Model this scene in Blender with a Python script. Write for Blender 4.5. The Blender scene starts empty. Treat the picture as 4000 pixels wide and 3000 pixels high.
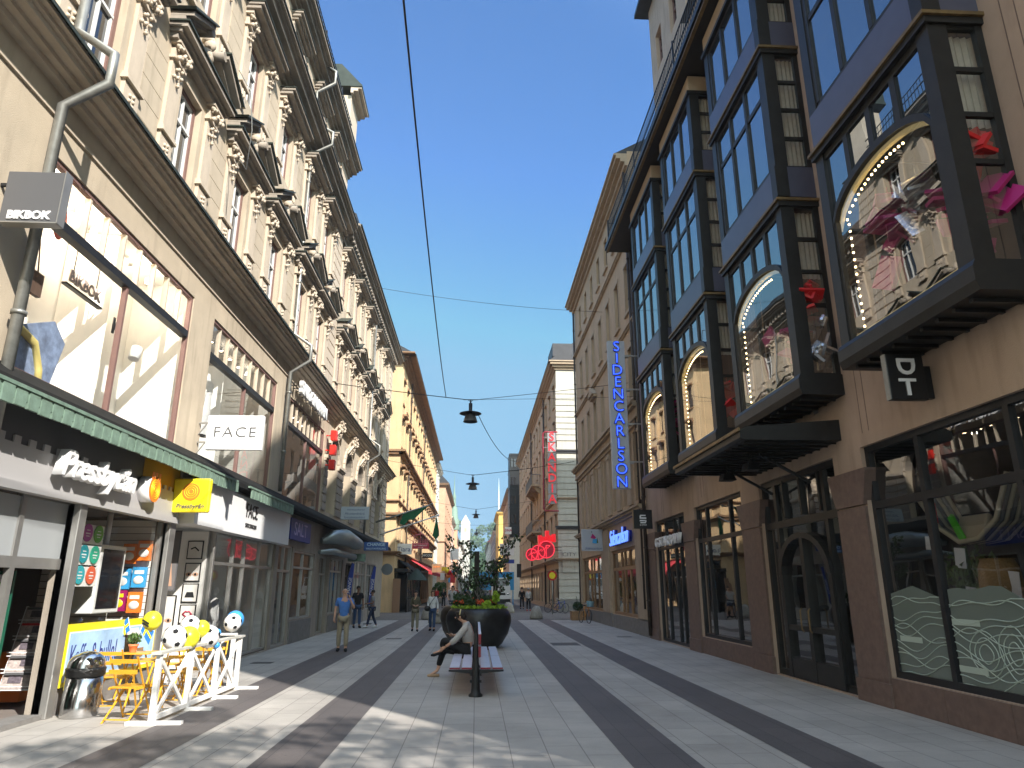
import bpy, math, random
from mathutils import Vector, Matrix, Euler
R = random.Random(7)
scene = bpy.context.scene
C = scene.collection
ORG = {}
# ------------------------------------------------------------------ helpers
class MB:
    def __init__(s): s.v=[]; s.f=[]; s.m=[]; s.sm=[]
    def face(s, pts, m=0, sm=False):
        n=len(s.v); s.v += [tuple(p) for p in pts]; s.f.append(tuple(range(n,n+len(pts)))); s.m.append(m); s.sm.append(sm)
    def box(s,x0,y0,z0,x1,y1,z1,m=0):
        if x0>x1: x0,x1=x1,x0
        if y0>y1: y0,y1=y1,y0
        if z0>z1: z0,z1=z1,z0
        n=len(s.v)
        s.v += [(x0,y0,z0),(x1,y0,z0),(x1,y1,z0),(x0,y1,z0),(x0,y0,z1),(x1,y0,z1),(x1,y1,z1),(x0,y1,z1)]
        for q in ((0,3,2,1),(4,5,6,7),(0,1,5,4),(1,2,6,5),(2,3,7,6),(3,0,4,7)):
            s.f.append(tuple(n+i for i in q)); s.m.append(m); s.sm.append(False)
    def obox(s,c,size,rot=(0,0,0),m=0):
        M=Euler(rot).to_matrix(); c=Vector(c); hx,hy,hz=[a/2 for a in size]; n=len(s.v)
        for p in ((-1,-1,-1),(1,-1,-1),(1,1,-1),(-1,1,-1),(-1,-1,1),(1,-1,1),(1,1,1),(-1,1,1)):
            s.v.append(tuple(c+M@Vector((p[0]*hx,p[1]*hy,p[2]*hz))))
        for q in ((0,3,2,1),(4,5,6,7),(0,1,5,4),(1,2,6,5),(2,3,7,6),(3,0,4,7)):
            s.f.append(tuple(n+i for i in q)); s.m.append(m); s.sm.append(False)
    def bar(s,a,b,w,t=None,m=0,up=(0,0,1)):
        a=Vector(a); b=Vector(b); d=(b-a).normalized(); u=Vector(up)
        if abs(d.dot(u))>.98: u=Vector((1,0,0))
        sx=d.cross(u).normalized(); sy=sx.cross(d); t=w if t is None else t
        n=len(s.v)
        for e in (a,b):
            for i,j in ((-1,-1),(1,-1),(1,1),(-1,1)): s.v.append(tuple(e+sx*(i*w/2)+sy*(j*t/2)))
        for q in ((0,3,2,1),(4,5,6,7),(0,1,5,4),(1,2,6,5),(2,3,7,6),(3,0,4,7)):
            s.f.append(tuple(n+i for i in q)); s.m.append(m); s.sm.append(False)
    def tube(s,pts,r,n=8,m=0,caps=True):
        P=[Vector(p) for p in pts]; rs=r if isinstance(r,(list,tuple)) else [r]*len(P)
        base=len(s.v); up=None
        for i,p in enumerate(P):
            d=(P[min(i+1,len(P)-1)]-P[max(i-1,0)]).normalized()
            if up is None:
                up=Vector((0,0,1)) if abs(d.z)<.9 else Vector((1,0,0))
            sx=d.cross(up)
            if sx.length<1e-4: sx=d.cross(Vector((0,1,0)))
            sx.normalize(); sy=sx.cross(d).normalized(); up=sy
            for k in range(n):
                a=2*math.pi*k/n; s.v.append(tuple(p+sx*(math.cos(a)*rs[i])+sy*(math.sin(a)*rs[i])))
        for i in range(len(P)-1):
            for k in range(n):
                a=base+i*n+k; b=base+i*n+(k+1)%n
                s.f.append((a,b,b+n,a+n)); s.m.append(m); s.sm.append(True)
        if caps:
            s.f.append(tuple(base+k for k in range(n))[::-1]); s.m.append(m); s.sm.append(False)
            e=base+(len(P)-1)*n; s.f.append(tuple(e+k for k in range(n))); s.m.append(m); s.sm.append(False)
    def lathe(s,prof,c,n=24,m=0,sx=1,sy=1):
        base=len(s.v)
        for r,z in prof:
            for k in range(n):
                a=2*math.pi*k/n; s.v.append((c[0]+math.cos(a)*r*sx,c[1]+math.sin(a)*r*sy,c[2]+z))
        for i in range(len(prof)-1):
            for k in range(n):
                a=base+i*n+k; b=base+i*n+(k+1)%n
                s.f.append((a,b,b+n,a+n)); s.m.append(m); s.sm.append(True)
    def ball(s,c,r,n=12,m=0,k=8):
        r=(r,r,r) if not isinstance(r,(list,tuple)) else r
        base=len(s.v)
        for i in range(k+1):
            t=math.pi*i/k
            for j in range(n):
                a=2*math.pi*j/n
                s.v.append((c[0]+r[0]*math.sin(t)*math.cos(a),c[1]+r[1]*math.sin(t)*math.sin(a),c[2]+r[2]*math.cos(t)))
        for i in range(k):
            for j in range(n):
                a=base+i*n+j; b=base+i*n+(j+1)%n
                s.f.append((a,a+n,b+n,b)); s.m.append(m); s.sm.append(True)
    def prism(s,pts,vec,m=0):
        v=Vector(vec); n=len(pts); b=len(s.v)
        s.v += [tuple(p) for p in pts]+[tuple(Vector(p)+v) for p in pts]
        s.f.append(tuple(b+i for i in range(n))[::-1]); s.m.append(m); s.sm.append(False)
        s.f.append(tuple(b+n+i for i in range(n))); s.m.append(m); s.sm.append(False)
        for i in range(n):
            j=(i+1)%n; s.f.append((b+i,b+j,b+n+j,b+n+i)); s.m.append(m); s.sm.append(False)
    def profY(s,prof,y0,y1,m=0):           # (x,z) profile run along the street
        s.prism([(x,y0,z) for x,z in prof],(0,y1-y0,0),m)
    def build(s,name,mats,parent=None,bevel=0,org=None):
        o0=Vector(ORG.get(parent.name,(0,0,0)) if parent else (org or (0,0,0)))
        me=bpy.data.meshes.new(name)
        me.from_pydata([tuple(Vector(p)-o0) for p in s.v],[],s.f)
        if not isinstance(mats,(list,tuple)): mats=[mats]
        for mt in mats: me.materials.append(mt)
        me.polygons.foreach_set('material_index',s.m); me.polygons.foreach_set('use_smooth',s.sm)
        me.update()
        import bmesh
        bm=bmesh.new(); bm.from_mesh(me); bmesh.ops.remove_doubles(bm,verts=bm.verts,dist=1e-5) if any(s.sm) else None
        bmesh.ops.recalc_face_normals(bm,faces=bm.faces); bm.to_mesh(me); bm.free()
        o=bpy.data.objects.new(name,me); C.objects.link(o)
        if parent: o.parent=parent
        else: o.location=o0
        ORG[o.name]=tuple(o0)
        if bevel:
            b=o.modifiers.new('bevel','BEVEL'); b.width=bevel; b.segments=2; b.limit_method='ANGLE'
        return o
def tag(o,label=None,cat=None,group=None,kind=None):
    if label: o['label']=label
    if cat: o['category']=cat
    if group: o['group']=group
    if kind: o['kind']=kind
    return o
def thing(name,label,cat,loc=(0,0,0),group=None):
    o=bpy.data.objects.new(name,None); C.objects.link(o); o.location=loc; o.empty_display_size=.2
    ORG[o.name]=tuple(loc); return tag(o,label,cat,group)
def dup(o,loc=None,rz=None,label=None,parent=None,cat=None):
    c=o.copy(); C.objects.link(c); ORG[c.name]=ORG.get(o.name,(0,0,0))
    if parent is not None: c.parent=parent
    if loc is not None: c.location=loc
    if rz is not None: c.rotation_euler=(0,0,rz)
    if label: c['label']=label
    if cat: c['category']=cat
    for ch in list(o.children): dup(ch,parent=c)
    return c
FACE_CAM=Matrix(((1,0,0),(0,0,-1),(0,1,0)))      # reads left to right, faces down the street (-Y)
FACE_PX=Matrix(((0,0,1),(1,0,0),(0,1,0)))        # on the left wall, faces +X
FACE_NX=Matrix(((0,0,-1),(-1,0,0),(0,1,0)))      # on the right wall, faces -X
def text(s,size,pos,rot,mat,parent=None,name='lettering',ext=.01,shear=0,sx=1,off=0,align='CENTER',space=1,bev=0):
    cu=bpy.data.curves.new('t','FONT'); cu.body=s; cu.size=size; cu.extrude=ext; cu.shear=shear; cu.offset=off
    cu.align_x=align; cu.align_y='CENTER'; cu.space_character=space; cu.resolution_u=3; cu.bevel_depth=bev
    to=bpy.data.objects.new('t',cu); C.objects.link(to)
    dg=bpy.context.evaluated_depsgraph_get(); me=bpy.data.meshes.new_from_object(to.evaluated_get(dg))
    bpy.data.objects.remove(to)
    o0=Vector(ORG.get(parent.name,(0,0,0)) if parent else (0,0,0)); rot4=rot.to_4x4()
    me.transform(Matrix.Translation(Vector(pos)-o0)@rot4@Matrix.Diagonal((sx,1,1,1)))
    me.materials.clear(); me.materials.append(mat)
    o=bpy.data.objects.new(name,me); C.objects.link(o)
    if parent: o.parent=parent
    else: o.location=o0
    ORG[o.name]=tuple(o0); return o
# ------------------------------------------------------------------ materials
def mat(name,col,rough=.7,metal=0,spec=.4,var=0,vscale=3,bump=0,bscale=40,emit=None,es=1,ior=None,dirt=0,coat=0,stretch=None):
    m=bpy.data.materials.new(name); m.use_nodes=True; nt=m.node_tree; N=nt.nodes; L=nt.links
    b=N['Principled BSDF']; b.inputs['Base Color'].default_value=(*col,1); b.inputs['Roughness'].default_value=rough
    b.inputs['Metallic'].default_value=metal; b.inputs['Specular IOR Level'].default_value=spec
    if ior: b.inputs['IOR'].default_value=ior
    if coat: b.inputs['Coat Weight'].default_value=coat
    tc=N.new('ShaderNodeTexCoord')
    src=tc.outputs['Object']
    if stretch:
        mp=N.new('ShaderNodeMapping'); mp.inputs['Scale'].default_value=stretch; L.new(src,mp.inputs[0]); src=mp.outputs[0]
    if var or dirt:
        n=N.new('ShaderNodeTexNoise'); n.inputs['Scale'].default_value=vscale; n.inputs['Detail'].default_value=8; n.inputs['Roughness'].default_value=.65
        L.new(src,n.inputs['Vector'])
        mr=N.new('ShaderNodeMapRange'); mr.inputs['From Min'].default_value=.3; mr.inputs['From Max'].default_value=.7
        mr.inputs['To Min'].default_value=1-var; mr.inputs['To Max'].default_value=1+var; L.new(n.outputs['Fac'],mr.inputs['Value'])
        mx=N.new('ShaderNodeMix'); mx.data_type='RGBA'; mx.blend_type='MULTIPLY'; mx.inputs[0].default_value=1
        mx.inputs[6].default_value=(*col,1); L.new(mr.outputs[0],mx.inputs[7]); out=mx.outputs[2]
        if dirt:
            mp=N.new('ShaderNodeMapping'); mp.inputs['Scale'].default_value=(2.5,2.5,.35); L.new(tc.outputs['Object'],mp.inputs[0])
            n2=N.new('ShaderNodeTexNoise'); n2.inputs['Scale'].default_value=1.6; n2.inputs['Detail'].default_value=6; L.new(mp.outputs[0],n2.inputs['Vector'])
            r2=N.new('ShaderNodeMapRange'); r2.inputs['From Min'].default_value=.52; r2.inputs['From Max'].default_value=.72; r2.inputs['To Min'].default_value=0; r2.inputs['To Max'].default_value=dirt
            L.new(n2.outputs['Fac'],r2.inputs['Value'])
            m2=N.new('ShaderNodeMix'); m2.data_type='RGBA'; L.new(r2.outputs[0],m2.inputs[0]); L.new(out,m2.inputs[6]); m2.inputs[7].default_value=(col[0]*.45,col[1]*.43,col[2]*.42,1); out=m2.outputs[2]
        L.new(out,b.inputs['Base Color'])
    if bump:
        n3=N.new('ShaderNodeTexNoise'); n3.inputs['Scale'].default_value=bscale; n3.inputs['Detail'].default_value=5; L.new(src,n3.inputs['Vector'])
        bp=N.new('ShaderNodeBump'); bp.inputs['Strength'].default_value=bump; bp.inputs['Distance'].default_value=.02
        L.new(n3.outputs['Fac'],bp.inputs['Height']); L.new(bp.outputs[0],b.inputs['Normal'])
    if emit: b.inputs['Emission Color'].default_value=(*emit,1); b.inputs['Emission Strength'].default_value=es
    return m
def glass(name,ior=1.5,tint=(1,1,1),gcol=(1,1,1),back=None,wave=0,mul=1.0,add=0.0):
    """thin pane: mirror by Fresnel over clear (or, with back, over a dark room colour)"""
    m=bpy.data.materials.new(name); m.use_nodes=True; nt=m.node_tree; N=nt.nodes; L=nt.links; N.clear()
    out=N.new('ShaderNodeOutputMaterial'); mx=N.new('ShaderNodeMixShader'); fr=N.new('ShaderNodeFresnel'); fr.inputs[0].default_value=ior
    g=N.new('ShaderNodeBsdfGlossy'); g.inputs['Roughness'].default_value=.0; g.inputs['Color'].default_value=(*gcol,1)
    if back: t=N.new('ShaderNodeBsdfDiffuse'); t.inputs[0].default_value=(*back,1)
    else: t=N.new('ShaderNodeBsdfTransparent'); t.inputs[0].default_value=(*tint,1)
    # the mirror share must be the same from both sides of the sheet
    gm=N.new('ShaderNodeNewGeometry'); 
    if wave:
        n=N.new('ShaderNodeTexNoise'); n.inputs['Scale'].default_value=.9; n.inputs['Detail'].default_value=1
        tc=N.new('ShaderNodeTexCoord'); L.new(tc.outputs['Object'],n.inputs['Vector'])
        bp=N.new('ShaderNodeBump'); bp.inputs['Strength'].default_value=wave; bp.inputs['Distance'].default_value=.05; L.new(n.outputs['Fac'],bp.inputs['Height'])
        L.new(bp.outputs[0],g.inputs['Normal'])
    ma=N.new('ShaderNodeMath'); ma.operation='MULTIPLY_ADD'; ma.inputs[1].default_value=mul; ma.inputs[2].default_value=add; ma.use_clamp=True
    lw=N.new('ShaderNodeLayerWeight')
    # |cos| based Schlick so both faces agree
    sc=N.new('ShaderNodeMath'); sc.operation='POWER'; L.new(lw.outputs['Facing'],sc.inputs[0]); sc.inputs[1].default_value=5
    lw.inputs[0].default_value=.5
    f0=((ior-1)/(ior+1))**2
    s2=N.new('ShaderNodeMath'); s2.operation='MULTIPLY_ADD'; L.new(sc.outputs[0],s2.inputs[0]); s2.inputs[1].default_value=1-f0; s2.inputs[2].default_value=f0
    L.new(s2.outputs[0],ma.inputs[0]); L.new(ma.outputs[0],mx.inputs[0]); L.new(t.outputs[0],mx.inputs[1]); L.new(g.outputs[0],mx.inputs[2]); L.new(mx.outputs[0],out.inputs[0])
    N.remove(fr); N.remove(gm)
    return m
def emis(name,col,s):
    return mat(name,col,.5,emit=col,es=s)
M={}
M['beige']=mat('beige_plaster',(.50,.42,.315),.85,var=.12,vscale=.9,bump=.3,bscale=60,dirt=.38)
M['beige2']=mat('light_beige_stone',(.55,.465,.365),.8,var=.09,vscale=2.5,bump=.3,bscale=50,dirt=.25)
M['beiged']=mat('grey_beige_stone',(.34,.295,.245),.85,var=.12,vscale=2,bump=.35,bscale=45,dirt=.35)
M['lead']=mat('dark_green_sheet_metal',(.045,.055,.045),.55,.3,var=.25,vscale=4)
M['copper']=mat('verdigris_copper',(.17,.25,.195),.7,.1,var=.25,vscale=6)
M['blackmet']=mat('black_painted_metal',(.018,.018,.02),.45,.1,var=.2,vscale=5,bump=.05)
M['ledge']=mat('matt_black_ledge',(.013,.013,.012),.85,spec=.15,bump=.3,bscale=10)
M['bronze']=mat('dark_bronze_frame',(.022,.021,.020),.45,.2,var=.25,vscale=4,bump=.05)
M['bronzegold']=mat('worn_bronze_edge',(.19,.125,.055),.5,.4,var=.3,vscale=5)
M['brownframe']=mat('brown_window_frame',(.20,.115,.10),.6,var=.1)
M['whiteframe']=mat('white_window_paint',(.72,.72,.70),.5,var=.05)
M['zinc']=mat('zinc_pipe',(.27,.27,.25),.45,.6,var=.2,vscale=6)
M['darkpipe']=mat('dark_brown_pipe',(.06,.045,.035),.5,.2,var=.2)
M['alu']=mat('brushed_aluminium',(.42,.41,.39),.4,.7,var=.1,vscale=3)
M['steel']=mat('polished_steel',(.6,.6,.6),.16,1,bump=.03,bscale=8)
M['white']=mat('white_panel',(.78,.78,.78),.5,var=.03)
M['whitewall']=mat('white_interior_wall',(.80,.79,.75),.7,var=.03,vscale=.8)
M['greyint']=mat('grey_shop_interior',(.22,.21,.20),.8,var=.3,vscale=1.2)
M['darkint']=mat('dark_shop_interior',(.035,.032,.03),.8,var=.5,vscale=1.0)
M['woodint']=mat('wood_shop_fitting',(.30,.17,.08),.6,var=.3,vscale=3)
M['shopfloor']=mat('shop_floor',(.25,.22,.2),.4,var=.1)
M['pink']=mat('salmon_plaster',(.43,.315,.235),.85,var=.10,vscale=1.0,bump=.25,bscale=50,dirt=.38)
M['granite']=mat('red_brown_granite',(.155,.103,.084),.55,var=.22,vscale=9,bump=.15,bscale=80)
M['slate']=mat('blue_grey_spandrel',(.10,.105,.15),.38,.3,var=.08)
M['tan']=mat('tan_plaster',(.48,.345,.225),.85,var=.10,vscale=1.2,bump=.25,bscale=55,dirt=.25)
M['tan2']=mat('tan_trim',(.42,.32,.225),.85,var=.12,vscale=2,bump=.3,dirt=.3)
M['greystone']=mat('grey_plinth_stone',(.20,.19,.18),.7,var=.2,vscale=5,bump=.3)
M['cream']=mat('pale_grey_rustication',(.50,.48,.42),.85,var=.08,vscale=1.5,bump=.2,dirt=.2)
M['ochre']=mat('ochre_plaster',(.62,.44,.25),.85,var=.10,vscale=1.0,bump=.2,dirt=.22)
M['ochre2']=mat('orange_ochre_plaster',(.52,.28,.11),.85,var=.1,vscale=1.5,dirt=.25)
M['ochred']=mat('brown_cornice_stone',(.26,.155,.085),.85,var=.15,vscale=2,dirt=.3)
M['salmon']=mat('peach_plaster',(.62,.37,.24),.85,var=.1,vscale=1.0,dirt=.2)
M['rose']=mat('rose_plaster',(.55,.36,.30),.85,var=.1,dirt=.2)
M['yellowp']=mat('yellow_plaster',(.66,.44,.13),.85,var=.1,dirt=.2)
M['offwhite']=mat('off_white_plaster',(.68,.66,.60),.85,var=.06,dirt=.15)
M['greyp']=mat('grey_plaster',(.30,.30,.29),.85,var=.1,dirt=.2)
M['roofdark']=mat('dark_roof_metal',(.05,.05,.055),.5,.3,var=.2,vscale=2)
M['roofred']=mat('red_roof_metal',(.45,.06,.05),.5,.1)
M['pane']=glass('dark_window_pane',1.9,back=(.02,.022,.026),wave=.12)
M['panesky']=glass('coated_bay_pane',3.4,back=(.025,.03,.04),wave=.05,gcol=(.93,.97,1))
M['clear']=glass('clear_shop_glass',1.5,tint=(.97,.98,.97),wave=.03)
M['mirror']=glass('reflective_shop_glass',2.7,tint=(.85,.85,.85),wave=.10)
M['mirror2']=glass('display_window_glass',2.9,tint=(.9,.9,.92),wave=.06)
M['black']=mat('black_paint',(.012,.012,.013),.4)
M['screen']=mat('dark_screen',(.015,.015,.018),.08,spec=.6)
M['ltext']=mat('white_letters',(.82,.82,.82),.5)
M['yellow']=mat('yellow_sign_plastic',(.85,.70,.02),.35,coat=.3)
M['orange']=mat('orange_sign_plastic',(.85,.22,.03),.4)
M['red']=mat('red_paint',(.55,.02,.02),.45)
M['redsign']=mat('crimson_sign',(.42,.03,.07),.5)
M['blue']=mat('blue_sign',(.02,.05,.32),.45)
M['bluelight']=mat('sky_blue_paint',(.05,.36,.72),.45)
M['chair']=mat('yellow_chair_paint',(.75,.38,.03),.4,var=.08)
M['charcoal']=mat('charcoal_sign',(.10,.10,.105),.45)
M['concrete']=mat('weathered_concrete',(.33,.30,.26),.9,var=.2,vscale=6,bump=.5,bscale=30,dirt=.3)
M['pot']=mat('black_planter_enamel',(.016,.015,.016),.36,var=.5,vscale=5,bump=.12,bscale=14,dirt=.3)
M['soil']=mat('potting_soil',(.05,.035,.025),.95,bump=.6)
def leafmat(name,col,v=.35):
    m=mat(name,col,.55,var=v,vscale=9,spec=.3); b=m.node_tree.nodes['Principled BSDF']
    b.inputs['Subsurface Weight'].default_value=0
    return m
M['leaf']=leafmat('dark_leaf',(.035,.065,.022)); M['leaf2']=leafmat('mid_leaf',(.07,.13,.03)); M['lime']=leafmat('lime_leaf',(.28,.42,.04))
M['flower']=leafmat('red_orange_flower',(.55,.09,.03)); M['purpleleaf']=leafmat('dark_purple_leaf',(.05,.03,.035))
M['wood']=mat('white_painted_wood',(.82,.81,.78),.6,var=.04)
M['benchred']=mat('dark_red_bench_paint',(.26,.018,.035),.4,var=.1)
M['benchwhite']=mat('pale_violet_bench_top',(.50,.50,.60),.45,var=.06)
M['iron']=mat('black_cast_iron',(.014,.014,.016),.5,.2,bump=.1)
M['skin']=mat('skin',(.52,.30,.21),.6); M['skin2']=mat('darker_skin',(.22,.11,.07),.6)
M['hair']=mat('dark_brown_hair',(.02,.013,.01),.5,bump=.4,bscale=60); M['hairg']=mat('grey_hair',(.35,.33,.31),.6,bump=.4); M['hairb']=mat('brown_hair',(.11,.06,.03),.5,bump=.4)
for k,c in dict(fblue=(.07,.19,.52),fbeige=(.33,.28,.20),fblack=(.012,.012,.014),fgrey=(.24,.24,.26),fdenim=(.045,.08,.17),fwhite=(.72,.72,.72),folive=(.09,.08,.05),fkhaki=(.25,.22,.16),flgrey=(.38,.37,.36),fred=(.4,.03,.03),fnavy=(.02,.03,.07),fteal=(.02,.25,.35)).items():
    M[k]=mat('cloth_'+{'fblue':'bright_blue','fbeige':'beige','fblack':'black','fgrey':'grey','fdenim':'denim','fwhite':'white','folive':'olive','fkhaki':'khaki','flgrey':'light_grey','fred':'red','fnavy':'navy','fteal':'teal'}[k],c,.9,var=.12,vscale=12,bump=.4,bscale=30)
M['cable']=mat('black_cable',(.01,.01,.01),.6)
M['magenta']=mat('magenta_foil',(.42,.02,.15),.35,.2); M['silver']=mat('silver_foil',(.7,.7,.7),.25,.9,bump=.3,bscale=6)
M['bulb']=emis('warm_bulb',(1,.72,.32),3); M['bulb2']=emis('warm_spot',(1,.7,.4),8)
M['neonblue']=emis('blue_neon',(.03,.09,1),.75); M['neonblue2']=emis('pale_blue_neon',(.12,.26,1),.40); M['neonred']=emis('red_neon',(1,.045,.08),.2); M['glowtrim']=mat('glowing_cream_trim',(.50,.42,.22),.5,emit=(.9,.7,.3),es=.05)  # the cream trim glows faintly in place of light from the bulbs
M['skandred']=emis('red_lit_letter',(.8,.04,.05),.10)
def brickmat(name,c1,c2,mortar,bw,bh,ms,rough=.7,var=.1,axes='YX',off=.5):
    m=bpy.data.materials.new(name); m.use_nodes=True; nt=m.node_tree; N=nt.nodes; L=nt.links; b=N['Principled BSDF']
    g=N.new('ShaderNodeNewGeometry'); sp=N.new('ShaderNodeSeparateXYZ'); cb=N.new('ShaderNodeCombineXYZ'); L.new(g.outputs['Position'],sp.inputs[0])
    L.new(sp.outputs[axes[0]],cb.inputs[0]); L.new(sp.outputs[axes[1]],cb.inputs[1])
    br=N.new('ShaderNodeTexBrick'); br.inputs['Scale'].default_value=1; br.inputs['Brick Width'].default_value=bw; br.inputs['Row Height'].default_value=bh
    br.inputs['Mortar Size'].default_value=ms; br.inputs['Mortar Smooth'].default_value=.1; br.inputs['Bias'].default_value=0; br.offset=off
    br.inputs['Color1'].default_value=(*c1,1); br.inputs['Color2'].default_value=(*c2,1); br.inputs['Mortar'].default_value=(*mortar,1)
    L.new(cb.outputs[0],br.inputs['Vector'])
    n=N.new('ShaderNodeTexNoise'); n.inputs['Scale'].default_value=.55; n.inputs['Detail'].default_value=12; n.inputs['Roughness'].default_value=.7; L.new(g.outputs['Position'],n.inputs['Vector'])
    mr=N.new('ShaderNodeMapRange'); mr.inputs['From Min'].default_value=.3; mr.inputs['From Max'].default_value=.7; mr.inputs['To Min'].default_value=1-var; mr.inputs['To Max'].default_value=1+var; L.new(n.outputs['Fac'],mr.inputs['Value'])
    mx=N.new('ShaderNodeMix'); mx.data_type='RGBA'; mx.blend_type='MULTIPLY'; mx.inputs[0].default_value=1; L.new(br.outputs['Color'],mx.inputs[6]); L.new(mr.outputs[0],mx.inputs[7])
    n4=N.new('ShaderNodeTexNoise'); n4.inputs['Scale'].default_value=140; n4.inputs['Detail'].default_value=2; L.new(g.outputs['Position'],n4.inputs['Vector'])
    r4=N.new('ShaderNodeMapRange'); r4.inputs['From Min'].default_value=.35; r4.inputs['From Max'].default_value=.65; r4.inputs['To Min'].default_value=.86; r4.inputs['To Max'].default_value=1.12; L.new(n4.outputs['Fac'],r4.inputs['Value'])
    m4=N.new('ShaderNodeMix'); m4.data_type='RGBA'; m4.blend_type='MULTIPLY'; m4.inputs[0].default_value=1; L.new(mx.outputs[2],m4.inputs[6]); L.new(r4.outputs[0],m4.inputs[7])
    # gum spots and stains
    vo=N.new('ShaderNodeTexVoronoi'); vo.inputs['Scale'].default_value=2.6; vo.inputs['Randomness'].default_value=1; L.new(g.outputs['Position'],vo.inputs['Vector'])
    rv=N.new('ShaderNodeMapRange'); rv.inputs['From Min'].default_value=.03; rv.inputs['From Max'].default_value=.045; rv.inputs['To Min'].default_value=.62; rv.inputs['To Max'].default_value=1; L.new(vo.outputs['Distance'],rv.inputs['Value'])
    m5=N.new('ShaderNodeMix'); m5.data_type='RGBA'; m5.blend_type='MULTIPLY'; m5.inputs[0].default_value=1; L.new(m4.outputs[2],m5.inputs[6]); L.new(rv.outputs[0],m5.inputs[7])
    L.new(m5.outputs[2],b.inputs['Base Color']); b.inputs['Roughness'].default_value=rough; b.inputs['Specular IOR Level'].default_value=.35
    bp=N.new('ShaderNodeBump'); bp.inputs['Strength'].default_value=.25; bp.inputs['Distance'].default_value=.01; L.new(n4.outputs['Fac'],bp.inputs['Height']); L.new(bp.outputs[0],b.inputs['Normal'])
    return m
M['paving']=brickmat('pale_granite_slabs',(.41,.385,.35),(.36,.335,.305),(.19,.175,.16),.95,.42,.006,.62,.22)
M['stripe']=brickmat('dark_granite_slabs',(.118,.104,.10),(.10,.09,.088),(.06,.056,.054),.95,.375,.006,.6,.18)
M['setts']=brickmat('grey_brown_setts',(.17,.15,.135),(.13,.12,.11),(.06,.055,.05),.16,.11,.012,.75,.25)
M['asphaltg']=mat('grey_asphalt',(.11,.105,.10),.9,var=.2,vscale=2,bump=.4,bscale=80)
# ------------------------------------------------------------------ generic facade tools
XL,XR=-6.15,6.5
def wall(mb,O,U,Nn,u0,u1,z0,z1,ops,depth=.25,m=0,mr=None,back=None):
    mr=m if mr is None else mr
    def P(u,z,d=0): return (O[0]+U[0]*u-Nn[0]*d,O[1]+U[1]*u-Nn[1]*d,z)
    us=sorted({u0,u1,*[a for o in ops for a in o[:2] if u0<a<u1]}); zs=sorted({z0,z1,*[a for o in ops for a in o[2:4] if z0<a<z1]})
    for i in range(len(us)-1):
        j=0
        while j<len(zs)-1:
            a,b=us[i],us[i+1]; k=j
            def solid(k): 
                cu,cz=(a+b)/2,(zs[k]+zs[k+1])/2
                return not any(o[0]<cu<o[1] and o[2]<cz<o[3] for o in ops)
            if not solid(j): j+=1; continue
            while k+1<len(zs)-1 and solid(k+1): k+=1
            mb.face([P(a,zs[j]),P(b,zs[j]),P(b,zs[k+1]),P(a,zs[k+1])],m); j=k+1
    for o in ops:
        a,b,c,d=o[:4]; dp=o[4] if len(o)>4 else depth
        mb.face([P(a,c),P(a,d),P(a,d,dp),P(a,c,dp)],mr); mb.face([P(b,c),P(b,c,dp),P(b,d,dp),P(b,d)],mr)
        mb.face([P(a,d),P(b,d),P(b,d,dp),P(a,d,dp)],mr); mb.face([P(a,c),P(a,c,dp),P(b,c,dp),P(b,c)],mr)
def LW(mb,y0,y1,z0,z1,ops,depth=.25,m=0,x=XL,mr=None): wall(mb,(x,0),(0,1),(1,0),y0,y1,z0,z1,ops,depth,m,mr)
def RW(mb,y0,y1,z0,z1,ops,depth=.25,m=0,x=XR,mr=None): wall(mb,(x,0),(0,1),(-1,0),y0,y1,z0,z1,ops,depth,m,mr)
def SW(mb,y,x0,x1,z0,z1,ops,depth=.25,m=0,mr=None): wall(mb,(0,y),(1,0),(0,-1),x0,x1,z0,z1,ops,depth,m,mr)
class Proto:
    def __init__(s,o): s.o=o; s.used=False
    def put(s,parent,loc,rz=0,label=None):
        p=Vector(ORG.get(parent.name,(0,0,0))); l=Vector(loc)-p
        if not s.used:
            s.used=True; s.o.parent=parent; s.o.location=l; s.o.rotation_euler=(0,0,rz); o=s.o
        else: o=dup(s.o,loc=l,rz=rz,parent=parent)
        if label: o['label']=label
        return o
def win_proto(w,h,fm,pm,cols=2,tr=.68,fw=.07,inner=None,name='window',trim=None):
    """window facing +X, centred in y, foot at z=0"""
    f=MB(); 
    f.box(-.06,-w/2,0,.03,-w/2+fw,h); f.box(-.06,w/2-fw,0,.03,w/2,h); f.box(-.06,-w/2+fw,h-fw,.03,w/2-fw,h); f.box(-.06,-w/2+fw,0,.03,w/2-fw,fw)
    o=f.build(name,fm)
    g=MB(); iw=w/2-fw
    for i in range(1,cols):
        y=-iw+2*iw*i/cols; g.box(-.05,y-.022,fw,.005,y+.022,h-fw)
    if tr:
        t=fw+(h-2*fw)*tr; g.box(-.055,-iw,t-.03,.012,iw,t+.03)
    if inner:
        e=.045
        g.box(-.052,-iw,fw,0.0,-iw+e,h-fw); g.box(-.052,iw-e,fw,0.0,iw,h-fw); g.box(-.052,-iw+e,fw,0,iw-e,fw+e); g.box(-.052,-iw+e,h-fw-e,0,iw-e,h-fw)
    if cols>1 or tr: g.build('casement',inner or fm,o)
    if trim: t=MB(); t.box(.155,-w/2-.12,-.14,.26,w/2+.12,-.01); t.box(.155,-w/2-.15,h+.01,.30,w/2+.15,h+.18); t.build('window_trim',trim,o)
    p=MB(); p.face([(-.045,-iw,fw),(-.045,iw,fw),(-.045,iw,h-fw),(-.045,-iw,h-fw)]); p.build('pane',pm,o)
    return Proto(o)
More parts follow.
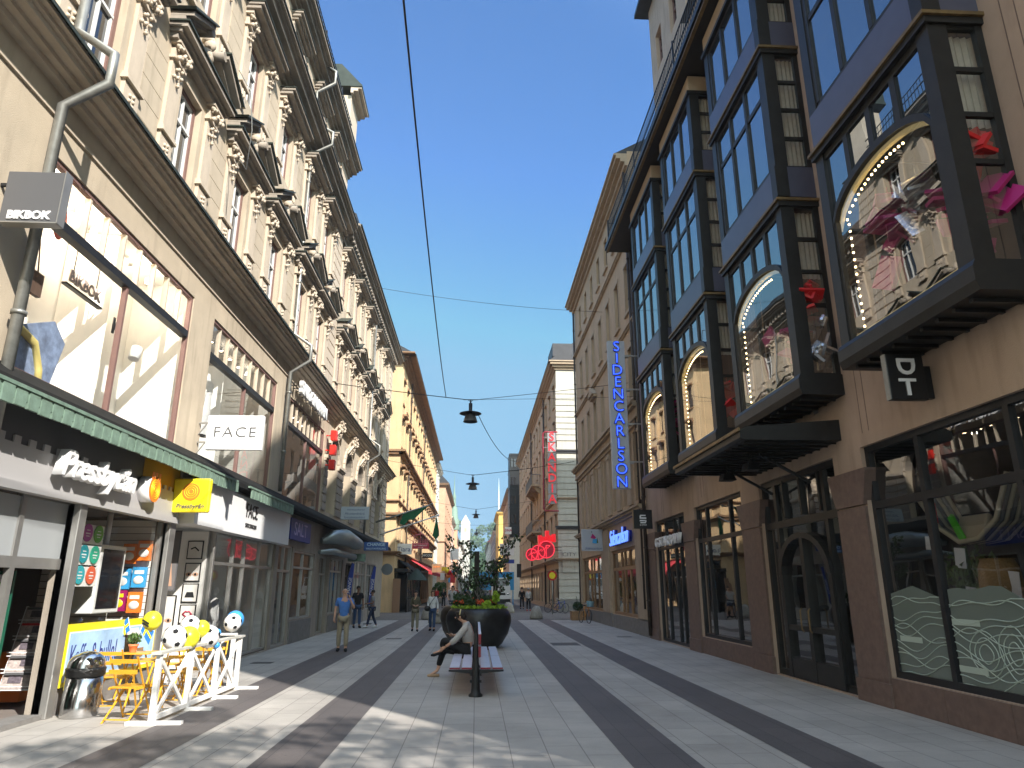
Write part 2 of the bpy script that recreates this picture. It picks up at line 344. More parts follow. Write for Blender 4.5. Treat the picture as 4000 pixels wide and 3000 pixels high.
def cornice(mb,sgn,xw,y0,y1,z0,steps,m=0):
    """stepped moulding: steps = [(height, projection)], sgn=+1 on the left side of the street"""
    z=z0
    for h,p in steps: mb.box(xw-sgn*.02,y0-p*0,z,xw+sgn*p,y1,z+h,m); z+=h
def shopfront(parent,x,sgn,y0,y1,z0,z1,cols,fm,gm,tz=None,fw=.06,name='shop_window'):
    """framed glazing in an opening; x = plane of the glass"""
    f=MB(); d=.05
    def bx(a,b,c,e): f.box(x-sgn*d,a,c,x+sgn*d,b,e)
    bx(y0,y0+fw,z0,z1); bx(y1-fw,y1,z0,z1); bx(y0+fw,y1-fw,z1-fw,z1); bx(y0+fw,y1-fw,z0,z0+fw)
    for c in cols: bx(c-fw/2,c+fw/2,z0+fw,z1-fw)
    if tz:
        ys=[y0+fw]+[v for c in sorted(cols) for v in (c-fw/2,c+fw/2)]+[y1-fw]
        for a,b in zip(ys[::2],ys[1::2]): bx(a,b,tz-fw*.6,tz+fw*.6)
    o=f.build(name,fm,parent)
    g=MB(); g.face([(x,y0+fw/2,z0+fw/2),(x,y1-fw/2,z0+fw/2),(x,y1-fw/2,z1-fw/2),(x,y0+fw/2,z1-fw/2)]); g.build('pane',gm,o)
    return o
def room(parent,x0,x1,y0,y1,z0,z1,mt,fl=None,open_x='max',name='shop_interior',wins=()):
    """box room open towards the street"""
    b=MB(); xb=x0 if open_x=='max' else x1
    b.face([(xb,y0,z0),(xb,y1,z0),(xb,y1,z1),(xb,y0,z1)])
    b.face([(x0,y0,z0),(x1,y0,z0),(x1,y0,z1),(x0,y0,z1)]); b.face([(x0,y1,z0),(x1,y1,z0),(x1,y1,z1),(x0,y1,z1)])
    b.face([(x0,y0,z1),(x1,y0,z1),(x1,y1,z1),(x0,y1,z1)]); b.face([(x0,y0,z0),(x1,y0,z0),(x1,y1,z0),(x0,y1,z0)],1)
    return b.build(name,[mt,fl or mt],parent)
def pipe(parent,x,y,z0,z1,mt,sgn,r=.055,swan=None,name='downpipe'):
    t=MB(); pts=[(x,y,z0)]
    if swan:
        for zs,pr in swan: pts += [(x,y,zs-.55),(x+sgn*pr,y,zs-.15),(x+sgn*pr,y,zs+.35),(x,y,zs+.75)]
    pts.append((x,y,z1)); t.tube(pts,r,10)
    z=z0+1.2
    while z<z1:
        if not swan or all(abs(z-s_)>1 for s_,_ in swan): t.tube([(x,y,z),(x,y,z+.05)],r*1.3,10)
        z+=1.9
    return t.build(name,mt,parent)
# ------------------------------------------------------------------ setting
g=MB(); g.face([(-300,-100,-.02),(300,-100,-.02),(300,700,-.02),(-300,700,-.02)]); tag(g.build('ground',M['asphaltg']),kind='structure')
g=MB(); g.face([(XL-.3,-40,0),(XR+.3,-40,0),(XR+.3,41.5,0),(XL-.3,41.5,0)]); tag(g.build('paving',M['paving']),kind='structure')
g=MB()
for a,b,e in ((-4.3,-3.46,41.5),(-2.35,-1.6,41.5),(1.66,2.4,41.5),(3.5,4.25,41.5)): g.face([(a,-40,.004),(b,-40,.004),(b,e,.004),(a,e,.004)])
tag(g.build('paving_stripes',M['stripe']),kind='structure')
g=MB(); g.face([(-60,41.5,-.006),(60,41.5,-.006),(60,56,-.006),(-60,56,-.006)]); tag(g.build('cross_street',M['setts']),kind='structure')
g=MB(); g.face([(XL-.3,56,0),(XR+.3,56,0),(XR+.3,500,0),(XL-.3,500,0)]); tag(g.build('far_paving',M['setts']),kind='structure')
g=MB(); g.face([(4.0,56.2,.004),(4.5,56.2,.004),(4.5,300,.004),(4.0,300,.004)]); g.face([(-4.4,58,.004),(-3.9,58,.004),(-3.9,300,.004),(-4.4,300,.004)]); tag(g.build('far_paving_stripes',M['stripe']),kind='structure')
m=MB()
for (x,y,w,h) in ((-5.25,18.7,.5,.35),(2.95,24.2,.9,1.1),(5.6,27.5,.55,.3),(-2.95,27.0,.55,.4)): m.box(x-w/2,y-h/2,.001,x+w/2,y+h/2,.006)
tag(m.build('manhole_covers',mat('cast_iron_cover',(.09,.085,.08),.6,.3,bump=.5,bscale=30)),kind='structure')
# ------------------------------------------------------------------ left: long stone building
LB=thing('stone_building','long beige stone building with pediments over its windows, first on the left','building',(XL,22,0))
NC=[3.05,6.3,9.53,12.78,16.05,19.3,22.55,25.5]; FC=[29.6,33.0,36.4,39.9,43.3]
w=MB()
ops=[(c-.5,c+.5,9.75,11.85) for c in NC]+[(c-.5,c+.5,14.0,15.9) for c in NC]+[(c-.5,c+.5,17.85,19.35) for c in NC]
LW(w,-9,28.2,8.9,20.3,ops)
ops=[(c-.5,c+.5,9.75,11.85) for c in FC]+[(c-.5,c+.5,14.0,15.9) for c in FC]
LW(w,28.2,47.5,8.9,17.6,ops)
BW=[(2.2,7.6),(8.95,14.2),(15.4,20.75),(22.3,27.7)]
ops=[(a,b,4.55,7.8,.12) for a,b in BW]+[(c-.95,c+.95,4.75,8.0,.5) for c in FC]
LW(w,-9,47.5,4.4,8.9,ops)
SHOP=[(2,8.0),(8.8,11.05),(11.25,14.35),(14.65,22.2),(22.6,24.3),(24.5,27.6),(28.6,30.4),(30.7,33.4),(34.2,36.4),(36.8,40.2),(40.9,44.2)]
SZ=[(.5,3.1),(.02,3.1),(.75,3.1),(.02,3.1),(.02,3.1),(.75,3.0),(.02,3.0),(.7,3.0),(.02,2.9),(.6,3.1),(.6,3.1)]
LW(w,-9,28.2,0,4.4,[(a,b,c,d,.2) for (a,b),(c,d) in zip(SHOP,SZ) if a<28],m=1)
LW(w,28.2,47.5,0,4.4,[(a,b,c,d,.3) for (a,b),(c,d) in zip(SHOP,SZ) if a>28],m=1)
# end wall to the cross street, back and roof mass
w.face([(XL,47.5,0),(-20,47.5,0),(-20,47.5,17.6),(XL,47.5,17.6)]); w.face([(XL,-9,0),(-20,-9,0),(-20,-9,20.3),(XL,-9,20.3)])
w.face([(-20,-9,0),(-20,47.5,0),(-20,47.5,17.6),(-20,-9,17.6)])
w.build('wall',[M['beige'],M['greyint'] if False else M['beiged']],LB)
r=MB(); r.face([(XL,-9,20.3),(XL,28.2,20.3),(-20,28.2,20.4),(-20,-9,20.4)]); r.face([(XL,28.2,17.6),(XL,28.2,20.3),(-20,28.2,20.3),(-20,28.2,17.6)])
r.profY([(XL+.55,17.95),(-9.5,20.6),(-20,20.6),(-20,17.7),(XL+.55,17.75)],28.2,47.9)
r.build('roof',M['roofdark'],LB)
# string course and main cornice over the shops
c_=MB(); c_.box(XL-.01,-9,8.30,XL+.035,28.2,8.36); c_.box(XL-.01,28.2,8.62,XL+.05,47.5,8.69)
cornice(c_,1,XL,-9,47.9,8.70,[(.10,.14),(.07,.26),(.09,.40),(.07,.46),(.05,.54)])
c_.build('cornice',M['beige2'],LB)
l=MB(); l.profY([(XL,9.20),(XL+.57,9.085),(XL+.60,9.04),(XL+.60,9.10),(XL+.02,9.26)],-9,48); l.build('cornice_flashing',M['lead'],LB)
# mid cornice, top cornice
c_=MB(); cornice(c_,1,XL,-9,28.1,16.62,[(.14,.12),(.12,.28),(.16,.5),(.08,.58),(.06,.68)])
cornice(c_,1,XL,-9,28.3,19.75,[(.12,.12),(.10,.22),(.14,.42),(.08,.5),(.10,.62)])
cornice(c_,1,XL,28.2,47.9,16.55,[(.18,.10),(.12,.2)])
cornice(c_,1,XL,28.2,48.0,17.15,[(.12,.55),(.1,.62),(.1,.74)])
for i in range(int((47.6-28.3)/.42)): y=28.4+i*.42; c_.box(XL,y,16.86,XL+.42,y+.22,17.14)
c_.build('cornice',M['beiged'],LB)
l=MB(); l.box(XL,-9,17.19,XL+.72,28.15,17.225); l.box(XL-.3,-9,20.29,XL+.66,28.35,20.33); l.box(XL-.3,28.36,17.475,XL+.80,48.1,17.53); l.build('cornice_flashing',M['lead'],LB)
# roof balustrade
b=MB()
for z in (20.55,20.95,21.25): b.bar((XL+.42,-9,z),(XL+.42,26.4,z),.03)
y=-9
while y<26.4: b.bar((XL+.42,y,20.34),(XL+.42,y,21.25),.02); y+=.22
for k in range(-3,9): b.box(XL+.38,k*3.0,20.33,XL+.46,k*3.0+.08,21.3)
b.build('roof_railing',M['iron'],LB)
# end pavilion on the roof
p=MB(); p.box(XL-.6,26.5,20.34,XL+.30,28.1,22.9,0); cornice(p,1,XL+.30,26.3,28.3,22.9,[(.1,.1),(.12,.3),(.08,.45)]); p.box(XL-.9,26.25,23.2,XL+.78,28.4,23.3,1); p.profY([(XL+.78,23.3),(XL-.2,24.4),(XL-.9,24.4),(XL-.9,23.3)],26.3,28.3,1)
p.build('roof_pavilion',[M['beige2'],M['lead']],LB)
# quoins
q=MB()
for zz in [9.4+.42*i for i in range(26)]:
    q.box(XL,26.75,zz,XL+.05,28.15,zz+.36)
q.build('quoins',M['beige2'],LB); q=MB()
for zz in [4.6+.45*i for i in range(9)]+[9.4+.42*i for i in range(19)]: q.box(XL,45.6 if zz<9 else 46.3,zz,XL+.05,47.45,zz+.37)
q.build('quoins',M['beige2'],LB)
# grooved wall panels between windows
def panel(y0,y1,z0,z1,n):
    h=(z1-z0)/n; q=MB()
    for i in range(n): q.box(XL,y0,z0+i*h+.008,XL+.022,y1,z0+(i+1)*h-.008)
    q.build('grooved_panel',M['beige'],LB)
allc=sorted(NC+FC)
for i in range(len(allc)-1):
    a,b_=allc[i]+1.2,allc[i+1]-1.2
    if allc[i]==25.5: b_=26.7
    if b_-a<.2: continue
    panel(a+.04,b_-.04,9.45,12.0,6); panel(a+.04,b_-.04,13.9,16.2,5)
    if allc[i]<25: panel(a+.04,b_-.04,17.5,19.5,5)
# pilaster prototypes
def pilaster(zb,zp,zt,w,cap=True,name='pilaster'):
    p=MB(); h=w/2
    p.box(0,-h-.03,zb,.10,h+.03,zb+.10); p.box(0,-h,zb+.10,.075,h,zp-.1); p.box(0,-h-.05,zp-.1,.13,h+.05,zp-.03); p.box(0,-h-.02,zp-.03,.10,h+.02,zp+.04)
    p.box(0,-h+.03,zp+.04,.065,h-.03,zt)
    o=p.build(name,M['beige2'])
    if cap:
        c=MB(); rr=random.Random(3)
        c.box(0,-h-.02,zt,.12,h+.02,zt+.07); c.box(0,-h+.02,zt+.07,.09,h-.02,zt+.26)
        for k in range(26): c.ball((.11+rr.random()*.09,(rr.random()-.5)*w*.95,zt+.02+rr.random()*.32),.028+rr.random()*.03,6,k=4)
        for s in (-1,1): c.ball((.14,s*h*.9,zt+.29),.055,8,k=5)
        c.box(0,-h-.05,zt+.33,.20,h+.05,zt+.38)
        for k in range(9): c.ball((.10,(rr.random()-.5)*w*.6,zt-.05-k*.05),.03+.02*rr.random(),6,k=4)
        c.build('capital',M['beige2'],o)
        d=MB()
        for k in range(12): d.ball((.075,(k%2-.5)*.12,zb+.2+k*(zp-zb-.4)/12),.04,6,k=4)
        d.build('relief',M['beige2'],o)
    return Proto(o)
P1=pilaster(9.22,10.22,11.78,.50); P2=pilaster(13.55,14.1,15.75,.46); P3=pilaster(17.3,17.7,19.2,.40,False)
# entablature + broken pediment with bust
def pediment():
    p=MB(); W=1.3
    for h0,h1,pr,e in ((12.16,12.28,.16,0),(12.28,12.36,.24,.04),(12.36,12.46,.36,.08)): p.box(0,-W-e,h0,pr,W+e,h1)
    p.box(0,-W+.25,12.50,.10,W-.25,12.95)
    for s in (-1,1):
        for t,(pr,off) in enumerate(((.30,0),(.46,.09))):
            a=(0,s*(W+.1),12.56+off); b=(0,s*.42,13.12+off)
            p.prism([(0,a[1],a[2]-.05),(0,b[1],b[2]-.05),(0,b[1],b[2]+.05),(0,a[1],a[2]+.05)],(pr,0,0))
        # scroll end
        p.tube([(0,s*.36,13.16),(.40,s*.36,13.16)],.11,10)
    o=p.build('pediment',M['beiged'])
    f=MB(); f.box(0,-W-.12,12.462,.40,W+.12,12.50)
    for s in (-1,1): f.prism([(0,s*(W+.16),12.70),(0,s*.38,13.27),(0,s*.38,13.31),(0,s*(W+.2),12.74)],(.52,0,0))
    f.build('flashing',M['lead'],o)
    b=MB(); b.box(0,-.16,12.5,.26,.16,12.72); b.ball((.20,0,13.14),(.13,.11,.16)); b.tube([(.16,0,12.7),(.18,0,13.02)],[.15,.07],10); b.ball((.15,0,12.86),(.13,.24,.14)); b.ball((.30,0,13.12),.03,6,k=4)
    b.ball((.16,0,13.24),(.15,.14,.1)); b.build('bust',M['beige2'],o)
    return Proto(o)
PED=pediment()
def hood(z,W,pr,name='window_hood'):
    p=MB(); p.box(0,-W+.05,z-.22,.08,W-.05,z-.08); p.box(0,-W,z-.08,.2,W,z); p.box(0,-W-.05,z,pr-.08,W+.05,z+.10); p.box(0,-W-.08,z+.10,pr,W+.08,z+.17)
    o=p.build(name,M['beiged']); f=MB(); f.box(0,-W-.1,z+.172,pr+.03,W+.1,z+.2); f.build('flashing',M['lead'],o); return Proto(o)
HD=hood(16.22,1.15,.46); HD3=hood(19.42,.85,.36)
W1=win_proto(.98,2.08,M['brownframe'],M['pane'],2,.66,.09,M['whiteframe']); W2=win_proto(.98,1.88,M['brownframe'],M['pane'],2,.66,.09,M['whiteframe']); W3=win_proto(.98,1.48,M['brownframe'],M['pane'],2,.6,.09,M['whiteframe'])
for c in allc:
    W1.put(LB,(XL-.16,c,9.76)); W2.put(LB,(XL-.16,c,14.01)); PED.put(LB,(XL,c,0)); HD.put(LB,(XL,c,0))
    for s in (-1,1): P1.put(LB,(XL,c+s*.93,0)); P2.put(LB,(XL,c+s*.90,0))
    if c<27:
        W3.put(LB,(XL-.16,c,17.86)); HD3.put(LB,(XL,c,0))
        for s in (-1,1): P3.put(LB,(XL,c+s*.72,0))
# arched windows above the far shops
a=MB()
for c in FC:
    n=14; rr=.95; zc=6.95
    arc=[(XL+.0,c+rr*math.cos(math.pi*k/n),zc+rr*math.sin(math.pi*k/n)) for k in range(n+1)]
    for s in (0,1):
        half=arc[:n//2+1] if s==0 else arc[n//2:]
        yy=c+(rr if s==0 else -rr)
        poly=half+[(XL,c,8.02),(XL,yy,8.02)] if s==0 else [(XL,c,8.02)]+half+[(XL,yy,8.02)]
        a.prism([(XL-.4,p[1],p[2]) for p in poly],(.415,0,0),0)
    for k in range(n):
        t0,t1=math.pi*k/n,math.pi*(k+.9)/n
        a.prism([(XL+.01,c+q_*math.cos(t),zc+q_*math.sin(t)) for q_,t in ((.98,t0),(1.2,t0),(1.2,t1),(.98,t1))],(.09,0,0),1)
    for s in (-1,1):
        a.box(XL,c+s*1.0,6.78,XL+.16,c+s*1.72,6.92,1); a.box(XL,c+s*1.0,6.70,XL+.10,c+s*1.70,6.78,1)
        for k in range(6): a.box(XL,c+s*1.0,4.75+k*.33,XL+.05,c+s*1.68,4.75+k*.33+.27,0)
a.build('arcade',[M['beiged'],M['beige2']],LB)
def console():
    rr=random.Random(5); b=MB()
    b.prism([(0,-.13,7.75),(.16,-.13,7.85),(.30,-.13,8.35),(.34,-.13,8.62),(0,-.13,8.62)],(0,.26,0))
    for k in range(26): b.ball((.2+.22*rr.random(),(rr.random()-.5)*.46,8.25+rr.random()*.38),.035+rr.random()*.04,6,k=4)
    for k in range(8): b.ball((.18+.02*k,(rr.random()-.5)*.16,7.85+k*.05),.04,6,k=4)
    for s in (-1,1):
        b.tube([(.25,s*.2,8.2),(.18,s*.45,8.0),(.12,s*.75,7.75)],[.07,.06,.03],6)
    return Proto(b.build('keystone',M['beige2']))
KS=console(); AW=win_proto(1.9,3.2,M['darkpipe'],M['pane'],2,.62,.08,name='arched_window')
for c in FC: KS.put(LB,(XL,c,0)); AW.put(LB,(XL-.42,c,4.76))
# big shop windows of the first floor
M['paleint']=mat('pale_grey_interior',(.42,.41,.38),.8,var=.25,vscale=1.1)
def bigwin(y0,y1):
    f=MB(); t0=MB(); x=XL-.08
    f.box(x-.04,y0,4.55,x+.05,y0+.07,7.8); f.box(x-.04,y1-.07,4.55,x+.05,y1,7.8); f.box(x-.04,y0+.07,7.73,x+.05,y1-.07,7.8); f.box(x-.04,y0+.07,4.55,x+.05,y1-.07,4.62)
    mid=(y0+y1)/2; f.box(x-.04,mid-.03,4.62,x+.05,mid+.03,6.86)
    n=9
    for i in range(1,n): y=y0+(y1-y0)*i/n; t0.box(x-.06,y-.022,7.0,x+.04,y+.022,7.73)
    o=f.build('display_window',M['brownframe'],LB); t0.build('glazing_bars',M['beige2'],o)
    t=MB(); t.box(x-.09,y0+.07,6.86,x+.07,y1-.07,7.0); t.build('transom',M['blackmet'],o)
    p=MB(); p.face([(x,y0+.03,4.58),(x,y1-.03,4.58),(x,y1-.03,7.77),(x,y0+.03,7.77)]); p.build('pane',M['clear'] if y1<15 else M['clear2'],o)
M['clear2']=glass('shop_glass_more_mirror',1.9,tint=(.93,.94,.93),wave=.04)
for a_,b_ in BW: bigwin(a_,b_)
for (a_,b_),mt,dx in zip(BW,('whitewall','whitewall','paleint','greyint'),(1.2,1.2,1.7,3)):
    room(LB,XL-.14-dx,XL-.13,a_-.15,b_+.1,4.42,8.1,M[mt],M['shopfloor'])
for xa,ya,xc,yc,zt in ((XL-1.3,11.75,XL-.45,11.85,8.0),(XL-1.6,17.3,XL-.6,18.0,7.4)): q=MB(); q.face([(xa,ya,4.5),(xc,yc,4.5),(xc,yc,zt),(xa,ya,zt)]); q.build('display_screen',M['whitewall'],LB)
q=MB()
for a_,b_ in BW[1:]:
    for i in range(7): 
        y=a_+.5+i*(b_-a_-1)/6; q.lathe([(.001,0),(.06,0),(.06,.09),(.02,.13)],(XL-.8,y,7.9),10,0); q.lathe([(.001,-.003),(.05,-.003)],(XL-.8,y,7.9),10,1)
q.build('ceiling_spots',[M['white'],M['bulb2']],LB)
# ledge over the ground floor + copper lappets
l=MB(); l.profY([(XL,4.60),(XL+.42,4.30),(XL+.46,4.22),(XL+.46,4.12),(XL+.40,4.12),(XL,4.16)],-9,47.9); l.build('shop_ledge',M['ledge'],LB)
l=MB(); y=-4; rr=random.Random(2)
while y<21.8:
    if not 16.7<y<17.7:
        d=rr.random()*.012; l.box(XL+.465,y,3.93+rr.random()*.02,XL+.50+d,y+.215,4.17); l.box(XL+.470,y+.215,4.03,XL+.49,y+.26,4.17)
    y+=.26
l.box(XL+.46,-4,4.17,XL+.52,16.7,4.215); l.box(XL+.46,17.6,4.17,XL+.52,21.9,4.215)
l.build('copper_trim',M['copper'],LB)
pipe(LB,XL+.16,8.72,0.2,12.5,M['zinc'],1,.075,swan=[(8.95,.58)]); pipe(LB,XL+.14,21.55,4.6,20.0,M['zinc'],1,.06,swan=[(8.95,.58),(17.0,.7),(19.6,.62)])
pipe(LB,XL+.14,38.2,4.5,17.2,M['zinc'],1,.06,swan=[(8.95,.58)]); 
M['kioskint']=mat('kiosk_interior',(.16,.14,.13),.8,var=.25,vscale=1.5)
# --- ground floor shops
for (a_,b_),(c0,d0),mt,fl in zip(SHOP,SZ,['greyint','darkint','whitewall','whitewall','greyint','woodint','greyint','darkint','darkint','whitewall','darkint'],['shopfloor']*11):
    if 8<a_<14: continue
    room(LB,XL-(3.2 if a_>8 and a_<11 else 2.6),XL-.21,a_-.05,b_+.05,-.01 if c0<.1 else .05,3.14,M[mt],M[fl])
for i in (0,2,5,7,9,10):
    (a_,b_),(c0,d0)=SHOP[i],SZ[i]; cols=[a_+(b_-a_)*k/(2 if i in(2,5) else 3) for k in range(1,2 if i in(2,5) else 3)]
    shopfront(LB,XL-.10,1,a_,b_,c0,d0,cols if i!=2 else [],M['alu'],M['clear'],tz=None if i==2 else 2.45)
shopfront(LB,XL-.10,1,22.6,24.3,.03,3.1,[23.45],M['alu'],M['clear'],2.3,name='door'); shopfront(LB,XL-.2,1,28.6,30.4,.03,3.0,[29.5],M['alu'],M['clear'],2.3,name='door'); shopfront(LB,XL-.2,1,34.2,36.4,.03,2.9,[35.3],M['darkpipe'],M['clear'],2.3,name='door')
shopfront(LB,XL-.12,1,17.1,22.2,.05,3.1,[18.7,19.6,20.9],M['alu'],M['clear2'],2.35)
room(LB,XL-3.0,XL-.21,8.6,14.42,-.01,3.14,M['kioskint'],M['shopfloor'])
# entrance of the kiosk: frosted panel over the opening, post
f=MB(); f.box(XL-.14,8.85,2.1,XL-.06,8.95,3.1); f.box(XL-.14,9.9,.02,XL-.06,10.0,3.1); f.box(XL-.14,10.0,3.0,XL-.06,11.05,3.1); f.box(XL-.14,10.0,2.05,XL-.06,11.05,2.2)
f.box(XL-.14,8.9,2.05,XL-.06,9.9,2.2); f.build('door_frame',M['alu'],LB)
f=MB(); f.box(XL-.11,10.0,2.2,XL-.09,11.05,3.0); f.box(XL-.11,8.95,2.2,XL-.09,9.9,3.0); f.build('frosted_panel',mat('frosted_grey_glass',(.36,.38,.39),.3),LB)
for x0,y0,x1,y1 in ((XL-.12,11.05,XL+.10,11.25),(XL-.12,14.35,XL+.08,14.62),(XL-.05,17.0,XL+.03,17.1)): f=MB(); f.box(x0,y0,.0,x1,y1,3.125); f.build('shop_post',M['alu'],LB,bevel=.012)
f=MB(); f.box(XL-.3,8.8,.0,XL+.05,11.05,.07); f.build('threshold',M['greystone'],LB)
# fascias
f=MB(); f.box(XL,6.0,3.14,XL+.10,14.5,3.62,0); f.box(XL,6.0,3.62,XL+.07,14.5,4.1,1); f.box(XL,14.5,3.14,XL+.105,14.56,4.1,0)
for i in range(7): f.box(XL+.07,8.9+i*.33,3.62,XL+.10,9.04+i*.33,3.72,0)
for i in range(4): f.box(XL+.07,13.55+i*.24,3.62,XL+.10,13.65+i*.24,3.70,0)
f.box(XL+.0705,12.9,3.63,XL+.075,14.48,4.09,2)
f.box(XL,6.0,3.02,XL+.16,14.5,3.13,0)
f.build('shop_fascia',[mat('silver_grey_fascia',(.42,.41,.41),.5),M['charcoal'],mat('amber_fascia',(.50,.28,.01),.5)],LB)
f=MB(); f.box(XL,14.75,3.05,XL+.36,16.5,3.98); f.box(XL,16.5,3.05,XL+.30,22.45,4.0); f.build('shop_fascia',M['white'],LB,label if False else 0)
# low stone aprons under the windows
for y0,y1,z in ((11.26,14.34,.36),(24.5,27.6,.7),(30.7,33.4,.66),(36.8,40.2,.56)): f=MB(); f.box(XL-.02,y0,.001,XL+.035,y1,z); f.build('apron',M['greystone'],LB)
# silver awning box and tube over a shop
d=MB(); d.tube([(XL+.05,28.3,3.55),(XL+.45,28.9,3.72),(XL+.62,30.2,3.8),(XL+.62,33.5,3.72),(XL+.3,34.0,3.6)],[.10,.30,.34,.26,.1],14); d.tube([(XL+.1,27.9,3.1),(XL+.5,28.6,3.15),(XL+.55,33.2,3.12)],[.08,.13,.13],10)
d.build('awning_housing',M['silver'] if False else mat('pale_silver_duct',(.26,.30,.31),.4,.5,bump=.4,bscale=5),LB)
# ------------------------------------------------------------------ right: building with bronze bay windows
RB=thing('bay_window_building','salmon building with dark bronze bay windows on granite piers, nearest on the right','building',(XR,14,0))
BAY=[(7.08,10.15),(11.6,14.75),(16.08,19.25),(20.4,23.7)]
w=MB()
GO=[(1.2,11.35,.45,4.08),(12.3,15.8,.02,4.08),(16.95,20.77,.45,4.08),(21.84,25.5,.02,4.08)]
ops=[(a+.12,b-.12,5.6,15.0,.02) for a,b in BAY]+[(a,b,c,d,.22) for a,b,c,d in GO]
RW(w,.9,26.7,0,15.7,ops)
w.face([(XR,.9,0),(20,.9,0),(20,.9,15.7),(XR,.9,15.7)]); w.build('wall',[M['pink']],RB)
# granite piers and brackets
for (a,b) in ((11.35,12.3),(15.8,16.95),(20.77,21.84),(25.5,26.7)):
    p=MB(); p.box(XR-.05,a+.02,0,XR+.02,b-.02,3.1); p.box(XR-.065,a+.02,3.13,XR+.02,b-.02,3.72); p.box(XR-.08,a-.02,0,XR+.0,b+.02,.35)
    for s,yy in ((-1,a),(1,b)): p.prism([(XR-.065,yy+(.02 if s<0 else -.02),3.13),(XR-.065,yy+s*.16,3.68),(XR-.065,yy+s*.16,3.72),(XR-.065,yy+(.02 if s<0 else -.02),3.72)][::1],(.2,0,0))
    p.build('granite_pier',M['granite'],RB)
for a,b in ((1.2,11.35),(16.95,20.77)):
    p=MB(); n=max(1,round((b-a)/1.3))
    for i in range(n): p.box(XR-.03,a+(b-a)*i/n+.004,.002,XR+.03,a+(b-a)*(i+1)/n-.004,.44)
    p.build('granite_plinth',M['granite'],RB)
j=MB()
for z in (4.92,): j.box(XR-.004,.9,z,XR+.01,7.0,z+.018)
for y in (6.55,6.75,11.0,11.2,15.25,15.45,19.7,19.95,24.2,24.4): j.box(XR-.004,y,4.3,XR+.01,y+.014,15.5)
j.build('plaster_joints',M['granite'],RB)
M['reflection_sheet']=mat('cream_reflection_sheet',(.62,.57,.46),.9,var=.15,vscale=5)  # pleated cream sheets added to brighten the side panes like a pale reflection
M['sideglass']=glass('bay_side_glass',2.2,tint=(.8,.8,.8),wave=.1)
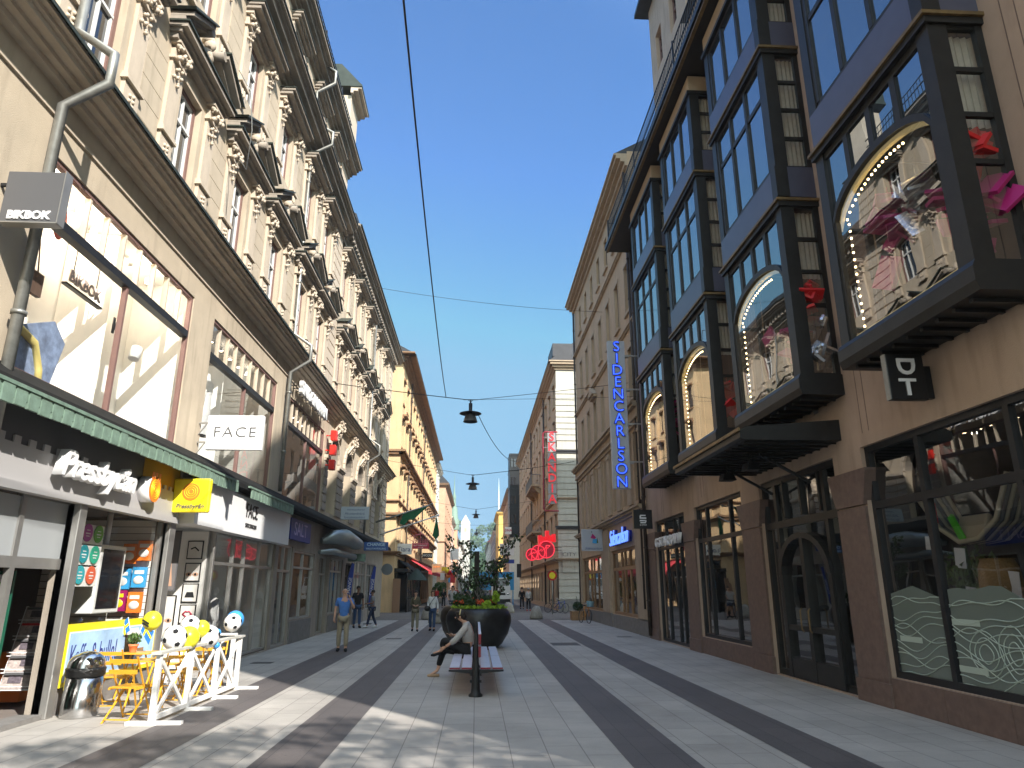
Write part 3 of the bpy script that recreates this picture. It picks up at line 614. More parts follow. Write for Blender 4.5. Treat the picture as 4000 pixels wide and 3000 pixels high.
def bay(a,b,k):
    xf=5.75; xb=XR
    s=MB()
    s.prism([(xb,a-.03,5.08),(xf-.02,a-.03,5.08),(xf-.06,a-.03,5.2),(xf-.06,a-.03,5.38),(xf-.02,a-.03,5.46),(xb,a-.03,5.46)],(0,b-a+.06,0),0)
    for i in range(9): y=a+.25+(b-a-.5)*i/8; s.box(xf+.06,y-.03,5.03,xb-.05,y+.03,5.079,0)
    for z0,z1 in ((9.06,9.72),(12.58,13.22)):
        s.box(xf,a,z0,xb,b,z1,1)
    for z in (8.84,12.40):
        s.box(xf-.05,a-.04,z,xb,b+.04,z+.10,0); s.box(xf-.09,a-.08,z+.10,xb,b+.08,z+.155,2)
    s.box(xf+.004,a,15.12,xb,b,15.62,3); s.box(xf-.06,a-.04,15.02,xb,b+.04,15.12,0)
    for z0,z1 in ((5.46,8.84),(9.72,12.40),(13.22,15.02)):
        for yy,w_ in ((a,.24),(b,-.24)):
            s.box(xf,yy,z0,xf+.26,yy+w_,z1,0)
            s.box(xb-.1,yy+ (0.01 if w_>0 else -.01),z0,xb+.02,yy+w_*.4,z1,0)
    for z in (9.06,12.58): s.box(xf-.03,a-.02,z,xf+.22,a+.2,z+.66,0)
    o=s.build('bay_window',[M['bronze'],M['slate'],M['bronzegold'],mat('beige_bay_panel_%d'%k,(.40,.30,.20),.8,var=.06)],RB)
    # front frames
    f=MB(); A,B_=a+.24,b-.24; mid=(A+B_)/2
    # arch frame (segmental)
    n=16; zs,za=7.35,7.98
    def az(y,off=0): t=(y-mid)/((B_-A)/2); return zs+(za-zs)*math.sqrt(max(0,1-t*t*.985))+off
    ys=[A+(B_-A)*i/n for i in range(n+1)]
    for i in range(n):
        f.prism([(xf+.01,ys[i],az(ys[i])),(xf+.01,ys[i+1],az(ys[i+1])),(xf+.01,ys[i+1],az(ys[i+1])+.12),(xf+.01,ys[i],az(ys[i])+.12)],(.12,0,0))
    f.box(xf+.02,A,5.46,xf+.10,A+.07,7.5); f.box(xf+.02,B_-.07,5.46,xf+.10,B_,7.5)
    f.box(xf+.03,A,8.72,xf+.10,B_,8.84)
    for i in (1,2,3): y=A+(B_-A)*i/4; f.box(xf+.025,y-.06,az(y)+.1,xf+.11,y+.06,8.72)
    for z0,z1,tz in ((9.72,12.40,11.55),(13.22,15.02,None)):
        f.box(xf+.03,A,z0,xf+.10,B_,z0+.10); f.box(xf+.03,A,z1-.1,xf+.10,B_,z1)
        for i in (0,1,2,3):
            y=A+(B_-A)*i/3; y=min(max(y,A+.05),B_-.05); f.box(xf+.02,y-.05,z0+.1,xf+.11,y+.05,z1-.1)
        if tz: f.box(xf+.035,A,tz-.05,xf+.095,B_,tz+.05)
    # side frames
    for yy,sg in ((a,1),(b,-1)):
        for z0,z1 in ((5.46,8.84),(9.72,12.40),(13.22,15.02)):
            n_=5 if z1-z0>3 else (4 if z1-z0>2 else 3)
            for i in range(n_+1):
                z=z0+(z1-z0)*i/n_; 
                if n_==5 and i in(1,): continue
                f.box(xf+.26,yy+sg*.02,max(z0,z-.035),xb-.1,yy+sg*.08,min(z1,z+.035))
    f.build('frame',M['bronze'],o)
    def pane(pts,mt): 
        p=MB(); p.face(pts); p.build('pane',mt,o)
    x=xf+.06
    p=MB(); p.face([(x,A,5.46),(x,B_,5.46)]+[(x,y,az(y)+.02) for y in ys[::-1]]); p.build('pane',M['mirror2'],o)
    p=MB(); p.face([(x,A,az(A)+.12)]+[(x,y,az(y)+.1) for y in ys[1:-1]]+[(x,B_,az(B_)+.12),(x,B_,8.8),(x,A,8.8)]); p.build('pane',M['panesky'],o)
    pane([(x,A,9.75),(x,B_,9.75),(x,B_,12.38),(x,A,12.38)],M['panesky']); pane([(x,A,13.25),(x,B_,13.25),(x,B_,15.0),(x,A,15.0)],M['panesky'])
    for yy,sg in ((a,1),(b,-1)):
        y=yy+sg*.05
        for z0,z1,mt in ((5.46,7.4,M['mirror2']),(7.4,8.84,M['sideglass']),(9.72,12.40,M['sideglass']),(13.22,15.02,M['sideglass'])):
            pane([(xf+.2,y,z0),(xb-.05,y,z0),(xb-.05,y,z1),(xf+.2,y,z1)],mt)
    for z0,z1 in ((7.4,8.8),(9.75,12.38),(13.25,15.0)):
        cu=MB(); n_=10
        for q_ in range(n_):
            xa,xc=xf+.26+(xb-xf-.3)*q_/n_,xf+.26+(xb-xf-.3)*(q_+1)/n_; ya=a+.16+.03*(q_%2); yc=a+.16+.03*((q_+1)%2)
            cu.face([(xa,ya,z0),(xc,yc,z0),(xc,yc,z1),(xa,ya,z1)])
        cu.build('reflection_sheet',M['reflection_sheet'],o)
    r_=MB(); r_.face([(xb+1.3,a+.1,5.47),(xb+1.3,b-.1,5.47),(xb+1.3,b-.1,8.8),(xb+1.3,a+.1,8.8)]); r_.face([(xf+.1,a+.1,5.475),(xb+1.3,a+.1,5.475),(xb+1.3,b-.1,5.475),(xf+.1,b-.1,5.475)],1)
    for yy in (a+.1,b-.1): r_.face([(xb,yy,5.47),(xb+1.3,yy,5.47),(xb+1.3,yy,8.8),(xb,yy,8.8)])
    r_.face([(xf+.15,a+.1,8.82),(xb+1.3,a+.1,8.82),(xb+1.3,b-.1,8.82),(xf+.15,b-.1,8.82)])
    r_.build('bay_interior',[M['darkint'],M['darkint']],o)
    # cream reveal with the bulbs' light put in as a faint glow, then bulbs
    t=MB(); e=.075
    t.box(x+.03,A+.07,5.47,x+.10,B_-.07,5.47+e); t.box(x+.03,A+.07,5.47+e,x+.10,A+.07+.05,7.45); 
    for i in range(n): 
        t.prism([(x+.03,ys[i],az(ys[i])-.06),(x+.03,ys[i+1],az(ys[i+1])-.06),(x+.03,ys[i+1],az(ys[i+1])),(x+.03,ys[i],az(ys[i]))],(.07,0,0))
    t.build('glowing_reveal',M['glowtrim'],o)
    l=MB()
    for i in range(15): l.ball((x+.12,B_-.17,5.66+i*.125),.020,6,k=4)
    for i in range(17):
        t_=i/16; y=B_-.14-t_*(B_-A)*.62; l.ball((x+.12,y,az(y)-.13),.020,6,k=4)
    l.build('light_string',M['bulb'],o)
for k,(a,b) in enumerate(BAY): bay(a,b,k)
# eave ledge, railing, attic, tower
e=MB(); e.box(5.42,.7,15.66,XR+.02,26.9,15.74,0); e.box(5.36,.66,15.74,XR+.1,26.95,15.92,0); e.box(5.40,.7,15.62,5.50,26.9,15.66,1); e.build('eave',[M['bronze'],M['bronzegold']],RB)
b=MB()
for z in (16.0,16.5,16.98): b.bar((5.5,.8,z),(5.5,26.8,z),.03)
y=.8
while y<26.8: b.bar((5.5,y,15.9),(5.5,y,16.98),.018); y+=.14
for y in (.8,6,11.2,16.4,21.6,26.75): b.bar((5.5,y,15.9),(5.5,y,17.1),.05)
for x in (5.8,6.2,6.6,7.0,7.4,7.8): b.bar((x,26.78,15.9),(x,26.78,16.98),.018)
b.bar((5.5,26.78,16.98),(7.9,26.78,16.98),.03); b.build('roof_railing',M['iron'],RB)
a=MB(); RW(a,.9,21.6,15.9,22.8,[(c-.5,c+.5,17.5,19.3) for c in (3,6,9,12,15,18,20.5)],x=7.9); RW(a,21.6,26.7,15.9,28.3,[(c-.45,c+.45,z,z+1.9) for c in (23.2,25.4) for z in (17.5,20.6,24.2)],x=7.9)
SW(a,.9,7.9,20,15.7,22.8,[]); a.face([(7.9,26.7,0),(7.9,26.7,28.3),(14,26.7,28.3),(14,26.7,0)]); a.face([(7.9,21.6,22.8),(14,21.6,22.8),(14,21.6,28.3),(7.9,21.6,28.3)]); a.box(14,.95,0,20,26.65,22.8)
a.build('attic_wall',M['pink'],RB)
r=MB(); r.prism([(7.6,.7,22.8),(9.4,.7,26.0),(20,.7,26.2),(20,.7,22.8)],(0,20.88,0)); r.box(7.3,21.2,28.3,14.2,27.1,28.5,0); r.prism([(7.3,21.2,28.5),(10,22.5,30.5),(14.2,21.2,28.5)],(0,5.9,0)); r.face([(XR,.9,15.7),(7.9,.9,15.9),(7.9,26.7,15.9),(XR,26.7,15.7)]); r.build('roof',M['roofdark'],RB)
W4=win_proto(1.0,1.8,M['brownframe'],M['pane'],2,.65)
for c in (3,6,9,12,15,18,20.5): W4.put(RB,(8.1,c,17.5),math.pi)
for c in (23.2,25.4):
    for z in (17.5,20.6,24.2): W4.put(RB,(8.1,c,z),math.pi)
# little figures on the wall between the bays
def figurine():
    b=MB(); rr=random.Random(9)
    b.box(-.02,-.14,0,.16,.14,.08); b.ball((.10,0,1.15),(.09,.08,.11),8,k=6); b.tube([(.07,0,.1),(.10,.02,.55),(.11,-.01,1.02)],[.06,.12,.09],8); b.tube([(.12,.05,.95),(.2,.14,.75),(.12,.06,.6)],.035,6); b.tube([(.08,-.08,.95),(.1,-.16,1.1),(.1,-.12,1.3)],.035,6)
    b.prism([(0,-.12,-.25),(.12,-.12,0),(0,-.12,0)],(0,.24,0)); return Proto(b.build('carved_figure',M['pink']))
FG=figurine()
for y in (10.9,15.42,19.85): FG.put(RB,(XR,y,8.75),math.pi)
# ground floor glazing
RX=XR+.12
shopfront(RB,RX,-1,1.2,11.35,.45,4.08,[4.4,6.3,8.1,9.95],M['blackmet'],M['mirror'],3.1,.10)
shopfront(RB,RX,-1,16.95,20.77,.45,4.08,[18.0,19.9],M['blackmet'],M['mirror'],3.1,.09)
shopfront(RB,RX,-1,21.84,25.5,.02,4.08,[22.7,23.3,24.4],M['blackmet'],M['mirror'],3.1,.09)
d=shopfront(RB,RX,-1,12.3,15.8,.02,4.08,[12.95,15.15],M['bronze'],M['mirror'],3.1,.12,name='entrance')
f=MB(); n=12; mid=14.05
for i in range(n):
    t0,t1=math.pi*i/n,math.pi*(i+1)/n
    f.prism([(RX-.12,mid+r_*math.cos(t),2.05+r_*.72*math.sin(t)) for r_,t in ((.98,t0),(1.14,t0),(1.14,t1),(.98,t1))],(.16,0,0))
for yy in (12.91,13.95,15.03): f.box(RX-.10,yy,.05,RX+.05,yy+.14,2.1 if yy!=13.95 else 2.75)
for yy in (13.05,14.10): f.box(RX-.09,yy,.05,RX+.04,yy+.9,.42); f.box(RX-.09,yy,.95,RX+.04,yy+.9,1.05)
for yy in (13.1,13.9,14.7): f.box(RX-.07,yy-.03,3.2,RX+.05,yy+.03,4.0)
f.build('arched_door',M['bronze'],d)
f=MB()
for yy in (13.85,14.2): f.tube([(RX-.14,yy,.95),(RX-.18,yy,1.0),(RX-.18,yy,1.35),(RX-.14,yy,1.4)],.015,6)
f.build('door_handle',M['bronzegold'],d)
for (a,b,c,d_),mt in zip(GO,('darkint','darkint','darkint','darkint')): room(RB,XR+.2,XR+3.2,a-.05,b+.05,c-.02,4.1,M[mt],M['darkint'],open_x='min')
# entrance canopy
c=MB(); c.prism([(XR,11.9,4.32),(4.72,11.9,4.32),(4.66,11.9,4.36),(4.66,11.9,4.50),(4.78,11.9,4.56),(XR,11.9,4.70)],(0,4.2,0)); 
for i in range(13): y=12.1+i*.31; c.box(4.8,y,4.29,XR,y+.02,4.319)
c.bar((XR-.02,13.2,3.75),(5.5,13.2,4.3),.05); c.bar((XR-.02,15.0,3.75),(5.5,15.0,4.3),.05); c.build('canopy',[M['bronze']],RB); 
c=MB(); c.box(4.62,11.87,4.47,4.655,16.13,4.53); c.build('canopy_edge',M['bronzegold'],RB)
pipe(RB,XR-.12,26.55,.1,15.6,M['darkpipe'],-1,.07)
f=MB(); f.box(XR-.03,10.9,6.2,XR,11.1,6.3); f.box(XR-.02,12.6,5.0,XR,12.75,5.3); f.build('vent',M['greystone'],RB)
# dull film with a wandering line pattern on the shop glass
f=MB(); rr=random.Random(4)
ys=[1.35+i*(9.85-1.35)/40 for i in range(41)]; zt=[1.72+.10*math.sin(i*.55)+.05*math.sin(i*1.3) for i in range(41)]
f.face([(RX-.012,y,.52) for y in (ys[0],ys[-1])]+[(RX-.012,y,z) for y,z in list(zip(ys,zt))[::-1]])
f.face([(RX-.012,10.05,.52),(RX-.012,11.25,.52),(RX-.012,11.25,1.7),(RX-.012,10.65,1.82),(RX-.012,10.05,1.66)])
fm=glass('frosted_window_film',1.6,back=(.16,.19,.165)); 
fo=f.build('window_film',fm,RB)
f=MB()
def squig(pts): f.tube([(RX-.016,y,z) for y,z in pts],.008,4,caps=False)
for r_ in range(11):
    z0=.60+r_*.105; ph=rr.random()*6
    for (ya,yb) in ((1.4,9.86),(10.05,11.25)):
        n_=int((yb-ya)/.07); squig([(ya+(yb-ya)*k/n_,min(1.66,max(.54,z0+.10*math.sin(k*.19+ph+r_*.5)+.05*math.sin(k*.43+ph)))) for k in range(n_+1)])
for q_ in range(13):
    y0=2.0+q_*.66+rr.random()*.2; z0=.85+rr.random()*.5; ra=.18+rr.random()*.12; rb=.2+rr.random()*.14; ph=rr.random()*6
    if 9.5<y0<10.3: continue
    for kk in (1,.7,.42): squig([(y0+ra*kk*math.cos(t)*(1+.15*math.sin(2*t+ph)),min(1.67,max(.54,z0+rb*kk*math.sin(t)))) for t in [k*.262 for k in range(25)]])
for y,z in ((7.6,.8),(7.6,.98),(7.6,1.16),(9.3,.7),(9.3,1.3),(10.6,1.0)): f.box(RX-.02,y,z,RX-.014,y+.55,z+.08)
f.build('film_drawing',mat('pale_green_lines',(.42,.50,.43),.6),fo)
# things shown in the windows
def foil(loc,rot,s,label,mt,shape=0):
    b=MB(); 
    if shape==0: b.obox((0,0,0),(s*.18,s,s*1.2),rot); b.obox((.02,.02,0),(s*.2,s*.55,s*.7),(rot[0]+.3,rot[1],rot[2]))
    else:
        rr=random.Random(int(s*100)+int(loc[1]*7))
        for k in range(9): b.obox(((rr.random()-.5)*.3,(rr.random()-.5)*s,(rr.random()-.5)*s*1.5),(.05,.12+rr.random()*.3,.15+rr.random()*.35),(rr.random()*3,rr.random()*3,rr.random()*3))
        b.tube([(0,0,s*.7),(0,0,s*.7+.3)],.006,4)
    o=b.build('foil_decoration',mt,org=(0,0,0)); o.location=loc
    tag(o,label,'decoration','foil decorations hanging in the bay windows')
foil((6.15,9.3,6.35),(.5,.1,.2),.42,'flat magenta foil square hanging low in the nearest lit bay window',M['magenta'])
foil((6.15,9.0,7.1),(1.1,.2,.1),.34,'small crumpled magenta foil hanging mid-height in the nearest lit bay window',M['magenta'],1)
foil((6.15,9.1,6.75),(.8,.1,.3),.22,'tiny magenta foil square between the two larger ones in the nearest lit bay window',M['magenta'])
foil((6.2,7.7,6.5),(.4,.2,.1),.36,'deep pink foil at the right edge of the nearest lit bay window',M['magenta'],1)
foil((6.15,12.6,6.4),(.6,.1,.2),.40,'magenta foil low in the second lit bay window',M['magenta'],1)
foil((6.15,13.6,6.9),(1.0,.1,.2),.30,'small magenta square in the middle of the second lit bay window',M['magenta'])
foil((6.2,8.4,7.0),(0,0,0),.5,'silver foil bundle beside magenta foil in the nearest lit bay window',M['silver'],1)
foil((6.25,7.35,6.2),(.2,.3,0),.5,'big pink foil heap in the near side pane of the nearest bay window',M['magenta'],1)
foil((6.2,7.3,7.0),(.2,.3,0),.3,'red and pink foil star high in the near side pane of the nearest bay window',M['red'],1)
foil((6.2,11.8,7.0),(.2,.3,0),.34,'red foil ball in the side pane of the second bay window',M['red'],1)
foil((6.2,11.8,6.2),(.2,.3,0),.7,'tall silver streamer in the side pane of the second bay window from the right',M['silver'],1)
foil((6.2,16.4,6.3),(.2,.3,0),.5,'red and white foil strip in the side pane of the third bay window',M['red'],1)
foil((6.25,20.9,6.9),(.2,.3,0),.7,'rose foil swirl in the farthest bay window beside the blue neon column',M['magenta'],1)
# hammock, cushion, plant, basket, cards in the near shop
hm=thing('hammock','striped cloth hammock slung across the near right shop window','hammock',(7.1,9.6,2.4))
b=MB(); 
for s in range(7):
    x=6.95+s*.07; b.tube([(x,10.75-.02*s,3.2),(x,10.3,2.65),(x,9.9,2.42),(x,9.5,2.45),(x,9.1,2.68),(x,8.75,3.25)],.036,6,m=s%2)
b.build('cloth',[mat('cream_stripe',(.5,.45,.33),.9),mat('grey_stripe',(.16,.16,.16),.9)],hm)
b=MB(); b.obox((7.1,9.75,2.62),(.1,.6,.36),(0,.3,0)); tag(b.build('cushion',mat('sand_cushion',(.42,.36,.26),.9),bevel=.04),'sand coloured cushion lying in the striped hammock','cushion')
b=MB(); b.obox((6.98,9.95,2.62),(.04,.1,.42),(-.5,0,0)); tag(b.build('green_toy',mat('leaf_green_plush',(.10,.55,.03),.8)),'bright green strip leaning on the sand cushion in the hammock','toy')
for (y,z,w_,h_,l_) in ((10.6,2.45,.16,.2,'white price card high beside the red sign in the near right shop window'),(9.95,2.2,.22,.28,'white tag hanging under the hammock'),(9.85,1.68,.2,.24,'small white card standing behind the frosted film'),(9.05,1.75,.28,.5,'tall white card at the right behind the frosted film')):
    b=MB(); b.obox((6.95,y,z),(.01,w_,h_),(.1,0,0)); b.build and tag(b.build('price_card',M['white']),l_,'card')
b=MB(); b.box(6.9,10.25,2.72,6.92,10.5,3.02); o=b.build('red_sign',M['red']); tag(o,'small red sign with a white stroke in the near right shop window','sign'); b=MB(); b.box(6.893,10.35,2.78,6.899,10.4,2.96); b.build('stroke',M['white'],o)
pl=thing('potted_plant','leafy plant in pale pot behind the frosted film of the near right shop','plant',(7.2,10.1,1.3))
b=MB(); b.lathe([(.12,0),(.16,.35),(.15,.35),(.14,.3)],(7.2,10.1,1.35),14); b.build('pot',M['cream'],pl)
def leaves(mb,cs,n,sz,rr,m=0,asp=.5):
    for _ in range(n):
        c,r_=cs[rr.randrange(len(cs))]
        while True:
            v=Vector((rr.uniform(-1,1),rr.uniform(-1,1),rr.uniform(-1,1)))
            if v.length<1: break
        p=Vector(c)+Vector((v.x*r_[0],v.y*r_[1],v.z*r_[2])); q_=Euler((rr.random()*6.3,rr.random()*6.3,rr.random()*6.3)).to_matrix(); s_=sz*(.6+rr.random()*.8)
        mb.face([p+q_@Vector(t) for t in ((-s_,0,0),(0,-s_*asp,s_*.15),(s_,0,0),(0,s_*asp,s_*.15))],m)
b=MB(); leaves(b,[((7.2,10.1,2.0),(.35,.45,.4))],220,.07,random.Random(3)); b.build('foliage',M['leaf2'],pl)
b=MB(); b.lathe([(.2,0),(.26,.25),(.24,.5),(.2,.6),(.22,.62)],(7.0,9.3,1.55),16); tag(b.build('basket',mat('wicker',(.28,.17,.07),.8,bump=1,bscale=25)),'brown wicker basket right of the potted plant behind the frosted film','basket')
for (y,l_) in ((13.25,'black spotlight under the entrance canopy, the lower of two'),(14.6,'black spotlight under the entrance canopy, the farther of two')):
    b=MB(); b.tube([(5.35,y,4.3),(5.35,y,4.12)],.02,6); b.prism([(5.2,y-.16,3.98),(5.5,y-.16,3.98),(5.44,y-.1,4.14),(5.26,y-.1,4.14)],(0,.3,0)); tag(b.build('spotlight',M['black'],bevel=.01),l_,'spotlight','spotlights under the entrance canopy')
# ------------------------------------------------------------------ right: tan building with blue neon
SB=thing('neon_shop_building','tan plaster building with tall narrow windows behind the blue neon column','building',(XR,35,0))
SC=[28.0+2.3*i for i in range(7)]
w=MB()
ops=[(c-.42,c+.42,z0,z1) for c in SC for z0,z1 in ((9.45,11.7),(13.35,15.6),(17.6,19.3))]+[(c-.38,c+.38,5.2,8.05,.35) for c in SC]+[(28.8,34.3,.6,3.45,.3),(36.6,43.6,.6,3.45,.3)]
RW(w,26.72,44.3,0,20.6,ops); 
w.face([(XR,44.3,0),(20,44.3,0),(20,44.3,20.6),(XR,44.3,20.6)]); w.face([(8.1,26.72,15.8),(20,26.72,15.8),(20,26.72,20.6),(8.1,26.72,20.6)]); w.face([(XR,26.72,15.8),(8.1,26.72,15.8),(8.1,26.72,20.6),(XR,26.72,20.6)])
w.build('wall',M['tan'],SB)
c=MB()
for z,st in ((4.62,[(.1,.12),(.1,.26),(.08,.34)]),(8.2,[(.18,.10),(.12,.2),(.3,.16),(.12,.32),(.1,.42)]),(12.55,[(.08,.08),(.08,.14)]),(16.6,[(.08,.1),(.08,.16)]),(19.9,[(.2,.12),(.15,.3),(.15,.5),(.1,.6)])): cornice(c,-1,XR,26.75,44.6,z,st)
c.build('cornice',M['tan2'],SB)
for i_,c0 in enumerate(SC):
    c=MB()
    for z0 in (9.45,13.35,17.6): c.box(XR-.10,c0-.55,z0-.12,XR,c0+.55,z0-.01)
    for z0,h in ((9.45,2.25),(13.35,2.25)):
        for s in (-1,1): c.box(XR-.03,c0+s*.43,z0,XR,c0+s*.56,z0+h)
        c.box(XR-.04,c0-.58,z0+h+.005,XR,c0+.58,z0+h+.14)
    c.build('window_surround',M['tan2'],SB)
for c0 in (30.3,37.2):
    c=MB(); c.prism([(XR-.3,c0-.75,12.0),(XR-.3,c0+.75,12.0),(XR-.3,c0,12.5)],(.3,0,0)); c.box(XR-.2,c0-.7,11.88,XR,c0+.7,11.99); c.build('window_gable',M['tan2'],SB)
for i in range(len(SC)+1):
    y=SC[0]-1.15+2.3*i; c=MB(); c.box(XR-.10,max(26.76,y-.42),5.1,XR,y+.42,8.1); c.box(XR-.14,max(26.76,y-.46),7.8,XR,y+.46,7.95); c.build('pilaster',M['tan2'],SB)
for a,b in ((26.95,28.7),(34.35,36.55),(43.65,44.28)):
    p=MB(); p.box(XR-.06,a,0,XR+.02,b,.62,1); p.box(XR-.09,a+.1,.62,XR+.02,b-.1,4.5,0); p.build('shop_pier',[M['tan2'],M['greystone']],SB)
p=MB(); p.box(XR-.03,28.75,0,XR+.02,34.3,.58); p.box(XR-.03,36.6,0,XR+.02,43.6,.58); p.build('plinth',M['greystone'],SB)
r=MB(); r.prism([(XR-.55,26.75,20.5),(9,26.75,22.2),(20,26.75,22.2),(20,26.75,20.5)],(0,17.9,0)); r.build('roof',M['roofdark'],SB)
WS=win_proto(.84,2.25,M['darkpipe'],M['pane'],2,.68); WT=win_proto(.76,2.85,M['darkpipe'],M['pane'],1,None); WU=win_proto(.84,1.7,M['darkpipe'],M['pane'],2,.6)
for c0 in SC:
    WS.put(SB,(XR+.16,c0,9.45),math.pi); WS.put(SB,(XR+.16,c0,13.35),math.pi); WU.put(SB,(XR+.16,c0,17.6),math.pi); WT.put(SB,(XR+.28,c0,5.2),math.pi)
tw=mat('varnished_oak_frame',(.30,.17,.08),.5,var=.2,vscale=4)
shopfront(SB,XR+.15,-1,28.8,34.3,.6,3.45,[30.5,31.6,32.3],tw,M['mirror'],2.6,.12); shopfront(SB,XR+.15,-1,36.6,43.6,.6,3.45,[38.7,40.1,41.0],tw,M['mirror'],2.6,.12)
room(SB,XR+.3,XR+3,28.7,34.4,.55,3.5,M['woodint'],None,'min'); room(SB,XR+.3,XR+3,36.5,43.7,.55,3.5,M['woodint'],None,'min')
pipe(SB,XR-.1,27.2,1,19.8,M['darkpipe'],-1,.06); pipe(SB,XR-.1,44.1,.2,19.8,M['darkpipe'],-1,.06)
# ------------------------------------------------------------------ generic terrace house
def block(name,label,side,xf,y0,y1,H,wallm,trimm,roofm,floors,gap,ww,gz=4.0,sidewall=None,eave=.6,shops=True,roofh=2.5,xback=14,sideops=(),frame='darkpipe',seed=1,sidem=None):
    s=1 if side=='L' else -1
    B=thing(name,label,'building',(xf,(y0+y1)/2,0)); w=MB(); O=(xf,0); Nn=(s,0)
    n=max(1,int((y1-y0-.8)/gap)); cs=[y0+(y1-y0)*(i+.5)/n for i in range(n)]
    ops=[(c-ww/2,c+ww/2,z,z+h) for c in cs for z,h in floors]+([(c-gap*.36,c+gap*.36,.4,3.2,.3) for c in cs] if shops else [])
    wall(w,O,(0,1),Nn,y0,y1,0,H,ops)
    xb=xf-s*xback; so=[(min(a,b),max(a,b),c_,d_) for a,b,c_,d_ in sideops]
    wall(w,(0,y0),(1,0),(0,-1),min(xf,xb),max(xf,xb),0,H,so,m=1)
    w.face([(xf,y1,0),(xb,y1,0),(xb,y1,H),(xf,y1,H)]); w.build('wall',[M[wallm],M[sidem or wallm]],B)
    c=MB(); 
    def cn(z,st):
        zz=z
        for h,p in st: c.box(min(xf,xf+s*p)-(.02 if s>0 else 0),y0-p*.6,zz,max(xf,xf+s*p)+(.02 if s<0 else 0),y1+.05,zz+h); c.box(min(xb,xf+s*p),y0-p,zz,max(xb,xf+s*p),y0+.02,zz+h-.003); zz+=h
    cn(gz-.3,[(.12,.12),(.1,.26),(.08,.36)]); cn(H-.7,[(.2,.12),(.2,.3),(.2,.5),(.1,eave)])
    if len(floors)>2: cn(floors[1][0]-.75,[(.1,.1),(.1,.2)])
    c.build('cornice',M[trimm],B)
    r=MB(); r.prism([(xf+s*(eave+.05),y0-.3,H),(xf-s*2.2,y0-.3,H+roofh),(xb,y0-.3,H+roofh),(xb,y0-.3,H)],(0,y1-y0+.35,0)); r.build('roof',M[roofm],B)
    for z,h in floors:
        Wp=win_proto(ww,h,M[frame],M['pane'],2,.66,trim=M[trimm])
        for cc in cs: Wp.put(B,(xf-s*.16,cc,z),0 if s>0 else math.pi)
    for (a,b,z,z2) in so: win_proto(b-a,z2-z,M[frame],M['pane'],2,.66,trim=M[trimm]).put(B,((a+b)/2,y0+.16,z),-math.pi/2)
    if shops:
        Wp=win_proto(gap*.72,2.8,M['darkpipe'],M['mirror'],3,.75,name='shop_window'); 
        for cc in cs: Wp.put(B,(xf-s*.2,cc,.4),0 if s>0 else math.pi)
        q=MB(); q.box(min(xf-s*1.5,xf-s*1.4),y0+.3,0,max(xf-s*1.5,xf-s*1.4),y1-.3,3.4); q.build('shop_backdrop',M['woodint'],B)
    return B
F4=[(5.4,2.1),(9.3,2.2),(13.0,2.2),(16.6,1.8)]
K1=block('corner_house','tan corner building with pale rusticated side and iron balconies, behind the red vertical sign','R',XR,56,107,20.2,'tan','tan2','roofdark',F4,3.2,1.0,sidem='cream',sideops=[(9.5,10.5,9.3,11.5),(9.5,10.5,13.0,15.2)],roofh=2.2)
q=MB()
for i in range(34): 
    z=.9+i*.5
    if 6.2<z<6.8 or 12.4<z<13.0: continue
    q.box(XR-.05,55.94,z,XR+1.75,55.99,z+.43); 
q.build('corner_quoins',M['cream'],K1); q=MB(); q.box(XR-.1,55.88,0,20,55.98,.85); q.build('plinth',M['greystone'],K1)
q=MB()
for z in (6.35,12.5): q.box(XR-.25,55.78,z,20,56.2,z+.12); q.box(XR-.18,55.85,z-.15,20,56.2,z)
q.box(XR,58,21.4,12,62,22.6); q.build('string_course',M['roofdark'],K1)
def balcony(parent,y0,y1,z,mt):
    b=MB(); b.box(XR-.95,y0,z-.18,XR,y1,z); 
    for i in range(3): b.prism([(XR,y0+.4+i*(y1-y0-.8)/2-.1,z-1.0),(XR-.8,y0+.4+i*(y1-y0-.8)/2-.1,z-.18),(XR,y0+.4+i*(y1-y0-.8)/2-.1,z-.18)],(0,.2,0))
    o=b.build('balcony',mt,parent); r_=MB(); n=int((y1-y0)/.16)
    for i in range(n+1): r_.bar((XR-.92,y0+(y1-y0)*i/n,z),(XR-.92,y0+(y1-y0)*i/n,z+1.05),.03)
    for i in range(6): r_.bar((XR-.9+i*.15,y0+.03,z),(XR-.9+i*.15,y0+.03,z+1.05),.03)
    r_.box(XR-.95,y0,z+1.0,XR-.89,y1,z+1.07); r_.box(XR-.95,y0,z+1.0,XR,y0+.06,z+1.07); r_.build('railing',M['greystone'],o)
balcony(K1,71,80,11.9,M['tan2']); balcony(K1,71,80,7.2,M['tan2'])
pipe(K1,XR-.12,66,.3,19.8,M['darkpipe'],-1,.08); pipe(K1,XR-.12,82,.3,19.8,M['darkpipe'],-1,.08)
Y1=block('ochre_building','bright ochre building with brown cornices beyond the cross street on the left','L',XL,54.2,103,20.0,'ochre','ochred','roofdark',[(5.3,2.0),(8.8,2.1),(12.6,2.3),(16.2,1.9)],2.9,1.05,sideops=[],roofh=1.8,gz=4.4,eave=1.0)
q=MB()
for z in (7.1,12.0): q.box(-20,53.86,z,XL+.5,54.2,z+.16); q.box(XL,53.9,z,XL+.5,103,z+.16); q.box(-20,53.98,z-.2,XL+.3,54.2,z); q.box(XL,53.98,z-.2,XL+.3,103,z)
for i in range(15):
    c=54.2+48.8*(i+.5)/16+.2
    for z in (11.0,15.1): q.box(XL,c-.8,z,XL+.4,c+.8,z+.15)
q.build('string_course',M['ochred'],Y1)
q=MB()
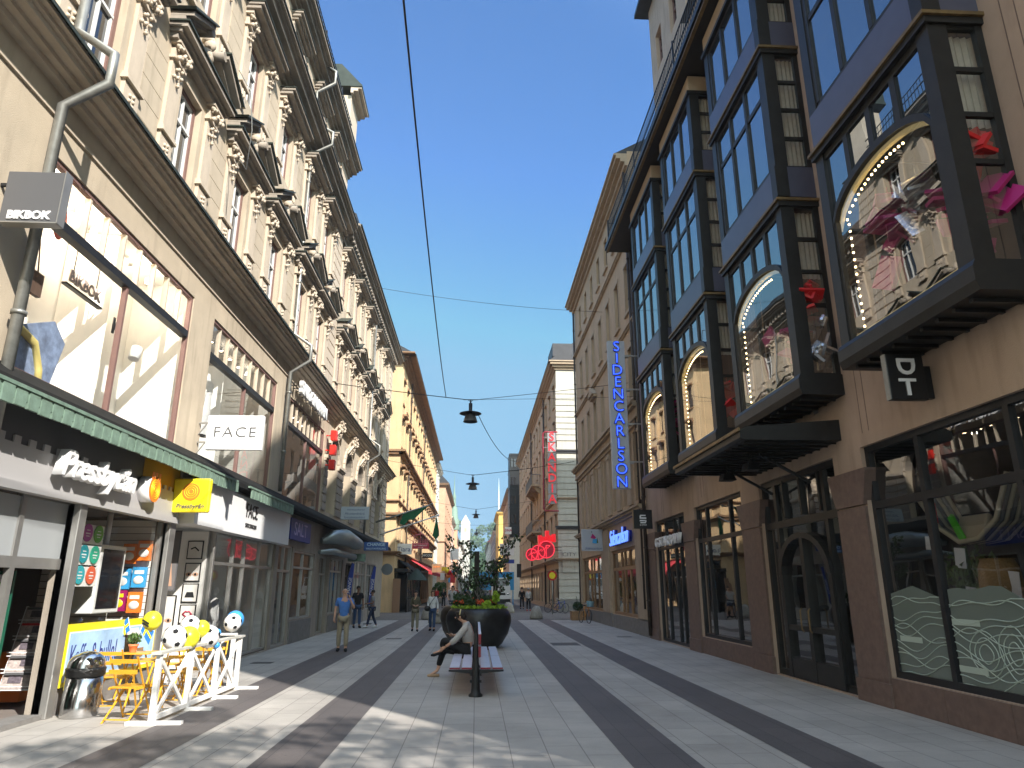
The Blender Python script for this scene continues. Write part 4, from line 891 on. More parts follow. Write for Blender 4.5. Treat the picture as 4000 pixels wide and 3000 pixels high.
for i in range(17):
    c=54.2+48.8*i/16
    q.box(XL,c-.28 if i else 54.2,7.3,XL+.09,min(103,c+.28),18.8)
q.build('pilasters',M['ochre'],Y1)
pipe(Y1,XL+.15,61,.3,19.5,M['darkpipe'],1,.07,swan=[(7.2,.5)]); pipe(Y1,XL+.15,78,.3,19.5,M['darkpipe'],1,.07)
q=MB(); q.box(XL-5,55.3,20.3,XL-1,58,21.8); q.bar((XL-1.2,55,21.8),(XL-1.2,55,23),.04); q.bar((XL-3.2,55,21.8),(XL-3.2,55,23),.04); q.bar((XL-3.2,55,23),(XL-1.2,55,23),.04); q.build('roof_hatch',M['roofdark'],Y1)
block('white_house','narrow white house between the ochre and the peach buildings','L',XL,103.2,113,19.5,'offwhite','offwhite','roofdark',F4,2.6,1.0)
block('peach_house','peach plaster house with small dark windows past the white house on the left','L',-5.6,124,158,19.5,'salmon','ochred','roofdark',[(6,1.6),(10,1.6),(14,1.6)],4.2,.7,roofh=3)
block('pink_house','pink gabled house with white windows farther along the left','L',-5.9,158.3,190,17,'rose','offwhite','copper',F4[:3],3.4,1.3,frame='whiteframe',roofh=4)
block('brick_red_house','rose house with pale trim second to last on the left side','L',-5.9,190.3,240,15.5,'salmon','offwhite','roofred',F4[:3],3.6,1.3,frame='whiteframe')
block('cream_house','cream house at the far left end of the street','L',-5.7,240.5,330,16.5,'offwhite','tan2','copper',F4[:3],4,1.4,roofh=3)
block('side_cream_house','tan house with sunlit cream side wall behind the dark hoarding on the right','R',5.6,118,150,17.8,'tan','tan2','roofdark',[(6,2),(10,2),(14,1.8)],3,1.1,sidem='offwhite')
hd=MB(); hd.box(5.2,112.2,9.4,6.9,117.6,22.5); hd.box(5.15,112.15,22.5,7.0,117.7,22.8)
for z in (11,14,17,20): hd.box(5.12,112.1,z,6.95,117.7,z+.12)
o=hd.build('dark_tower',M['black'],bevel=.03); tag(o,'black clad stair tower rising over the right-hand roofs','tower'); hd=MB()
for z in (12,15,18,21): 
    for x in (5.45,5.95): hd.box(x,112.13,z-.4,x+.28,112.19,z+.9)
hd.build('window',M['pane'],o); hd=MB(); hd.box(5.4,112.4,0,6.8,117.4,9.39); hd.build('base',M['offwhite'],o)
block('yellow_house','bright yellow house with a tall cornice, right side of the far street','R',5.2,168,192,19,'yellowp','yellowp','roofdark',[(6,2.2),(11,2.2)],3,1.1)
block('grey_green_house','grey house with a dark mansard at the far right','R',5.0,192.5,250,16.5,'greyp','offwhite','roofdark',F4[:3],4,1.3,roofh=7)
block('far_white_house','off-white house last on the right side of the street','R',4.4,251,330,17,'offwhite','greyp','roofred',F4[:3],4,1.3,roofh=3)
sp=MB(); sp.lathe([(.32,0),(.28,2),(.2,4),(.13,8),(.07,11),(.02,13)],(6.2,200,19),8); o=sp.build('mast',M['white'],org=(6.2,200,19)); tag(o,'slim white mast rising above the yellow house on the right','mast')
sp=thing('green_spire','slender green copper spire over the left-hand roofs','tower',(-5.5,184,16)); b=MB(); b.lathe([(1.5,0),(1.5,2.5),(1.1,3.0),(.9,5.5),(.55,6.2),(.4,8),(.55,8.6),(.25,9.3),(.1,12),(.02,14.5)],(-6.0,184,16),8); b.build('spire_roof',M['copper'],sp)
b=MB(); b.box(-8,183,0,-5.0,186,16.2); b.build('tower_body',M['salmon'],sp)
pt=thing('pale_tower','pale church-like tower with pointed roof at the end of the street','tower',(-5.5,345,0)); b=MB(); b.box(-7.6,343,0,-3.2,348,31.5); b.build('tower_body',M['cream'],pt); b=MB(); b.prism([(-7.8,342.8,31.5),(-3.0,342.8,31.5),(-5.4,342.8,35.6)],(0,5.4,0)); b.build('tower_roof',M['offwhite'],pt)
b=MB(); b.box(-5.9,342.9,27.5,-4.9,342.98,29.3); b.build('window',M['ochre'],pt)
# hill with trees closing the view
h=MB(); n=24
for i in range(n):
    for j in range(6):
        def hz(a,b_): return [0,9,17,22,25,26,26][b_]*(.85+.15*math.sin(a*.7))
        q_=lambda a,b_:(-120+a*10,400+b_*22,hz(a,b_))
        h.face([q_(i,j),q_(i+1,j),q_(i+1,j+1),q_(i,j+1)],0,True)
tag(h.build('hill',mat('hill_grass',(.07,.10,.04),.9,var=.3)),kind='structure')
h=MB(); rr=random.Random(11); cs=[]
for i in range(46): x=rr.uniform(-26,26); y=rr.uniform(405,470); cs.append(((x,y,(y-400)*.55+rr.uniform(1,6)),(rr.uniform(3,6),rr.uniform(3,6),rr.uniform(3,5))))
leaves(h,cs,9000,.8,rr); tag(h.build('far_wood',leafmat('far_leaf',(.06,.115,.04)),),'green wood on the hill closing the street','wood',kind='stuff')
# ------------------------------------------------------------------ out of frame behind the camera: next block and a street tree that shade the paving
block('block_across_the_side_street','tan block across the side street, behind the camera on the right','R',XR,-30,-9,11.5,'tan','tan2','roofdark',F4,3.2,1.0)
tx,ty=7.4,-3.6
tr=thing('street_tree','tall leafy street tree in the side street behind the camera','tree',(tx,ty,0)); b=MB(); b.tube([(tx,ty,0),(tx+.1,ty,3),(tx-.1,ty+.1,6.5),(tx,ty,11)],[.26,.2,.15,.05],8)
for k in range(9): a=k*.9; b.tube([(tx,ty,6.5+k*.45),(tx+1.7*math.cos(a),ty+1.5*math.sin(a),8.2+k*.5)],[.07,.02],5)
b.build('trunk',M['greystone'],tr); b=MB(); rr=random.Random(21); cs=[((tx+rr.uniform(-2.9,2.6),ty+rr.uniform(-2.6,1.9),10.6+rr.uniform(-2.2,2.2)),(.7,.7,.45)) for _ in range(40)]
leaves(b,cs,5200,.11,rr); b.build('crown',M['leaf2'],tr)
# ------------------------------------------------------------------ signs
def sign(name,label,boxes,mt,org,bevel=.01,group=None,cat='sign'):
    b=MB()
    for bb in boxes: b.box(*bb)
    o=b.build(name,mt,org=org,bevel=bevel); return tag(o,label,cat,group)
s=sign('blade_sign','grey square sign with white letters BIKBOK high beside the downpipe',[(-6.05,8.09,6.2,-5.33,8.21,6.92)],[M['charcoal']],(-6.05,8.15,6.2))
text('BIKBOK',.155,(-5.69,8.085,6.29),FACE_CAM,M['ltext'],s,off=.006,space=.95)
b=MB(); b.box(-5.335,8.075,6.19,-5.322,8.225,6.93); b.box(-6.05,8.075,6.185,-5.335,8.225,6.2); b.build('edge_strip',M['alu'],s); b=MB(); 
for z in (6.3,6.75): b.bar((-6.15,8.15,z),(-6.05,8.15,z),.04)
b.build('bracket',M['blackmet'],s)
s=thing('window_lettering','white BIKBOK letters hanging inside the first-floor display window','sign',(-6.6,11,7.0))
text('BIKBOK',.27,(-6.60,11.05,6.62),FACE_PX,mat('rosy_white_letters',(.72,.60,.55),.6),s,ext=.012,off=.008)
b=MB(); b.box(-6.66,10.5,6.44,-6.58,11.6,6.475); b.bar((-6.62,10.7,6.7),(-6.62,10.7,7.7),.012); b.bar((-6.62,11.4,6.7),(-6.62,11.4,7.7),.012); b.build('rail',M['blackmet'],s)
s=sign('blade_sign','white rectangular sign with thin letters FACE on two brackets',[(-5.95,15.24,4.68,-4.74,15.36,5.45)],[M['white']],(-6,15.3,4.7))
text('FACE',.33,(-5.34,15.235,5.06),FACE_CAM,M['charcoal'],s,off=-.006,space=1.15,sx=1.12)
b=MB()
for z in (4.85,5.28): b.bar((-6.15,15.3,z),(-5.95,15.3,z),.035); b.bar((-6.14,15.3,z-.25),(-5.98,15.3,z),.02)
b.build('bracket',M['alu'],s)
# kiosk letters and disc
s=thing('shop_lettering','bulky white slanted kiosk lettering with orange crown disc on the grey fascia','sign',(-6.0,11.5,3.3))
text('Pressbyrån',.52,(-5.93,11.15,3.50),FACE_PX,M['white'],s,ext=.07,shear=.3,off=.012,space=.92,sx=1.05)
b=MB(); b.tube([(-6.06,12.93,3.5),(-5.84,12.93,3.5)],.235,28,0,True); b.build('disc_case',M['white'],s)
b=MB(); b.tube([(-5.84,12.93,3.5),(-5.832,12.93,3.5)],.23,28); 
for k in (-1,0,1): b.box(-5.84,12.93+k*.13-.04,3.68,-5.832,12.93+k*.13+.04,3.80)
b.build('disc',M['orange'],s); b=MB()
for rr_ in (.17,.13,.09,.045):
    b.tube([(-5.829,12.93+rr_*math.cos(t*.3142),3.5+rr_*math.sin(t*.3142)) for t in range(21)],.006,4,caps=False)
b.build('rings',M['yellow'],s)
s=sign('blade_sign','yellow square kiosk sign with orange disc at the end of the fascia',[(-6.08,14.24,3.22,-5.34,14.36,3.90)],[M['yellow']],(-6,14.3,3.2),bevel=.04)
b=MB(); b.tube([(-5.71,14.24,3.63),(-5.71,14.228,3.63)],.17,28); b.build('disc',M['orange'],s); b=MB()
for rr_ in (.13,.09,.05): b.tube([(-5.71+rr_*math.cos(t*.3142),14.225,3.63+rr_*math.sin(t*.3142)) for t in range(21)],.006,4,caps=False)
b.build('rings',M['yellow'],s); text('Pressbyrån',.125,(-5.71,14.235,3.34),FACE_CAM,M['charcoal'],s,shear=.3,ext=.004,off=.002)
s=thing('shop_lettering','black letters FACE STOCKHOLM on the white fascia','sign',(-5.84,18.6,3.3)); text('FACE',.50,(-5.845,18.62,3.66),FACE_PX,M['black'],s,ext=.012,sx=.82); text('STOCKHOLM',.15,(-5.845,18.62,3.3),FACE_PX,M['black'],s,ext=.012)
s=thing('wall_lettering','row of white upright letters on stand-offs high above the third display window','sign',(-6,24.5,8.1)); text('SKIDGRUPPEN',.62,(-5.9,24.5,8.18),FACE_PX,M['white'],s,ext=.06,off=.015,sx=1.0,space=1.0)
b=MB()
for i in range(14): b.bar((-6.15,22.2+i*.38,8.15),(-5.94,22.2+i*.38,8.15),.03)
b.build('standoff',M['blackmet'],s)
for i,(z,l) in enumerate(((7.7,'topmost of the three red blocks under the white wall letters'),(7.1,'middle one of the three red blocks under the white wall letters'),(6.5,'lowest of the three red blocks under the white wall letters'))):
    b=MB(); b.tube([(-6.15,28.0,z),(-5.9,28.0,z)],.03,6); b.box(-5.95,27.85,z-.2,-5.72,28.15,z+.2); tag(b.build('red_block',mat('red_block_%d'%i,(.75,.03,.02),.4),bevel=.05),l,'sign','red blocks on the wall')
s=sign('shop_sign','dark blue shop sign with letters SALT beside the white fascia',[(-6.12,23.2,3.3,-6.0,26.0,3.98)],[M['blue']],(-6.1,24.6,3.3)); text('SALT',.62,(-5.995,24.5,3.64),FACE_PX,mat('pale_lilac_letters',(.45,.42,.75),.5),s,sx=1.3)
s=sign('blade_sign','white dentist sign with grey-blue writing over the silver awning housing',[(-5.92,30.94,4.62,-4.71,31.06,5.17)],[mat('pale_blue_white_panel',(.42,.48,.54),.4)],(-5.9,31,4.6))
gt=mat('grey_blue_writing',(.08,.12,.25),.6); text('distriktstandvården',.10,(-5.27,30.935,5.04),FACE_CAM,gt,s,ext=.003); text('Akuttandvård',.155,(-5.32,30.935,4.87),FACE_CAM,gt,s,ext=.003,off=-.001); text('Specialisttandvård',.125,(-5.32,30.935,4.71),FACE_CAM,gt,s,ext=.003,off=-.001)
s=sign('blade_sign','blue exchange sign reading CHANGE above the shop door',[(-5.62,35.94,3.55,-4.42,36.06,3.97)],[mat('steel_blue_sign',(.03,.09,.30),.45)],(-5.6,36,3.5)); lb=mat('pale_blue_letters',(.45,.60,.75),.5)
text('CHANGE',.22,(-5.02,35.935,3.84),FACE_CAM,lb,s,off=.005); text('VALUTAVÄXLING',.125,(-5.02,35.935,3.64),FACE_CAM,lb,s,off=.002)
b=MB(); b.box(-6.0,33.8,2.95,-5.2,34.0,3.3); tag(b.build('shop_sign',M['copper']),'small green sign under the blue exchange sign','sign')
def pennant(x,y,label):
    t=thing('beach_flag',label,'flag',(x,y,0),'blue exchange flags'); b=MB(); b.tube([(x,y,0),(x-.04,y,1.2),(x-.02,y,2.2),(x+.16,y,2.85)],.015,6); b.box(x-.2,y-.2,0,x+.2,y+.2,.03); b.build('pole',M['blackmet'],t)
    b=MB(); b.prism([(x-.02,y,.9),(x+.16,y,.95),(x+.28,y,2.8),(x+.17,y,2.85),(x+.02,y,2.2)],(0,.012,0)); b.build('cloth',M['blue'],t); o=text('CHANGE',.2,(x+.11,y-.006,1.8),FACE_CAM@Matrix.Rotation(math.radians(84),3,'Z'),M['ltext'],t,ext=.003)
pennant(-5.75,32.6,'blue flag with white lettering beside the man in black, nearer of the two'); pennant(-5.45,37.5,'blue flag with white lettering behind the person in grey, farther of the two')
# ochre side blade signs
s=sign('blade_sign','white TIARA sign on the ochre corner building',[(-6.25,55.9,4.24,-5.05,56.05,5.05)],[M['white']],(-6.2,56,4.2)); text('Tiara',.5,(-5.65,55.89,4.62),FACE_CAM,gt,s)
s=sign('blade_sign','black NICOLE sign with white letters',[(-4.65,61.9,4.2,-3.77,62.05,4.63)],[M['black']],(-4.6,62,4.2)); text('NICOLE',.23,(-4.21,61.89,4.41),FACE_CAM,M['ltext'],s,off=.008)
s=sign('blade_sign','small brown and orange sign under the black one on the left',[(-4.1,66.9,3.1,-3.2,67.02,3.85)],[M['ochred']],(-4,67,3)); text('NEWS',.22,(-3.65,66.89,3.6),FACE_CAM,M['orange'],s)
s=thing('crown_sign','crimson openwork crown sign over a lettered plate on the ochre building','sign',(-4.7,60,4.9)); b=MB(); b.box(-5.38,59.95,4.87,-3.98,60.05,5.28); b.build('plate',M['redsign'],s)
text('BUTTNINGHOF',.16,(-4.68,59.94,5.14),FACE_CAM,M['ltext'],s,ext=.003); text('GULD & UR',.09,(-4.68,59.94,4.96),FACE_CAM,M['ltext'],s,ext=.003)
b=MB(); cx=-4.7
for k in range(5):
    a=(k-2)*.26; b.tube([(cx+a,60,5.42),(cx+a*2.1,60,5.72),(cx+a*1.6,60,5.98-abs(k-2)*.05),(cx,60,6.12)],.022,5); b.ball((cx+a*2.1,60,5.76),.045,6,k=4)
for k in range(7): b.ball((cx-.6+k*.2,60,5.40),.05,6,k=4)
for k in range(8): b.tube([(cx-.56+k*.16+.07*math.cos(t),60,5.55+.07*math.sin(t)) for t in [i*.785 for i in range(9)]],.014,4,caps=False)
b.box(cx-.7,59.97,5.29,cx+.7,60.03,5.35); b.ball((cx,60,6.2),.06,8,k=5); b.build('crown',mat('rosy_enamel',(.55,.16,.22),.5),s)
def flagpole(p0,p1,label,fl):
    t=thing('flagpole',label,'flagpole',p0,'leaning flagpoles with green flags'); b=MB(); b.tube([p0,p1],[.06,.035],8); b.ball(p1,.08,8,k=6); b.build('pole',M['ltext'] if fl else M['zinc'],t)
    b=MB(); rr=random.Random(3); p1=Vector(p1)
    if fl: # hanging furled
        top=p1+Vector((-.12,0,-.05)); 
        b.prism([top,top+Vector((.02,0,-.05)),top+Vector((.18,0,-.9)),top+Vector((.2,0,-1.2)),top+Vector((0,0,-1.45)),top+Vector((-.22,0,-1.2)),top+Vector((-.1,0,-.6))],(0,.16,0))
    else:
        a=Vector(p0); d=p1-a
        b.prism([a+d*.95,a+d*.48,a+d*.42+Vector((0,0,-.55)),a+d*.5+Vector((0,0,-.75)),a+d*.58+Vector((0,0,-.5)),a+d*.66+Vector((0,0,-.6)),a+d*.8+Vector((0,0,-.3))],(0,.14,0))
    b.build('flag',mat('bottle_green_flag',(.015,.12,.05),.8,var=.3,vscale=5),t,bevel=.02)
flagpole((-6.15,45.4,5.0),(-2.45,45.0,6.18),'white flagpole leaning out with a green flag hanging from its tip',1)
flagpole((-6.15,43.4,5.6),(-2.85,44.6,6.85),'grey flagpole leaning out with a green flag wrapped along it, upper one',0)
b=MB(); b.tube([(-5.75,46.85,2.9),(-5.75,46.75,2.9)],.36,24); b.bar((-5.75,46.85,2.9),(-6.15,46.85,2.9),.04); tag(b.build('round_sign',mat('faded_grey_disc',(.16,.18,.20),.6)),'round grey sign seen from behind at the far left corner','sign')
# right hand blades
s=thing('blade_sign','black double box sign with letters D and T turned sideways','sign',(6.1,9.2,4.3)); b=MB(); b.box(5.80,9.14,4.33,6.34,9.24,5.0); b.build('front_box',M['black'],s,bevel=.008); b=MB(); b.box(5.98,9.241,4.38,6.5,9.32,4.86); b.build('rear_box',M['black'],s)
b=MB(); b.box(5.785,9.14,4.33,5.799,9.24,5.0); b.build('edge_strip',M['zinc'],s)
text('D',.36,(6.06,9.13,4.82),FACE_CAM@Matrix.Rotation(-math.pi/2,3,'Z'),M['ltext'],s,off=.008); text('T',.34,(6.06,9.13,4.50),FACE_CAM,M['ltext'],s,off=.006,sx=1.2)
s=thing('blade_sign','black square sign with white striped letter on the bay window building corner','sign',(6.0,25.3,3.8)); b=MB(); b.box(5.66,25.2,3.82,6.34,25.34,4.49); b.build('box',M['black'],s); b=MB(); b.box(5.652,25.2,3.82,5.66,25.34,4.49); b.build('edge_strip',M['bronzegold'],s)
b=MB()
for z0,z1,x0,x1 in ((4.27,4.31,5.90,6.10),(4.17,4.22,5.88,6.12),(4.08,4.13,5.88,6.12),(4.01,4.05,5.90,6.10)): b.box(x0,25.185,z0,x1,25.199,z1)
b.box(5.88,25.185,4.22,5.93,25.199,4.28); b.box(6.07,25.185,4.05,6.12,25.199,4.13); b.build('letter',M['ltext'],s); text('G-STAR',.075,(6.0,25.19,3.95),FACE_CAM,M['ltext'],s,ext=.003)
s=thing('shop_lettering','white angular letters G-STAR RAW over the door of the corner shop','sign',(6.3,23.4,3.1)); text('G-STAR RAW',.42,(6.33,23.3,3.27),FACE_NX,M['ltext'],s,ext=.05,off=.008,sx=1.22)
s=thing('blade_sign','tall pale column sign with blue neon letters SIDENCARLSON stacked downward','sign',(5.5,26.2,5.4)); b=MB(); b.box(5.15,26.12,5.38,5.83,26.34,11.32); b.build('panel',mat('pale_blue_grey_panel',(.38,.40,.44),.45),s,bevel=.01)
for i,ch in enumerate('SIDENCARLSON'):
    z=11.05-i*.494; text(ch,.60,(5.49,26.09,z),FACE_CAM,mat('deep_blue_letter_tray',(.01,.02,.30),.4) if i==0 else bpy.data.materials['deep_blue_letter_tray'],s,ext=.015,off=.018,name='letter_tray'); text(ch,.60,(5.49,26.065,z),FACE_CAM,M['neonblue'],s,ext=.008,off=-.012,name='neon_letter')
b=MB()
for z in (6.4,7.9,9.3,10.7): b.box(5.83,26.2,z,6.45,26.26,z+.05); b.box(5.83,26.12,z-.05,6.0,26.34,z-.02)
b.build('bracket',M['alu'],s)
s=thing('shop_lettering','pale blue neon handwriting over the oak shop window','sign',(6.2,31,3.9)); text('Sidencarlson',1.0,(6.36,31.1,3.92),FACE_NX,bpy.data.materials['deep_blue_letter_tray'],s,ext=.06,shear=.35,sx=1.0,space=.82,name='letter_tray'); text('Sidencarlson',1.0,(6.24,31.1,3.92),FACE_NX,M['neonblue2'],s,ext=.02,shear=.35,sx=1.0,space=.82,name='neon_lettering',off=-.012)
s=sign('blade_sign','white square sign with small pink and blue figure and handwriting beside the neon shop name',[(5.34,35.9,3.56,6.45,36.05,4.63)],[mat('pale_grey_board',(.42,.44,.48),.5)],(5.3,36,3.5)); text('Sidencarlson',.17,(5.92,35.89,3.68),FACE_CAM,gt,s,shear=.4,ext=.003)
b=MB(); b.prism([(5.8,35.88,4.2),(6.0,35.88,4.15),(6.08,35.88,4.22),(5.9,35.88,4.42)],(0,.015,0),0); b.prism([(5.88,35.878,3.95),(6.1,35.878,3.92),(6.12,35.878,4.15),(5.92,35.878,4.15)],(0,.015,0),1); b.prism([(6.1,35.88,3.95),(6.18,35.88,3.95),(6.14,35.88,4.25)],(0,.012,0),2); b.ball((5.86,35.88,4.5),(.03,.01,.03),8,3); b.build('figure',[M['magenta'],M['bluelight'],M['leaf2'],M['charcoal']],s)
# red vertical frame sign
s=thing('blade_sign','red tube framed vertical sign with letters SKANDIA on grey plates','sign',(5.9,55.5,7.5)); b=MB(); b.tube([(6.5,55.5,14.0),(5.45,55.5,14.0),(5.3,55.5,13.85),(5.3,55.5,7.75),(5.45,55.5,7.6),(6.5,55.5,7.6)],.06,8); b.build('frame',mat('dark_red_tube',(.25,.015,.03),.4),s)
b=MB(); 
for i in range(7): z=13.55-i*.84; b.box(5.68,55.46,z-.37,6.33,55.54,z+.37); b.bar((5.3,55.5,z),(5.68,55.5,z),.03)
b.build('plate',mat('grey_letter_plate',(.28,.29,.31),.5),s)
for i,ch in enumerate('SKANDIA'): text(ch,.95,(6.0,55.44,13.55-i*.84),FACE_CAM,M['skandred'],s,ext=.03,off=.015,name='letter')
s=thing('neon_sign','red neon sign of three overlapping rings with letters on the tan corner house','sign',(5,54,4)); 
for cx,cz,r_ in ((5.3,4.53,.62),(4.68,4.32,.52),(4.19,4.16,.42)):
    b=MB(); b.tube([(cx,54.02+.1*r_,cz),(cx,54.1+.1*r_,cz)],r_*.98,28); b.build('disc',M['redsign'],s)
    b=MB(); b.tube([(cx+r_*math.cos(i*.2618),53.98,cz+r_*math.sin(i*.2618)) for i in range(25)],.04,6,caps=False); b.bar((cx,53.98,cz-r_*.9),(cx,53.98,cz+r_*.5),.05); b.bar((cx,53.98,cz+.05),(cx+r_*.5,53.98,cz+r_*.45),.05); b.bar((cx-r_*.6,53.98,cz-r_*.2),(cx,53.98,cz+r_*.3),.05); 
    if r_>.6: b.bar((cx,53.98,cz+r_*.5),(cx+r_*.5,53.98,cz+r_*.5),.05)
    b.build('neon_ring',M['neonred'],s)
b=MB()
for x,z0,z1 in ((4.85,4.9,5.6),(5.15,5.1,5.5),(5.4,5.1,5.95),(5.68,5.15,5.6),(5.9,5.1,5.7)): b.box(x-.15,54.0,z0,x+.15,54.5,z1)
b.build('crown',mat('bright_red_box',(.55,.01,.02),.35,emit=(.5,.01,.015),es=.25),s); b=MB(); b.bar((5.9,54.2,4.5),(6.5,54.2,4.5),.04); b.bar((5.9,54.2,4.7),(6.5,54.2,4.7),.04); b.build('bracket',M['iron'],s)
s=sign('wall_sign','pale sign reading CITY OPTIK on the rusticated corner',[(6.75,55.86,2.9,7.9,55.92,4.6)],[M['cream']],(7.3,55.9,2.9)); text('CITY',.42,(7.3,55.85,4.25),FACE_CAM,M['charcoal'],s,off=-.003,sx=1.2); text('OPTIK',.36,(7.3,55.85,3.75),FACE_CAM,M['pink'],s,off=-.003,sx=1.2); text('STOCK',.28,(7.3,55.85,3.3),FACE_CAM,M['pink'],s,off=-.003,sx=1.2)
s=thing('road_sign','round yellow no-entry style sign with red rim on a grey pole','sign',(5.3,50,0)); b=MB(); b.tube([(5.3,50,0),(5.3,50,2.9)],.03,8); b.build('pole',M['zinc'],s); b=MB(); b.tube([(5.3,49.96,2.57),(5.3,49.93,2.57)],.33,28,0); b.build('rim',M['red'],s); b=MB(); b.tube([(5.3,49.925,2.57),(5.3,49.915,2.57)],.22,24); b.build('face',M['yellow'],s)
s=sign('blade_sign','small white sign with red DNA letters hung far down the right side',[(4.42,109.9,9.7,5.4,110.05,10.75)],[M['white']],(4.9,110,9.7)); text('DNA',.5,(4.9,109.88,10.25),FACE_CAM,M['redsign'],s,off=.01)
for (x,y,z,w_,h_,c_,l_) in ((-3.6,118,7,1.4,1.8,'white','white banner with pink print hanging from a pole far down the left side'),(-3.4,100,3.2,.9,1.6,'bluelight','tall pale blue sign under the green flag, far left'),(3.2,75,5.6,1.5,1.2,'white','white banner with black dots seen above the planter tree'),(4.6,104,3.4,1.2,.8,'red','red box sign far down the right side'),(4.4,96,5.1,1.4,.5,'blue','navy and white blade sign far down the right side'),(-3.9,92,4.0,1,.5,'yellow','yellow blade sign beyond the red awning'),(4.9,82,3.6,.5,1.5,'black','narrow black blade sign near the dark stair tower'),(-2.9,90,2.9,.6,1.2,'red','red banner hanging beyond the planter tree'),(-4.0,86,3.0,.5,.8,'white','small white sign beyond the red awning')):
    sign('blade_sign',l_,[(x-w_/2,y-.05,z-h_/2,x+w_/2,y+.05,z+h_/2)],[M[c_]],(x,y,z-h_/2))
# awnings on the ochre building
a=thing('awning','red sloping awning along the ochre building','awning',(-5.6,75,3)); b=MB(); b.prism([(-6.1,66,4.3),(-4.3,66,3.25),(-4.3,66,2.95),(-4.33,66,2.95),(-4.33,66,3.2),(-6.1,66,4.24)],(0,27,0)); b.build('canvas',mat('faded_red_canvas',(.55,.05,.06),.8,var=.1),a); b=MB()
for y in (66.1,75,84,92.9): b.bar((-6.1,y,3.2),(-4.3,y,3.15),.04)
b.build('arm',M['iron'],a)
a=thing('awning','black awning with white edge over the cafe front on the corner','awning',(-5.6,60,3)); b=MB(); b.prism([(-6.1,56.5,3.9),(-4.9,56.5,3.0),(-4.9,56.5,2.7),(-4.95,56.5,2.7),(-4.95,56.5,2.95),(-6.1,56.5,3.8)],(0,8,0)); b.build('canvas',M['fblack'],a); b=MB(); b.box(-4.94,56.45,2.62,-4.88,64.55,2.72); b.build('edge',M['ltext'],a)
b=MB(); b.box(-6.15,54.0,0,-5.6,54.1,2.4); tag(b.build('shutter',mat('rust_shutter',(.25,.14,.08),.7)),'rust brown shutter at the corner of the ochre building','shutter')
# ------------------------------------------------------------------ hanging lamps and cables
def lamp_proto():
    t=thing('hanging_lamp','x','lamp',(0,0,0),'lamps strung over the street')
    b=MB(); b.tube([(0,0,-.02),(0,0,-.16)],.03,8); b.bar((-.3,0,0),(.3,0,0),.03); b.bar((-.12,0,0),(0,0,-.1),.02); b.bar((.12,0,0),(0,0,-.1),.02); b.build('hanger',M['iron'],t)
    b=MB(); b.lathe([(.001,-.15),(.08,-.16),(.075,-.5),(.1,-.52)],(0,0,0),14); b.build('stem',M['iron'],t)
    b=MB(); b.lathe([(.08,-.50),(.30,-.55),(.46,-.60),(.47,-.615),(.44,-.625),(.2,-.60),(.1,-.58)],(0,0,0),28); b.build('disc',M['iron'],t)
    b=MB(); b.lathe([(.12,-.58),(.19,-.66),(.25,-.78),(.285,-.93),(.30,-.94),(.30,-.97),(.27,-.965),(.25,-.80),(.1,-.72)],(0,0,0),28); b.build('lamp_shade',M['charcoal'],t)
    return t
LP=lamp_proto(); LP.location=(-.33,28.6,9.45); LP['label']='grey disc lamp hanging over the street, largest and nearest of the three'
dup(LP,(-.3,46,8.95),label='grey disc lamp hanging over the street, middle one of the three'); dup(LP,(-.1,77,10.0),label='grey disc lamp hanging over the street, smallest and farthest of the three'); dup(LP,(-.05,112,10.6),label='tiny disc lamp far down the street, beyond the three larger ones')
def cable(p0,p1,sag,label,r=.012,n=14):
    p0,p1=Vector(p0),Vector(p1); b=MB(); b.tube([p0.lerp(p1,i/n)-Vector((0,0,sag*4*(i/n)*(1-i/n))) for i in range(n+1)],r,5); o=b.build('cable',M['cable'],org=tuple(p0)); tag(o,label,'cable','wires strung across the street')
cable((-6.15,28.6,10.1),(-.6,28.6,9.46),.02,'wire from the left facade to the nearest disc lamp',.018); cable((-.05,28.6,9.46),(6.5,28.6,10.3),.02,'wire from the nearest disc lamp to the right facade')
cable((-.05,28.6,9.46),(6.5,26.8,9.2),.02,'lower second wire from the nearest disc lamp to the right facade',.008)
cable((-1.38,28.6,9.55),(-.95,2,9.4),.6,'long dark wire running overhead from the nearest disc lamp towards the viewer',.016,24)
cable((-.05,28.6,8.9),(3.0,45,9.9),.9,'sagging wire from the nearest disc lamp down to the next cross wire',.016)
cable((-6.15,46,9.9),(-.6,46,8.96),.02,'wire from the left facade to the middle disc lamp'); cable((0,46,8.96),(6.5,46,9.9),.05,'wire from the middle disc lamp to the right facade',.018)
cable((-6.15,77,11),(-.4,77,10.0),.02,'wire from the left to the farthest of the three disc lamps',.016); cable((.2,77,10.0),(6.5,77,11),.02,'wire from the farthest of the three disc lamps to the right',.016)
cable((-6.15,30,15.4),(6.5,34,15.8),.25,'thin bare wire crossing the sky high above the lamps',.010); cable((-6.15,112,11.6),(6,112,11.6),.4,'faint wire holding the tiny far lamp',.02)
b=MB(); b.tube([(XL+.5,14.4,11.4),(XL+.75,14.2,11.0),(XL+.85,14.0,11.9),(XL+.8,13.8,12.8),(XL+.5,13.7,13.3)][::1],.012,5); tag(b.build('cable',M['zinc']),'loose grey wire curling off a pediment on the left facade','cable')
